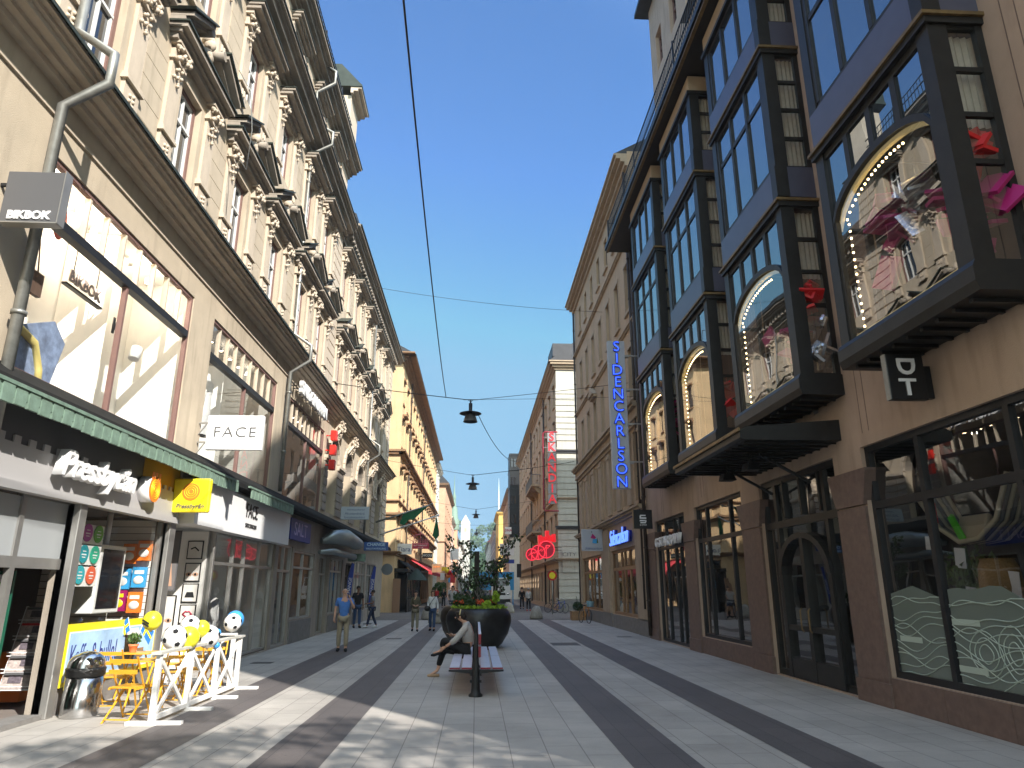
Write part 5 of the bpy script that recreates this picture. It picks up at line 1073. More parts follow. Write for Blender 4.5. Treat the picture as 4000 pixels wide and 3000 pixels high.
# ------------------------------------------------------------------ kiosk front
s=sign('advertising_board','long pale blue board with coffee cup and slogan below the kiosk window',[(XL+.03,11.3,.38,XL+.09,14.28,1.26)],[M['yellow']],(XL,12.8,.38),bevel=0)
b=MB(); b.box(XL+.0905,11.34,.45,XL+.094,14.24,1.15,0); b.box(XL+.0945,11.36,.47,XL+.096,14.22,1.13,1); b.build('poster',[M['white'],mat('pale_sky_poster',(.36,.55,.80),.5,var=.35,vscale=1.2)],s)
text('Kaffe & bulle!',.47,(XL+.099,12.13,.78),FACE_PX,mat('navy_letters',(.02,.04,.22),.5),s,ext=.002,sx=.56)
b=MB(); b.prism([(XL+.097,13.15,.55),(XL+.097,13.5,.55),(XL+.097,13.56,1.0),(XL+.097,13.08,1.0)],(.003,0,0),0); b.prism([(XL+.097,13.05,1.0),(XL+.097,13.6,1.0),(XL+.097,13.55,1.1),(XL+.097,13.1,1.1)],(.004,0,0),1); b.prism([(XL+.097,13.6,.55),(XL+.097,13.85,.6),(XL+.097,13.85,.75),(XL+.097,13.6,.75)],(.003,0,0),2); b.box(XL+.097,11.45,.5,XL+.1,11.6,.6,3); b.build('cup_picture',[M['black'],M['white'],M['woodint'],M['red']],s)
# window stickers
cols={'purple':(.45,.10,.42),'green':(.16,.45,.04),'teal':(.02,.30,.36),'sea green':(.03,.40,.26),'light teal':(.04,.38,.45),'vermilion':(.70,.13,.06)}
for (y,z),(k,c) in zip(((12.02,2.66),(12.36,2.66),(12.0,2.32),(12.34,2.32),(11.98,1.99),(12.32,1.99)),cols.items()):
    b=MB(); b.tube([(-6.41,y,z),(-6.40,y,z)],.145,24); o=b.build('round_sticker',mat(k.replace(' ','_')+'_sticker',c,.5)); tag(o,'round %s notice on the white rail panel in the kiosk window'%k,'notice','round notices in the kiosk window')
    b=MB(); b.box(-6.398,y-.07,z-.02,-6.396,y+.07,z+.0); b.box(-6.398,y-.05,z-.06,-6.396,y+.05,z-.045); b.box(-6.398,y-.05,z+.035,-6.396,y+.05,z+.05); b.build('print',M['ltext'],o)
b=MB(); 
for z in (1.82,2.16,2.5): b.box(-6.45,11.8,z-.01,-6.42,12.55,z+.3)
b.box(-6.45,11.32,.95,-6.42,11.62,2.95); tag(b.build('white_board',M['white']),'white panel strips behind the round notices in the kiosk window','panel')
t=thing('display_screen','tall white-cased dark screen hanging in the kiosk window','screen',(-6.6,13.2,1.3)); b=MB(); b.box(-6.85,12.72,1.36,-6.5,13.62,2.52); b.build('case',M['white'],t,bevel=.02); b=MB(); b.box(-6.499,12.80,1.44,-6.492,13.54,2.44); b.build('screen',M['screen'],t); b=MB(); b.tube([(-6.68,13.2,2.52),(-6.68,13.2,3.1)],.05,8); b.build('bracket',M['white'],t)
b=MB(); 
for z in [1.0+i*.13 for i in range(16)]: b.box(-8.4,14.36,z,-6.36,14.385,z+.118)
tag(b.build('slat_panel',M['whitewall']),'cream slatted panel behind the snack bags','panel')
bags=[(-6.72,2.42,'orange','upper left orange and white snack bag on the slat panel',0),(-6.45,2.48,'orange','upper right orange and white snack bag on the slat panel',0),(-6.78,1.95,'bluelight','left one of the two blue snack bags on the slat panel',1),(-6.48,1.98,'bluelight','right one of the two blue snack bags on the slat panel',1),(-6.8,1.55,'magenta','red and yellow snack bag low on the slat panel',2),(-6.5,1.52,'orange','white and orange snack bag lowest on the slat panel',0)]
for x,z,c,l,k in bags:
    b=MB(); b.box(x-.13,14.2,z-.19,x+.13,14.27,z+.19,0); b.ball((x,14.2,z-.05),(.10,.02,.08),10,1,6); b.box(x-.09,14.193,z+.06,x+.09,14.2,z+.13,1); o=b.build('snack_bag',[M[c],M['yellow'] if k==2 else M['white']],bevel=.025); tag(o,l,'bag','snack bags in the kiosk window')
# newspaper rack, menu stand
pr=mat('newsprint',(.42,.36,.34),.8,var=.55,vscale=14,bump=0); nr=thing('newspaper_rack','wire rack with five tiers of newspapers inside the kiosk entrance','rack',(-6.95,11.9,0))
b=MB()
for x in (-7.22,-6.66): b.bar((x,11.75,.05),(x,12.15,1.5),.03)
for i in range(5): b.box(-7.22,11.70+i*.07,.30+i*.235,-6.66,11.90+i*.07,.315+i*.235); b.bar((-7.22,11.69+i*.07,.36+i*.235),(-6.66,11.69+i*.07,.36+i*.235),.012)
b.build('frame',M['white'],nr)
for i in range(5):
    b=MB(); b.obox((-6.94,11.80+i*.07,.43+i*.235),(.50,.05,.24),(-.25,0,0),0); b.obox((-6.94+(i%2-.5)*.1,11.768+i*.07,.45+i*.235),(.2,.004,.1),(-.25,0,0),1); b.obox((-6.94,11.755+i*.07,.53+i*.235),(.42,.004,.035),(-.25,0,0),2 if i!=3 else 3); b.build('newspaper',[pr,mat('print_photo_%d'%i,(.12,.10,.12),.8,var=.6,vscale=20),M['charcoal'],M['red']],nr)
ms=thing('menu_stand','green framed menu board on a stand in the kiosk doorway','stand',(-6.8,10.5,0)); b=MB(); b.box(-7.1,10.46,.72,-6.48,10.50,2.02); b.bar((-6.8,10.48,0),(-6.8,10.48,.75),.05); b.box(-7.0,10.3,0,-6.6,10.7,.03); b.build('frame',mat('dark_green_enamel',(.01,.10,.06),.4),ms)
b=MB(); b.box(-7.06,10.452,.78,-6.53,10.459,1.97,0)
for i in range(7): b.box(-7.02,10.448,.85+i*.155,-6.58,10.4515,.94+i*.155,1+i%3)
b.build('menu',[M['white'],mat('menu_green',(.4,.6,.25),.6),mat('menu_orange',(.75,.5,.3),.6),mat('menu_cream',(.7,.7,.4),.6)],ms)
b=MB(); b.box(-7.6,12.3,.05,-7.2,12.8,.8); tag(b.build('crate',M['orange'],bevel=.02),'orange bin beside the newspaper rack','bin')
# posters of the cosmetic shop
def poster(x0,x1,y,z0,z1,label,kind):
    b=MB(); b.box(x0,y,z0,x1,y+.02,z1); o=b.build('framed_poster',M['black'] if kind!='tall' else M['charcoal']); tag(o,label,'poster','framed posters at the cosmetics shop')
    b=MB(); e=.025; b.box(x0+e,y-.004,z0+e,x1-e,y-.001,z1-e,0); cx=(x0+x1)/2; w_=(x1-x0); h_=z1-z0; cz=(z0+z1)/2
    if kind=='lips': b.tube([(cx-w_*.28,y-.008,cz),(cx-w_*.1,y-.008,cz+.06),(cx,y-.008,cz+.045),(cx+w_*.1,y-.008,cz+.06),(cx+w_*.28,y-.008,cz),(cx,y-.008,cz-.07),(cx-w_*.28,y-.008,cz)],.018,5,1)
    if kind=='eyes':
        for s_ in (-1,1): b.ball((cx+s_*w_*.2,y-.004,cz-.05),(.07,.004,.045),12,2); b.ball((cx+s_*w_*.2,y-.008,cz-.05),(.025,.004,.03),8,1)
    if kind=='bag': b.prism([(cx-w_*.3,y-.006,cz-.1),(cx+w_*.3,y-.006,cz-.1),(cx+w_*.2,y-.006,cz+.02),(cx-w_*.2,y-.006,cz+.02)],(0,.003,0),1)
    if kind=='brow': b.tube([(cx-w_*.25,y-.008,cz+.02),(cx,y-.008,cz+.06),(cx+w_*.25,y-.008,cz-.02)],.016,5,1)
    if kind=='tall': b.ball((cx,y-.006,cz+h_*.22),(.07,.004,.1),10,1); b.prism([(cx-.12,y-.008,z0+.1),(cx+.13,y-.008,z0+.1),(cx+.05,y-.008,cz+.1),(cx-.05,y-.008,cz+.1)],(0,.003,0),2)
    b.build('print',[mat('poster_paper_'+kind,(.62,.60,.56) if kind!='tall' else (.16,.15,.15),.6,var=.1),M['fblack'] if kind!='lips' else M['redsign'],mat('poster_skin_'+kind,(.5,.3,.2),.7)],o)
poster(-6.62,-6.22,15.3,1.72,2.95,'tall dark poster with a pale figure between the kiosk and the cosmetics shop','tall'); poster(-6.5,-6.15,15.28,.75,1.64,'poster of two eyes under the tall dark one','eyes')
b=MB(); b.box(-7.1,16.98,.05,-6.28,17.04,3.05); tag(b.build('picture_board',M['whitewall']),'cream panel carrying four framed pictures at the cosmetics shop door','panel')
for z,k,l in ((2.42,'brow','framed picture of an eyebrow, top one of four on the cream panel'),(1.92,'eyes','framed picture of an eye, second of four on the cream panel'),(1.46,'bag','framed picture of a handbag, third of four on the cream panel'),(1.0,'lips','framed picture of red lips, lowest of four on the cream panel')): poster(-6.72,-6.36,16.95,z,z+.42,l,k)
# fashion posters in the display windows
t=thing('window_poster','large cut-out poster of blue jeans with yellow straps in the first-floor window','poster',(-6.5,9.8,4.6)); b=MB(); b.prism([(-6.6,9.25,4.6),(-6.6,10.5,4.6),(-6.6,10.75,5.5),(-6.6,10.4,5.75),(-6.6,9.5,5.35)],(.03,0,0)); b.build('jeans',mat('washed_denim_print',(.22,.28,.42),.7,var=.4,vscale=6,bump=.3,bscale=12),t)
b=MB(); b.tube([(-6.55,9.15,5.6),(-6.55,9.6,5.35),(-6.55,10.0,5.25),(-6.55,10.2,4.9),(-6.55,10.25,4.6)],.06,6); b.tube([(-6.55,9.2,4.7),(-6.55,9.25,5.2),(-6.55,9.15,5.7)],.06,6); b.build('strap',mat('yellow_cream_strap',(.75,.62,.22),.7),t)
for x,y,z,l in ((-6.7,9.75,7.5,'coral red paper disc hanging high in the first-floor window, left'),(-6.7,10.25,7.6,'coral red paper disc hanging high in the first-floor window, right')):
    b=MB(); b.ball((x,y,z-.2),(.03,.17,.32),14); tag(b.build('paper_disc',mat('coral_paper',(.55,.12,.10),.7)),l,'decoration','paper discs in the first-floor window')
b=MB(); b.box(-6.75,9.7,6.02,-6.68,10.12,6.38); b.tube([(-6.71,9.8,6.38),(-6.71,9.9,6.9),(-6.71,10.0,6.38)],.012,4); tag(b.build('handbag',M['hairb'] if False else mat('brown_leather',(.13,.08,.06),.6)),'brown handbag hanging in the first-floor display window','bag')
b=MB(); b.tube([(-6.55,12.85,5.95),(-6.55,12.93,6.2)],.1,10); tag(b.build('white_lamp',M['white']),'small white spot lamp hanging in the right half of the first-floor window','lamp')
text_k=thing('window_lettering','single dark letter K in the right half of the first-floor window','sign',(-6.4,11.9,6.4)); text('K',.4,(-6.5,11.98,6.25),FACE_PX,M['charcoal'],text_k,off=.01)
t=thing('white_shirt','white shirt form hanging in the second display window','shirt',(-6.6,16.6,5.5)); b=MB(); b.lathe([(.05,1.55),(.09,1.4),(.24,1.3),(.2,.9),(.28,0)],(-6.65,16.75,5.3),14,0,.5,1); b.tube([(-6.62,16.55,6.6),(-6.6,16.35,6.0),(-6.6,16.3,5.7)],.07,6); b.build('shirt',M['fwhite'],t)
# trash bin
t=thing('waste_bin','polished steel bin with domed lid and black bag rim beside the slogan board','bin',(-5.72,11.3,0)); b=MB(); b.lathe([(.001,.0),(.245,0),(.25,.02),(.25,.56),(.001,.56)],(-5.72,11.3,0),32); b.build('body',M['steel'],t)
b=MB(); b.lathe([(.255,.55),(.265,.57),(.262,.62),(.27,.65),(.255,.67),(.24,.66)],(-5.72,11.3,0),32); b.build('bag_rim',mat('black_bin_bag',(.01,.01,.01),.25,bump=1,bscale=30),t)
b=MB(); b.lathe([(.25,.66),(.25,.70),(.235,.76),(.20,.82),(.14,.865),(.07,.885),(.001,.89)],(-5.72,11.3,0),32); b.build('lid',M['steel'],t); b=MB(); b.obox((-5.60,11.12,.76),(.16,.03,.10),(.5,0,-.6)); b.build('flap',M['screen'],t)
# ------------------------------------------------------------------ cafe furniture
def chair():
    t=thing('folding_chair','x','chair',(0,0,0),'yellow folding chairs on the kiosk terrace'); w_=.20
    b=MB(); 
    for i in range(6): b.box(-w_,-.19+i*.068,.44,w_,-.19+i*.068+.05,.457)
    b.box(-w_-.01,-.2,.42,-w_+.02,.2,.44); b.box(w_-.02,-.2,.42,w_+.01,.2,.44); b.build('seat',M['chair'],t)
    b=MB(); 
    for z in (.66,.80): b.obox((0,.235+ (z-.66)*.15,z),(.42,.014,.055),(-.15,0,0))
    b.build('backrest',M['chair'],t)
    for s in (-1,1):
        b=MB(); b.bar((s*.205,-.24,0),(s*.205,.26,.86),.022,.012); b.build('leg',M['chair'],t)
        b=MB(); b.bar((s*.18,.28,0),(s*.18,-.20,.44),.022,.012); b.build('leg',M['chair'],t)
    b=MB(); b.bar((-.2,-.21,.05),(.2,-.21,.05),.016); b.bar((-.18,.25,.05),(.18,.25,.05),.016); b.build('stretcher',M['chair'],t); return t
CH=chair(); first=True
for x,y,rz,l in ((-5.72,12.15,math.pi,'yellow folding chair behind the steel bin, its back to the viewer'),(-4.88,10.95,math.pi-.15,'yellow folding chair nearest the viewer, inside the white railing'),(-5.6,13.95,.1,'yellow folding chair behind the flower pot table, facing the viewer'),(-4.95,12.65,.1,'yellow folding chair behind the nearest table by the railing'),(-4.95,14.35,.2,'yellow folding chair farthest back at the end of the railing'),(-4.85,13.15,math.pi,'yellow folding chair under the yellow balloons, its back to the viewer')):
    if first: CH.location=(x,y,0); CH.rotation_euler=(0,0,rz); CH['label']=l; first=False
    else: dup(CH,(x,y,0),rz,l)
def table():
    t=thing('folding_table','x','table',(0,0,0),'yellow cafe tables'); b=MB(); b.box(-.27,-.29,.71,.27,.29,.728); b.build('tabletop',M['chair'],t,bevel=.004)
    for s in (-1,1):
        b=MB(); b.bar((s*.22,-.24,0),(s*.22,.2,.7),.024,.012); b.build('leg',M['chair'],t); b=MB(); b.bar((s*.19,.24,0),(s*.19,-.2,.7),.024,.012); b.build('leg',M['chair'],t)
    return t
TB=table(); TB.location=(-5.75,13.05,0); TB['label']='yellow square table with a flower pot, behind the bin-side chair'; dup(TB,(-5.0,11.75,0),.1,'bare yellow square table nearest the viewer inside the railing'); dup(TB,(-4.95,13.75,0),0,'yellow square table farthest back beside the railing')
def football(c,r,m0,m1,name,label,knot=True):
    ph=(1+5**.5)/2; V=[Vector(v).normalized() for v in ((0,1,ph),(0,-1,ph),(0,1,-ph),(0,-1,-ph),(1,ph,0),(-1,ph,0),(1,-ph,0),(-1,-ph,0),(ph,0,1),(ph,0,-1),(-ph,0,1),(-ph,0,-1))]
    b=MB(); b.ball(c,(r,r,r*1.04),24,0,14); b.tube([(c[0],c[1],c[2]-r*1.03),(c[0],c[1],c[2]-r*1.15)],[.008,.02],6); o=b.build('balloon',m0,org=tuple(c)); tag(o,label,'balloon','balloons tied to the white railing')
    if m1:
        q=MB(); R_=Euler((.4,.3,.2)).to_matrix()
        for v in V:
            v=R_@v; a=v.cross(Vector((.3,.2,.9))).normalized(); d=v.cross(a)
            q.face([Vector(c)+(v*1.0+(a*math.cos(k*1.2566)+d*math.sin(k*1.2566))*.24).normalized()*(r*1.055) for k in range(5)])
        q.build('patches',m1,o)
    return o
wb=mat('white_balloon',(.80,.80,.80),.3,coat=.5); yb=mat('yellow_balloon',(.78,.72,.03),.3,coat=.5); bb=mat('blue_balloon',(.05,.30,.72),.3,coat=.5)
football((-4.5,11.3,1.07),.175,wb,M['fblack'],'b','white football balloon at the near end of the railing'); football((-4.42,11.62,1.05),.165,yb,None,'b','yellow balloon directly behind the near white football balloon')
o=football((-4.8,11.15,1.32),.135,yb,None,'b','yellow balloon with black print floating highest on the left'); b=MB(); b.obox((-4.83,11.012,1.31),(.11,.01,.022),(0,.5,0)); b.obox((-4.83,11.012,1.27),(.11,.01,.022),(0,.5,0)); b.build('print',M['fblack'],o)
football((-4.6,12.1,1.2),.155,wb,M['fblack'],'b','white football balloon behind the highest yellow balloon'); football((-4.45,12.2,1.15),.13,yb,None,'b','yellow balloon in the middle above the railing'); football((-4.38,12.35,1.02),.175,wb,M['fblack'],'b','white football balloon in the middle, resting on the railing')
football((-4.4,13.55,1.18),.155,wb,M['fblack'],'b','white football balloon at the far end with a blue one behind'); football((-4.42,13.72,1.22),.16,bb,None,'b','blue balloon behind the far white football balloon')
for p,r,l in (((-4.36,12.7,1.06),.06,'small blue balloon end above the rail plank'),((-4.34,12.68,.86),.05,'small blue balloon end below the rail plank')): football(p,r,bb,None,'b',l)
t=thing('barrier','white painted timber barrier with crossed braces along the terrace','barrier',(-4.38,12.4,0)); YS=[10.6,11.75,12.9,14.05]
b=MB(); b.box(-4.47,10.5,.90,-4.33,14.15,.935); b.build('top_plank',mat('weathered_white_plank',(.50,.49,.45),.7,var=.2),t); b=MB(); b.box(-4.42,10.6,.05,-4.36,14.1,.11); b.build('bottom_rail',M['wood'],t)
for y in YS:
    b=MB(); b.box(-4.425,y-.035,.03,-4.355,y+.035,.90); b.build('post',M['wood'],t); b=MB(); b.box(-4.72,y-.05,0,-3.98,y+.05,.045); b.build('foot',M['wood'],t)
for a,c in zip(YS,YS[1:]): 
    b=MB(); b.bar((-4.385,a+.05,.1),(-4.385,c-.05,.88),.03,.06); b.build('brace',M['wood'],t); b=MB(); b.bar((-4.42,a+.05,.88),(-4.42,c-.05,.1),.03,.06); b.build('brace',M['wood'],t)
t=thing('barrier','short white timber barrier closing the far end of the terrace','barrier',(-5.2,14.6,0))
for x in (-5.9,-4.7): b=MB(); b.box(x-.035,14.6,0,x+.035,14.67,.9); b.build('post',M['wood'],t)
b=MB(); b.box(-5.95,14.57,.9,-4.65,14.7,.935); b.build('top_plank',M['wood'],t); b=MB(); b.bar((-5.87,14.63,.1),(-4.75,14.63,.88),.05,.03); b.build('brace',M['wood'],t); b=MB(); b.bar((-5.87,14.66,.88),(-4.75,14.66,.1),.05,.03); b.build('brace',M['wood'],t)
t=thing('flower_pot','terracotta pot with green plant on the kiosk table','plant',(-5.85,13.0,.73)); b=MB(); b.lathe([(.05,0),(.075,.13),(.085,.13),(.08,.10)],(-5.85,13.0,.73),16); b.build('pot',mat('terracotta',(.62,.20,.08),.7),t); b=MB(); leaves(b,[((-5.85,13.0,.95),(.11,.11,.09))],160,.03,random.Random(2)); b.build('foliage',M['leaf2'],t)
for dx,ty,l in ((-.16,-.5,'small Swedish flag on a stick leaning left in the flower pot'),(.14,.7,'small Swedish flag on a stick leaning right in the flower pot')):
    t=thing('table_flag',l,'flag',(-5.85,13.0,.8)); a=Vector((-5.85,13.0,.8)); e=a+Vector((dx,0,.5)); b=MB(); b.tube([a,e],.006,5); b.build('stick',M['ltext'],t)
    u=(e-a).normalized(); v=Vector((-.72,0,-.69)) if dx<0 else Vector((.55,0,-.8)); 
    def quad(p,w1,w2,m): b.prism([p,p+u*-w1,p+u*-w1+v*w2,p+v*w2],(0,.004,0),m)
    b=MB(); b.prism([e,e-u*.22,e-u*.22+v*.30,e+v*.30],(0,.006,0),0); b.prism([e-u*.09+Vector((0,-.002,0)),e-u*.13+Vector((0,-.002,0)),e-u*.13+v*.30+Vector((0,-.002,0)),e-u*.09+v*.30+Vector((0,-.002,0))],(0,.010,0),1); b.prism([e+v*.09+Vector((0,-.003,0)),e-u*.22+v*.09+Vector((0,-.003,0)),e-u*.22+v*.13+Vector((0,-.003,0)),e+v*.13+Vector((0,-.003,0))],(0,.012,0),1); b.build('cloth',[mat('flag_blue',(.02,.16,.48),.7),M['yellow']],t)
t=thing('cafe_terrace','dark glazed cafe front with black posts under the awnings on the ochre corner','cafe',(-5.6,60,0)); b=MB()
b.box(-6.14,54.4,2.9,-5.1,66,3.15)
for i in range(9): y=54.5+i*1.42; b.box(-5.2,y,0,-5.1,y+.1,2.9)
b.box(-5.18,54.5,0,-5.12,65.9,.9); b.build('frame',M['black'],t); b=MB(); b.face([(-5.15,54.55,.9),(-5.15,65.9,.9),(-5.15,65.9,2.9),(-5.15,54.55,2.9)]); b.build('pane',M['mirror'],t); b=MB(); b.box(-6.1,54.6,.02,-5.9,65.9,2.85); b.build('counter',M['darkint'],t)
t=thing('parasol','folded dark parasol canopy beside the corner cafe','parasol',(-4.6,56.2,0)); b=MB(); b.tube([(-4.6,56.2,0),(-4.6,56.2,3.3)],.03,6); b.build('pole',M['iron'],t); b=MB(); b.lathe([(.9,2.3),(.5,2.75),(.02,3.2)],(-4.6,56.2,0),8); b.build('canopy',mat('dark_green_canopy',(.02,.035,.03),.8),t)
# ------------------------------------------------------------------ bench and planter
t=thing('double_bench','back-to-back street bench with dark red slats on black cast-iron posts','bench',(0.02,15.2,0))
for y in (12.95,17.4):
    b=MB(); b.lathe([(.12,0),(.12,.03),(.085,.06),(.075,.12),(.07,.42),(.06,.46),(.04,.6),(.035,1.0),(.02,1.02),(.001,1.03)],(0.02,y,0),14); 
    for z in (.22,.33): b.box(-.08,y-.03,z,.12,y+.03,z+.04)
    b.prism([(-.45,y-.03,.40),(-.02,y-.03,.36),(.06,y-.03,.36),(.5,y-.03,.40),(.5,y-.03,.425),(-.45,y-.03,.425)],(0,.06,0)); b.build('post',M['iron'],t)
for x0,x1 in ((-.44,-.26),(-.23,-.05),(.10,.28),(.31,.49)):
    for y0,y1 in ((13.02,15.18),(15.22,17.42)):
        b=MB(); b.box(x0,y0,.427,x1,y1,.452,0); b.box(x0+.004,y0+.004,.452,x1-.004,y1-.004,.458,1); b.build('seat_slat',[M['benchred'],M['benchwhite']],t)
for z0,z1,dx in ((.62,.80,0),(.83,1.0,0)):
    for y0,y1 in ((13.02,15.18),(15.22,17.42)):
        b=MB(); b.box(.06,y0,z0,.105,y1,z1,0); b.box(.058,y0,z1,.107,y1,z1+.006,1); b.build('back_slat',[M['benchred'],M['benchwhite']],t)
t=thing('planter','brown-black bowl planter half hidden behind the flowering black one','planter',(-.17,24.9,0)); b=MB(); b.lathe([(.001,0),(.60,0),(.75,.12),(.93,.42),(1.02,.78),(1.0,1.0),(.9,1.16),(.80,1.22),(.74,1.20),(.72,1.1),(.001,1.1)],(-.17,24.9,0),48); b.build('pot',mat('brown_black_planter',(.045,.034,.026),.4,var=.4,vscale=4,bump=.2,bscale=20),t)
rr=random.Random(77); b=MB(); leaves(b,[((-.17+rr.uniform(-.5,.5),24.9+rr.uniform(-.5,.5),1.25+rr.uniform(0,.25)),(.2,.2,.15)) for _ in range(16)],900,.05,rr); b.build('foliage',M['leaf'],t); b=MB(); leaves(b,[((-.17+rr.uniform(-.6,.4),24.4+rr.uniform(-.2,.2),1.35+rr.uniform(0,.1)),(.08,.08,.05)) for _ in range(9)],220,.035,rr,asp=.9); b.build('flowers',M['flower'],t)
t=thing('planter','huge glossy black bowl planter with flowers behind the bench','planter',(0.10,22.9,0)); b=MB(); b.lathe([(.001,0),(.58,0),(.73,.12),(.92,.42),(1.02,.75),(1.01,.95),(.93,1.10),(.84,1.17),(.79,1.17),(.77,1.08),(.001,1.06)],(0.10,22.9,0),48); b.build('pot',M['pot'],t)
b=MB(); b.lathe([(.001,1.08),(.78,1.075)],(0.10,22.9,0),20); b.build('soil',M['soil'],t)
rr=random.Random(31); b=MB(); leaves(b,[((.10+.72*math.cos(a*.35),22.9+.72*math.sin(a*.35),1.20),(.16,.16,.07)) for a in range(18)],1500,.035,rr,asp=.7); b.build('lime_edging',M['lime'],t,)
b=MB(); leaves(b,[((.02+rr.uniform(-.6,.6),22.9+rr.uniform(-.6,.6),1.32+rr.uniform(0,.15)),(.18,.18,.12)) for _ in range(20)],1500,.05,rr); b.build('foliage',M['leaf'],t)
b=MB(); leaves(b,[((.02+rr.uniform(-.7,.7),22.5+rr.uniform(-.3,.3),1.30+rr.uniform(0,.12)),(.07,.07,.05)) for _ in range(16)],240,.035,rr,asp=.9); b.build('flowers',M['flower'],t)
b=MB(); leaves(b,[((.62,22.4,1.5),(.10,.1,.18)),((.35,22.3,1.3),(.12,.1,.08))],200,.06,rr,asp=.8); b.build('lime_shoots',M['lime'],t)
for x,z1,w_ in ((.02,2.9,.16),(.62,2.62,.14)):
    b=MB(); b.box(x-w_/2,22.85,1.08,x+w_/2,22.85+w_,z1); b.build('trellis_post',mat('dark_stained_post',(.03,.026,.022),.8,bump=.5,bscale=20),t,bevel=.01)
b=MB(); stems=[]
for k in range(20):
    a=rr.uniform(0,6.28); rad=rr.uniform(.3,1.15); p=[Vector((.02+rr.uniform(-.4,.5),22.9+rr.uniform(-.4,.4),1.08))]
    tgt=Vector((.02+rad*math.cos(a)*1.25,22.9+rad*math.sin(a)*.7,rr.uniform(2.0,3.35)))
    for i in (1,2,3): p.append(p[0].lerp(tgt,i/3)+Vector((rr.uniform(-.1,.1),rr.uniform(-.1,.1),.12*i*(3-i)*.5)))
    b.tube(p,[.018,.014,.01,.006],5); stems.append(p)
b.build('stems',M['greystone'],t)
b=MB(); cs=[(tuple(p[i].lerp(p[i+1],.5)),(.16,.14,.16)) for p in stems for i in (1,2)]+[(tuple(p[3]),(.17,.14,.14)) for p in stems]+[((.1,22.9,1.9),(.6,.3,.35))]
leaves(b,cs,1050,.055,rr,asp=.62); b.build('climber_foliage',M['leaf'],t); b=MB(); leaves(b,cs,420,.04,rr,asp=.8); b.build('dark_blossom',M['purpleleaf'],t)
# shop window dummies
def dummy(x,y,z,mt,l):
    t=thing('mannequin',l,'mannequin',(x,y,z),'mannequins in the left-hand shops'); b=MB(); b.lathe([(.001,0),(.14,0),(.14,.02),(.015,.03),(.015,.75)],(x,y,z),12); b.build('stand',M['steel'],t)
    b=MB(); b.lathe([(.10,.60),(.15,.72),(.16,.82),(.12,.98),(.16,1.18),(.19,1.32),(.16,1.38),(.05,1.42),(.045,1.48)],(x,y,z),14,0,.62,1); b.tube([(x,y-.19,z+1.34),(x+.02,y-.24,z+1.05),(x+.08,y-.2,z+.82)],[.05,.04,.03],8); b.tube([(x,y+.19,z+1.34),(x+.02,y+.24,z+1.05),(x+.05,y+.22,z+.8)],[.05,.04,.03],8); b.build('clothes',mt,t); b=MB(); b.ball((x,y,z+1.6),(.085,.08,.115),12); b.build('head',M['white'],t)
for x,y,z,c,l in ((-6.9,25.2,.1,'fred','mannequin in red behind the window under the blue shop sign'),(-6.9,26.6,.1,'fbeige','mannequin in beige behind the window under the blue shop sign'),(-7.1,20.2,.1,'fwhite','white clad mannequin behind the glass of the cosmetics shop'),(-7.0,31.5,.1,'fnavy','mannequin in navy under the silver awning housing'),(-7.0,38.3,.1,'fwhite','mannequin in white behind the window past the exchange door')): dummy(x,y,z,M[c],l)
# concrete lion bollards
def lion():
    b=MB(); b.lathe([(.001,0),(.36,0),(.40,.06),(.38,.2),(.30,.48),(.22,.62),(.12,.70),(.001,.72)],(0,0,0),18,0,1,.9)
    b.ball((0,-.20,.56),(.17,.16,.17),12); b.ball((0,-.34,.50),(.09,.09,.08),10)
    for s in (-1,1): b.ball((s*.13,-.16,.70),.05,8,k=5); b.ball((s*.18,-.30,.08),(.10,.16,.08),10); b.ball((s*.17,-.24,.28),(.08,.09,.2),8)
    b.ball((0,-.1,.5),(.25,.2,.24),12); return Proto(tag(b.build('lion_bollard',M['concrete']),'x','bollard','concrete lion bollards'))
LI=lion()
def putlion(loc,rz,l):
    if not LI.used: LI.used=True; LI.o.location=loc; LI.o.rotation_euler=(0,0,rz); LI.o['label']=l; LI.o['category']='bollard'
    else: dup(LI.o,loc,rz,l)
putlion((3.57,42.9,0),2.6,'squat concrete bollard alone on the right, beyond the dark stripe'); putlion((-2.05,38.0,0),.4,'concrete lion bollard left of the planter behind the woman in white'); putlion((2.45,53,0),3.9,'concrete lion bollard seen just right of the planter'); putlion((-2.75,42.5,0),3.0,'low concrete bollard behind the legs of the woman in white')
# bicycles
def bicycle(loc,rz,fm,label,group='parked bicycles'):
    t=thing('bicycle',label,'bicycle',(0,0,0),group)
    for y in (-.52,.52):
        b=MB(); b.tube([(0,y+.33*math.cos(i*.2618),.34+.33*math.sin(i*.2618)) for i in range(25)],.02,6,caps=False)
        for i in range(8): b.tube([(0,y,.34),(0,y+.32*math.cos(i*.785),.34+.32*math.sin(i*.785))],.003,3)
        b.build('wheel',M['black'],t)
    b=MB(); b.tube([(0,-.52,.34),(0,-.40,.85)],.018,6); b.tube([(0,-.43,.75),(0,-.02,.30)],.018,6); b.tube([(0,-.43,.78),(0,.16,.72)],.016,6); b.tube([(0,-.02,.30),(0,.18,.82)],.018,6); b.tube([(0,.18,.76),(0,.52,.34)],.012,6); b.tube([(0,-.02,.3),(0,.52,.34)],.012,6); b.build('frame',fm,t)
    b=MB(); b.ball((0,.2,.88),(.07,.13,.04),10); b.build('saddle',M['black'],t); b=MB(); b.tube([(-.26,-.28,.98),(-.12,-.4,.97),(0,-.42,.93),(.12,-.4,.97),(.26,-.28,.98)],.014,6); b.build('handlebar',M['steel'],t)
    b=MB(); b.box(-.06,.3,.66,.06,.75,.68); b.build('rear_rack',M['steel'],t); t.location=loc; t.rotation_euler=(0,.08,rz); return t
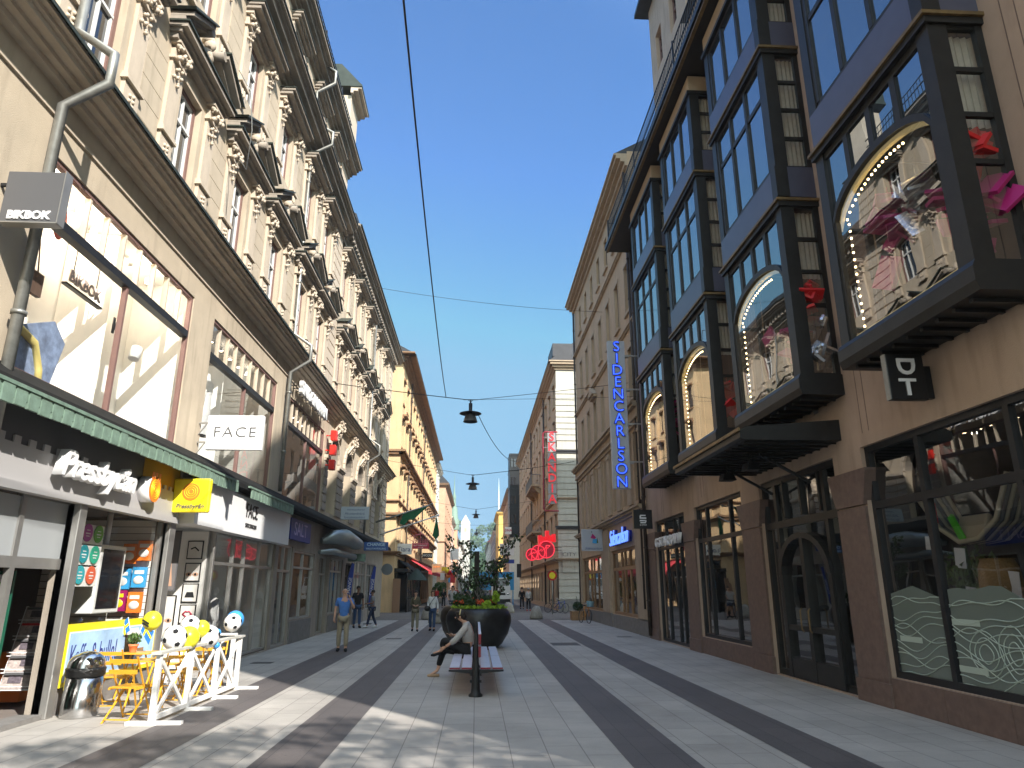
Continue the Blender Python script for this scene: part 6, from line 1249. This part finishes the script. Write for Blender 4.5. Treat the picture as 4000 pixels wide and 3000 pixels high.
bk=bicycle((5.7,38.0,0),.25,mat('orange_bike_frame',(.55,.22,.03),.4),'orange framed bicycle leaning in front of the oak shop windows'); b=MB(); b.lathe([(.12,0),(.17,.0),(.2,.28)],(0,-.6,.82),12); b.build('basket',mat('pale_blue_basket',(.3,.5,.6),.6),bk)
bicycle((5.75,53.5,0),.9,M['charcoal'],'grey bicycle parked at the rusticated corner, left one'); bicycle((6.1,52.6,0),.7,M['blue'],'dark bicycle parked at the rusticated corner, right one')
t=thing('plant_box','wooden plant box with small shrub by the tan corner','planter',(5.8,41.2,0)); b=MB(); b.box(5.4,40.8,0,6.2,41.6,.5); b.build('box',M['woodint'],t,bevel=.01); b=MB(); leaves(b,[((5.8,41.2,.75),(.3,.3,.25))],500,.05,rr); b.tube([(5.8,41.2,.4),(5.75,41.2,1.3)],.02,5); b.build('foliage',M['leaf'],t)
# truck
t=thing('flatbed_truck','small white flatbed truck parked in front of a blue hoarding','truck',(2.3,66,0)); b=MB(); b.box(1.45,66,.95,3.15,67.9,1.9,0); b.prism([(1.5,66,1.9),(1.5,66.3,2.62),(1.5,67.8,2.62),(1.5,67.9,1.9)],(1.6,0,0),0); b.box(1.4,65.9,.75,3.2,66.0,1.02,0); b.build('cab',M['white'],t,bevel=.03)
b=MB(); b.prism([(1.58,65.995,1.93),(1.58,66.26,2.56),(3.02,66.26,2.56),(3.02,65.995,1.93)],(0,-.02,0)); b.build('windscreen',M['screen'],t); b=MB(); b.box(1.4,68,.9,3.2,72,1.0); b.box(1.4,68,1.0,1.44,72,1.5); b.box(3.16,68,1.0,3.2,72,1.5); b.build('flatbed',M['greystone'],t)
for x in (1.55,3.05):
    for y in (66.7,70.8): b=MB(); b.tube([(x-.12,y,.4),(x+.12,y,.4)],.4,18); b.build('wheel',M['black'],t)
for x in (1.65,2.95): b=MB(); b.ball((x,65.98,1.2),(.13,.05,.1),10); b.build('headlight',M['steel'],t)
b=MB(); b.box(1.9,65.97,1.1,2.7,65.995,1.3); b.box(1.5,65.98,.35,3.1,66.1,.72); b.build('grille',M['black'],t)
b=MB(); b.box(.3,74,1.5,3.9,74.2,3.3); 
for x in (.4,2,3.8): b.box(x-.05,74.05,0,x+.05,74.15,1.49)
tag(b.build('hoarding',M['bluelight'] if False else mat('bright_blue_hoarding',(.04,.30,.62),.5)),'bright blue hoarding across the street behind the truck','hoarding')
# street greenery by the cafe, flower shop colours
for (x,y,z,s_,l) in ((-4.2,78,0,1.0,'bushy plant in a tub under the red awning, nearer one'),(-4.0,84,0,1.1,'bushy plant in a tub at the far end of the red awning')):
    t=thing('tub_plant',l,'plant',(x,y,z),'tub plants on the far left'); b=MB(); b.lathe([(.3,0),(.42,.55),(.38,.55),(.36,.5)],(x,y,0),14); b.build('tub',M['greystone'],t); b=MB(); leaves(b,[((x,y,1.3),(.6,.6,.7)),((x+.2,y,1.9),(.4,.4,.4))],800,.12,rr); b.build('foliage',M['leaf2'],t)
for (x,y,c_,l) in ((-3.2,80,'yellow','yellow balloon in the bunch beyond the red awning'),(-2.95,80,'red','red balloon in the bunch beyond the red awning'),(-3.1,80.2,'orange','orange balloon in the bunch beyond the red awning')):
    b=MB(); zz={'yellow':3.5,'red':3.35,'orange':3.0}[c_]; b.ball((x,y,zz),.28,12); b.tube([(x,y,zz-.28),(-3.1,80.1,1.6)],.01,4); tag(b.build('far_balloon',M[c_]),l,'balloon','far bunch of balloons')
b=MB()
for i in range(24): b.bar((-5.3,57+i*.3,.1),(-5.3,57+i*.3,1.0),.03)
b.bar((-5.3,57,1.0),(-5.3,64,1.0),.04); tag(b.build('cafe_fence',M['iron']),'low black rail fence in front of the corner cafe','fence')
# ------------------------------------------------------------------ people
def skinned(verts,edges,rads,roots,lvl=1):
    me=bpy.data.meshes.new('s'); me.from_pydata(verts,edges,[]); o=bpy.data.objects.new('s',me); C.objects.link(o)
    o.modifiers.new('k','SKIN'); sv=me.skin_vertices[0].data
    for i,r in enumerate(rads): sv[i].radius=r if isinstance(r,tuple) else (r,r); sv[i].use_root=i in roots
    sb=o.modifiers.new('d','SUBSURF'); sb.levels=lvl; sb.render_levels=lvl
    dg=bpy.context.evaluated_depsgraph_get(); ev=o.evaluated_get(dg); m2=bpy.data.meshes.new_from_object(ev)
    b=MB(); b.v=[tuple(v.co) for v in m2.vertices]; b.f=[tuple(p.vertices) for p in m2.polygons]; b.m=[0]*len(b.f); b.sm=[True]*len(b.f)
    bpy.data.objects.remove(o); bpy.data.meshes.remove(m2); return b
def merge(a,b,m=0):
    n=len(a.v); a.v+=b.v; a.f+=[tuple(i+n for i in f) for f in b.f]; a.m+=[m]*len(b.f); a.sm+=b.sm; return a
def hand(mb,w,d,out,side,fist=False,s=1.0):
    """palm, four fingers of different length, thumb from the side; w wrist, d pointing dir, out = palm normal"""
    w=Vector(w); d=Vector(d).normalized(); out=Vector(out).normalized(); la=d.cross(out).normalized()*side
    p=w+d*.05*s; mb.ball(tuple(p),(.036*s,.036*s,.036*s),8,0,6); mb.tube([w,w+d*.05*s,w+d*.085*s],[.026*s,.034*s,.03*s],8)
    for i,L in enumerate((.068,.078,.073,.058)):
        a=w+d*.08*s+la*((i-1.5)*.018*s); c=.5 if not fist else 1.5
        m1=a+(d*math.cos(c*.4)+out*math.sin(c*.4))*L*.5*s; m2=m1+(d*math.cos(c)+out*math.sin(c))*L*.5*s; mb.tube([a,m1,m2],[.0095*s,.0088*s,.007*s],6)
    a=w+d*.03*s+la*(-.03*s); mb.tube([a,a+(d*.6-la*.7+out*.3)*.035*s,a+(d*.95-la*.5+out*.5)*.06*s],[.012*s,.0105*s,.008*s],6)
def person(label,loc,rz,h=1.75,skin='skin',shirt='fgrey',pants='fdenim',shoes='fblack',hair='hair',arms='down',stride=.12,sleeve=.5,long_hair=False,bag=None,bald=False,skirt=None,female=False,group=None,shorts=False,detail=True,lean=0,tail=.0):
    k=h/1.75; t=thing('person',label,'person',(0,0,0),group)
    sw=.155 if female else .185; st=stride
    J=dict(pel=(0,0,.95),wai=(0,-.0-lean*.1,1.10),che=(0,-lean*.25,1.31),nb=(0,-.005-lean*.35,1.47),nk=(0,-.02-lean*.4,1.53),jaw=(0,-.035-lean*.45,1.585),hd=(0,-.01-lean*.45,1.655),tp=(0,.0-lean*.45,1.725))
    for s,n in ((-1,'r'),(1,'l')):
        J['sh'+n]=(s*sw,0-lean*.3,1.415); J['hip'+n]=(s*.09,0,.90)
        ph=st*s
        J['kn'+n]=(s*.10,-.03-ph*.6,.50); J['an'+n]=(s*.105,.02-ph*1.3,.085); J['to'+n]=(s*.12,-.14-ph*1.3,.035)
        J['el'+n]=(s*(sw+.06),.03+ph*.5,1.14); J['wr'+n]=(s*(sw+.07),-.06+ph*.9,.90)
    hd_={}
    if arms in ('phone_r','phone_l'):
        n='l' if arms[-1]=='l' else 'r'; s=1 if n=='l' else -1
        J['el'+n]=(s*(sw+.10),-.12,1.17); J['wr'+n]=(s*(sw-.04),-.16,1.46)
    if arms=='front':
        for n,s in (('l',1),('r',-1)): J['el'+n]=(s*(sw+.05),-.02,1.14); J['wr'+n]=(s*.09,-.26,1.12)
    if arms=='bag':
        J['elr']=(-(sw+.06),.04,1.14); J['wrr']=(-(sw+.02),-.14,.98)
    if arms=='bike':
        for n,s in (('l',1),('r',-1)): J['el'+n]=(s*(sw+.12),-.14,1.18); J['wr'+n]=(s*.25,-.40,1.08)
    N=list(J); V=[tuple(c*k for c in J[n]) for n in N]; ix={n:i for i,n in enumerate(N)}
    E_=[('pel','wai'),('wai','che'),('che','nb'),('nb','nk'),('nk','jaw'),('jaw','hd'),('hd','tp')]+[e for n in 'rl' for e in (('che','sh'+n),('sh'+n,'el'+n),('el'+n,'wr'+n),('pel','hip'+n),('hip'+n,'kn'+n),('kn'+n,'an'+n),('an'+n,'to'+n))]
    RD=dict(pel=(.15,.11),wai=(.125,.10) if female else (.14,.11),che=(.145,.105) if female else (.165,.12),nb=(.07,.06),nk=(.052,.052),jaw=(.062,.075),hd=(.078,.095),tp=(.05,.06))
    for n in 'rl': RD.update({'sh'+n:(.055,.055),'el'+n:(.042,.042),'wr'+n:(.028,.028),'hip'+n:(.085,.09),'kn'+n:(.06,.06),'an'+n:(.042,.045),'to'+n:(.035,.03)})
    b=skinned(V,[(ix[a],ix[c]) for a,c in E_],[tuple(x*k for x in RD[n]) for n in N],[0])
    if detail:
        hx,hy,hz=J['hd']; b.ball((hx*k,(hy-.10)*k,(hz-.02)*k),(.013*k,.02*k,.022*k),6,0,5)
        for s in (-1,1): b.ball((s*.082*k,(hy+.005)*k,(hz-.015)*k),(.014*k,.02*k,.032*k),6,0,5)
        for s,n in ((-1,'r'),(1,'l')):
            w=Vector(J['wr'+n])*k; d=(w-Vector(J['el'+n])*k).normalized(); hand(b,w,d,(-s,0,0) if abs(d.z)>.5 else (0,0,-1),s,fist='phone' in arms)
    b.build('body',M[skin],t)
    def cloth(name,names,edges,rads,mt,root):
        ii={n:i for i,n in enumerate(names)}; VV=[tuple(c*k for c in (J[n] if isinstance(n,str) else n[1:])) for n in names]
        c=skinned(VV,[(ii[a],ii[e]) for a,e in edges],[tuple(x*k for x in r) for r in rads],[root]); c.build(name,M[mt],t)
    def mid(a,b_,f): return tuple(J[a][i]*(1-f)+J[b_][i]*f for i in range(3))
    J['hem']=(0,J['pel'][1],.90 if not tail else .80)
    for n in 'rl': J['sl'+n]=mid('sh'+n,'el'+n,min(1,sleeve*1.2)) if sleeve<=.8 else mid('el'+n,'wr'+n,.85)
    nm=['hem','pel','wai','che','nb']; ed=[('hem','pel'),('pel','wai'),('wai','che'),('che','nb')]; rd=[(.158,.125) if not tail else (.18,.14),(.162,.124),(.14,.115) if female else (.158,.128),(.158,.12) if female else (.18,.135),(.075,.068)]
    for n in 'rl':
        nm+=['sh'+n]; rd.append((.072,.072)); ed.append(('che','sh'+n))
        if sleeve>.8: nm+=['el'+n]; rd.append((.055,.055)); ed.append(('sh'+n,'el'+n)); nm+=['sl'+n]; rd.append((.042,.042)); ed.append(('el'+n,'sl'+n))
        else: nm+=['sl'+n]; rd.append((.062,.062)); ed.append(('sh'+n,'sl'+n))
    cloth('shirt',nm,ed,rd,shirt,1)
    nm=['pel']; rd=[(.157,.118)]; ed=[]
    for n in 'rl':
        J['cu'+n]=mid('kn'+n,'an'+n,.9) if not shorts else mid('hip'+n,'kn'+n,.9)
        nm+=['hip'+n]; rd+=[(.098,.102)]; ed+=[('pel','hip'+n)]
        if not shorts: nm+=['kn'+n,'cu'+n]; rd+=[(.075,.075),(.062,.065)]; ed+=[('hip'+n,'kn'+n),('kn'+n,'cu'+n)]
        else: nm+=['cu'+n]; rd+=[(.09,.09)]; ed+=[('hip'+n,'cu'+n)]
    cloth('trousers',nm,ed,rd,pants,0)
    for n in 'rl':
        c=MB(); a=Vector(J['an'+n])*k; e=Vector(J['to'+n])*k; c.tube([a+Vector((0,.05*k,-.03*k)),a+Vector((0,0,-.03*k)),(a+e)/2+Vector((0,0,-.005)),e,e+Vector((0,-.05*k,0))],[.035*k,.05*k,.048*k,.042*k,.02*k],8); c.build('shoe',M[shoes],t)
    c=MB(); hx,hy,hz=[x*k for x in J['hd']]
    if bald: 
        c.ball((0,hy+.05*k,hz+.0*k),(.083*k,.06*k,.07*k),12,0,8)
    else:
        c.ball((0,hy+.022*k,hz+.035*k),(.092*k,.098*k,.088*k),14,0,8)
        if long_hair: c.ball((0,hy+.06*k,hz-.10*k),(.10*k,.06*k,.20*k),12,0,8); c.ball((0,hy+.02*k,hz-.02*k),(.1*k,.08*k,.12*k),12)
    c.build('hair',M[hair],t)
    if detail:
        c=MB(); 
        for s in (-1,1): c.ball((s*.03*k,hy-.088*k,hz+.0),(.011*k,.008*k,.007*k),6,0,4)
        c.ball((0,hy-.088*k,hz-.07*k),(.024*k,.008*k,.006*k),6,0,4); c.build('face_features',M['hair'],t)
    t.location=loc; t.rotation_euler=(0,0,rz); return t
def held(name,label,cat,fn,mt,loc):
    b=MB(); fn(b); o=b.build(name,mt,org=(0,0,0)); o.location=loc; tag(o,label,cat); return o
person('man in bright blue polo shirt and beige trousers holding a phone to his ear',(-3.88,21.8,0),.15,1.78,'skin','fblue','fbeige','fblack','hairg',arms='phone_l',stride=.05,sleeve=.6,bald=True,tail=1)
held('phone','dark phone at the ear of the man in blue','phone',lambda b:b.obox((0,0,0),(.015,.07,.14),(.2,.1,0)),M['black'],(-3.74,21.62,1.56))
person('bearded man in black printed t-shirt and jeans near the blue flags',(-5.45,34,0),.4,1.84,'skin2','fblack','fdenim','fblack','hair',stride=.06,sleeve=.6)
held('printed_badge','pale blue print on the black t-shirt','print',lambda b:b.ball((0,0,0),(.13,.02,.09),10,0,6),M['benchwhite'],(-5.5,33.86,1.34)) if False else None
person('person in grey t-shirt, dark trousers and white shoes standing sideways',(-4.8,34.2,0),-1.2,1.66,'skin2','fgrey','fnavy','fwhite','hair',arms='front',stride=.2,sleeve=.6)
person('person in olive jacket and khaki trousers walking towards the viewer',(-2.57,31.4,0),.1,1.64,'skin','folive','fkhaki','fblack','hair',arms='front',stride=.13,sleeve=1,female=True)
person('woman in white blouse and blue jeans walking with a black shoulder bag',(-1.85,31.6,0),-.1,1.66,'skin','fwhite','fdenim','fblack','hairb',arms='bag',stride=.12,sleeve=1,long_hair=True,female=True,tail=1)
t=thing('shoulder_bag','black shoulder bag on a long strap carried by the woman in white','bag',(-2.05,31.35,.9)); b=MB(); b.ball((-2.06,31.38,.92),(.14,.07,.12),12,0,8); b.build('pouch',M['black'],t); b=MB(); b.tube([(-2.0,31.4,1.0),(-1.86,31.42,1.25),(-1.72,31.5,1.42)],.012,5); b.build('strap',M['black'],t)
person('man in grey t-shirt riding a bicycle behind the planter',(-1.3,41,.12),.05,1.74,'skin','flgrey','fnavy','fblack','hair',arms='bike',stride=.15,sleeve=.6,shorts=True)
bicycle((-1.3,40.95,0),.05,M['charcoal'],'bicycle ridden by the man in grey t-shirt','ridden bicycle')
person('person in black walking away near the right-hand walls',(3.95,62,0),math.pi,1.78,'skin','fblack','fblack','fblack','hair',stride=.14,sleeve=1,detail=False)
person('grey haired person in pale top and black trousers walking away on the right',(4.15,57,0),math.pi,1.72,'skin','flgrey','fblack','fred','hairg',stride=.12,sleeve=1,female=True,bag=1,detail=False)
crowd=[(-2.9,66,'fblack','fblack','far pedestrian in long black beside the tub plants'),(-2.1,70,'fwhite','fdenim','far pedestrian in white top left of the cyclist'),(-1.5,76,'fgrey','fnavy','far pedestrian in grey behind the cyclist'),(-.7,62,'fblack','fdenim','far pedestrian in black behind the planter leaves'),(-.9,88,'fteal','fblack','far pedestrian in teal beyond the planter'),(.5,84,'fwhite','fblack','far pedestrian in white top near the truck'),(-2.4,92,'fred','fdenim','far pedestrian in red top on the left'),(-1.2,100,'fblue','fkhaki','far pedestrian in blue top in mid street'),(-3.2,104,'flgrey','fblack','far pedestrian in pale grey at the left walls'),(.1,112,'fkhaki','fnavy','farthest pedestrian in khaki top'),(-1.9,120,'fblack','fgrey','farthest pedestrian in black top'),(-2.8,84,'fnavy','fbeige','far pedestrian in navy top and beige trousers'),(-4.0,74,'fred','fblack','far pedestrian in red top close to the red awning'),(-3.4,96,'fwhite','fkhaki','far pedestrian in white top and khaki trousers'),(1.2,96,'fgrey','fdenim','far pedestrian in grey top right of the planter tree'),(2.4,118,'fred','fnavy','farthest pedestrian in red top on the right'),(-4.2,130,'fblue','fblack','farthest pedestrian in blue top at the left walls'),(.8,135,'fwhite','fgrey','farthest pedestrian in white top in mid street')]
for i,(x,y,a,c,l) in enumerate(crowd): person(l,(x,y,0),(i%2)*math.pi+.2,1.68+.02*(i%5),'skin',a,c,'fblack','hair' if i%3 else 'hairb',stride=.1+.02*(i%3),sleeve=.6 if i%2 else 1,detail=False,group='far pedestrians')
# the seated woman
def seated():
    t=thing('person','seated woman in grey top and black trousers with yellow hairband bending over her phone','person',(-.25,15.6,0)); y=15.6
    J=dict(pel=(-.15,y,.56),wai=(-.12,y,.74),che=(-.15,y,.93),nb=(-.22,y,1.075),nk=(-.275,y,1.115),jaw=(-.36,y,1.13),hd=(-.335,y,1.20),tp=(-.30,y,1.265),
      shn=(-.17,y-.17,1.02),eln=(-.40,y-.20,.75),wrn=(-.62,y-.12,.60), shf=(-.17,y+.17,1.02),elf=(-.34,y+.22,.80),wrf=(-.46,y+.06,.82),
      hn=(-.20,y-.09,.54),kn=(-.66,y-.06,.74),an=(-.70,y-.02,.52),tn=(-.88,y-.02,.46), hf=(-.20,y+.09,.52),kf=(-.66,y+.12,.53),af=(-.78,y+.12,.12),tf=(-.93,y+.12,.035))
    N=list(J); ix={n:i for i,n in enumerate(N)}
    E_=[('pel','wai'),('wai','che'),('che','nb'),('nb','nk'),('nk','hd'),('hd','tp'),('hd','jaw'),('che','shn'),('shn','eln'),('eln','wrn'),('che','shf'),('shf','elf'),('elf','wrf'),('pel','hn'),('hn','kn'),('kn','an'),('an','tn'),('pel','hf'),('hf','kf'),('kf','af'),('af','tf')]
    R_=dict(pel=.14,wai=.13,che=.135,nb=.06,nk=.05,jaw=.045,hd=.088,tp=.06,shn=.05,eln=.04,wrn=.027,shf=.05,elf=.04,wrf=.027,hn=.085,kn=.058,an=.036,tn=.028,hf=.085,kf=.058,af=.036,tf=.026)
    b=skinned([J[n] for n in N],[(ix[a],ix[c]) for a,c in E_],[R_[n] for n in N],[0],2)
    b.ball((-.425,y,1.175),(.018,.011,.016),6,0,5); b.ball((-.325,y-.088,1.185),(.02,.012,.03),6,0,5)
    hand(b,J['wrn'],Vector((-.6,.25,-.35)),(0,.4,-1),-1); hand(b,J['wrf'],Vector((-.8,-.3,.1)),(0,0,1),1)
    b.build('body',M['skin'],t)
    def cl(name,nm,ed,rd,mt,extra={}):
        JJ={**J,**extra}; ii={n:i for i,n in enumerate(nm)}; skinned([JJ[n] for n in nm],[(ii[a],ii[c]) for a,c in ed],rd,[0],2).build(name,M[mt],t)
    cl('top',['che','wai','hem','nb','shn','eln','sn','shf','elf','sf'],[('che','wai'),('wai','hem'),('che','nb'),('che','shn'),('shn','eln'),('eln','sn'),('che','shf'),('shf','elf'),('elf','sf')],[.158,.152,.155,.075,.078,.068,.058,.078,.068,.058],'flgrey',dict(hem=(-.14,y,.62),sn=(-.52,y-.16,.665),sf=(-.41,y+.13,.81)))
    cl('trousers',['pel','hn','kn','cn','hf','kf','cf'],[('pel','hn'),('hn','kn'),('kn','cn'),('pel','hf'),('hf','kf'),('kf','cf')],[.155,.115,.088,.056,.115,.088,.058],'fblack',dict(cn=(-.69,y-.03,.58),cf=(-.765,y+.12,.20)))
    c=MB(); c.tube([(-.66,y-.02,.485),(-.76,y-.02,.475),(-.86,y-.02,.44),(-.92,y-.02,.43)],[.028,.038,.036,.018],8); c.build('shoe',M['fblack'],t)
    c=MB(); c.tube([(-.74,y+.12,.03),(-.84,y+.12,.03),(-.94,y+.12,.025),(-.99,y+.12,.022)],[.028,.036,.034,.016],8); c.build('shoe',mat('tan_ballet_shoe',(.42,.27,.16),.6),t)
    c=MB(); c.ball((-.305,y,1.235),(.105,.096,.092),16,0,10); c.ball((-.245,y,1.20),(.07,.085,.08),12,0,8); c.ball((-.36,y,1.275),(.06,.08,.04),10,0,6); c.build('hair',M['hair'],t)
    c=MB(); c.tube([(-.335+.02*math.sin(a),y+.104*math.cos(a),1.235+.104*math.sin(a)) for a in [math.pi*i/12 for i in range(13)]],.014,6); c.build('hairband',mat('pale_yellow_hairband',(.6,.5,.25),.7),t)
    c=MB(); c.ball((-.418,y-.03,1.195),(.006,.01,.006),6,0,4); c.ball((-.41,y,1.135),(.008,.02,.006),6,0,4); c.build('face_features',M['hair'],t)
    b=MB(); b.obox((-.56,y,.86),(.13,.07,.01),(0,-.4,0)); tag(b.build('phone',M['black']),'dark phone in the hand of the seated woman','phone')
seated()
# ------------------------------------------------------------------ camera, light, world
cam=bpy.data.cameras.new('camera'); co=bpy.data.objects.new('camera',cam); C.objects.link(co); scene.camera=co
cam.sensor_width=36; cam.lens=36*1500/2212; cam.clip_end=3000; cam.clip_start=.05
th=math.radians(16.3); ps=math.radians(2.86)
f=Vector((math.sin(ps)*math.cos(th),math.cos(ps)*math.cos(th),math.sin(th)))
co.location=(0,0,1.8); co.rotation_euler=f.to_track_quat('-Z','Y').to_euler()
EL=math.radians(36.5); ax,ay=-.591,.806
sd=Vector((ax*math.cos(EL),ay*math.cos(EL),-math.sin(EL)))
sl=bpy.data.lights.new('sun','SUN'); sl.energy=2.0; sl.angle=math.radians(.55); sl.color=(1,.945,.87)
so=bpy.data.objects.new('sun',sl); C.objects.link(so); so.rotation_euler=sd.to_track_quat('-Z','Y').to_euler(); so.location=(20,-20,40)
wd=bpy.data.worlds.new('World'); scene.world=wd; wd.use_nodes=True; nt=wd.node_tree
sk=nt.nodes.new('ShaderNodeTexSky'); sk.sky_type='NISHITA'; sk.sun_disc=False; sk.sun_elevation=EL; sk.sun_rotation=math.atan2(-ax,-ay)
sk.altitude=0; sk.air_density=1.0; sk.dust_density=.7; sk.ozone_density=1.6
bg=nt.nodes['Background']; bg.inputs[1].default_value=.15; mn=nt.nodes.new('ShaderNodeVectorMath'); mn.operation='MINIMUM'; mn.inputs[1].default_value=(1.9,2.55,2.85)   # keeps the low sky from burning out
nt.links.new(sk.outputs[0],mn.inputs[0])
# sky gain set by hand: dimmer, bluer in view, brightened sunward as added fill
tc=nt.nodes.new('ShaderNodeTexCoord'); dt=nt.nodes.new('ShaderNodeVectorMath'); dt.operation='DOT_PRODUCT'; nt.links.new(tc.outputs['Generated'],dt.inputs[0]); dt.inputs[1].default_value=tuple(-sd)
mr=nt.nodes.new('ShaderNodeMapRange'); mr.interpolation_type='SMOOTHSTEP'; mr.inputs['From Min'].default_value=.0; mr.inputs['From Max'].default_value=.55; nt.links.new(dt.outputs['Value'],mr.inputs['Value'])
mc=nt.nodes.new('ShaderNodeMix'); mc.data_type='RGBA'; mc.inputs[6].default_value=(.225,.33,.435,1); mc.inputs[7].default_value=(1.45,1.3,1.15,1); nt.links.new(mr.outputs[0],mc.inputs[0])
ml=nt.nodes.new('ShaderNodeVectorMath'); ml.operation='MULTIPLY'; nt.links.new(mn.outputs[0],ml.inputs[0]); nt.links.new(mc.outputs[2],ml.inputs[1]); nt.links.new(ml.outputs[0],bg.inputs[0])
hb=MB(); hb.box(-310,-110,-1.2,310,720,45); hz_=hb.build('haze',None or mat('haze_air',(1,1,1))); tag(hz_,kind='stuff')
hm_=hz_.data.materials[0]; hn=hm_.node_tree; hn.nodes.clear(); ho=hn.nodes.new('ShaderNodeOutputMaterial'); pv=hn.nodes.new('ShaderNodeVolumePrincipled'); pv.inputs['Color'].default_value=(.86,.92,1,1); pv.inputs['Density'].default_value=.0005; hn.links.new(pv.outputs[0],ho.inputs['Volume'])
vs=scene.view_settings; vs.view_transform='Standard'; vs.look='None'; vs.gamma=1; vs.exposure=2.2
scene.cycles.max_bounces=7; scene.cycles.diffuse_bounces=4; scene.cycles.glossy_bounces=4; scene.cycles.transparent_max_bounces=12; scene.cycles.caustics_reflective=False
scene.cycles.sample_clamp_indirect=6
# the lit ceiling spots of the first-floor display windows
for y_ in (9.8,11.4,13.2,16.2,18.2,20.0,23.2,26.6):
    pl_=bpy.data.lights.new('window_spot','POINT'); pl_.energy=(11,11,11,3.5,3.5,3.5,2,2)[[9.8,11.4,13.2,16.2,18.2,20.0,23.2,26.6].index(y_)]; pl_.color=(1,.86,.68); pl_.shadow_soft_size=.08
    po=bpy.data.objects.new('window_spot',pl_); C.objects.link(po); po.location=(XL-.62,y_,7.75)
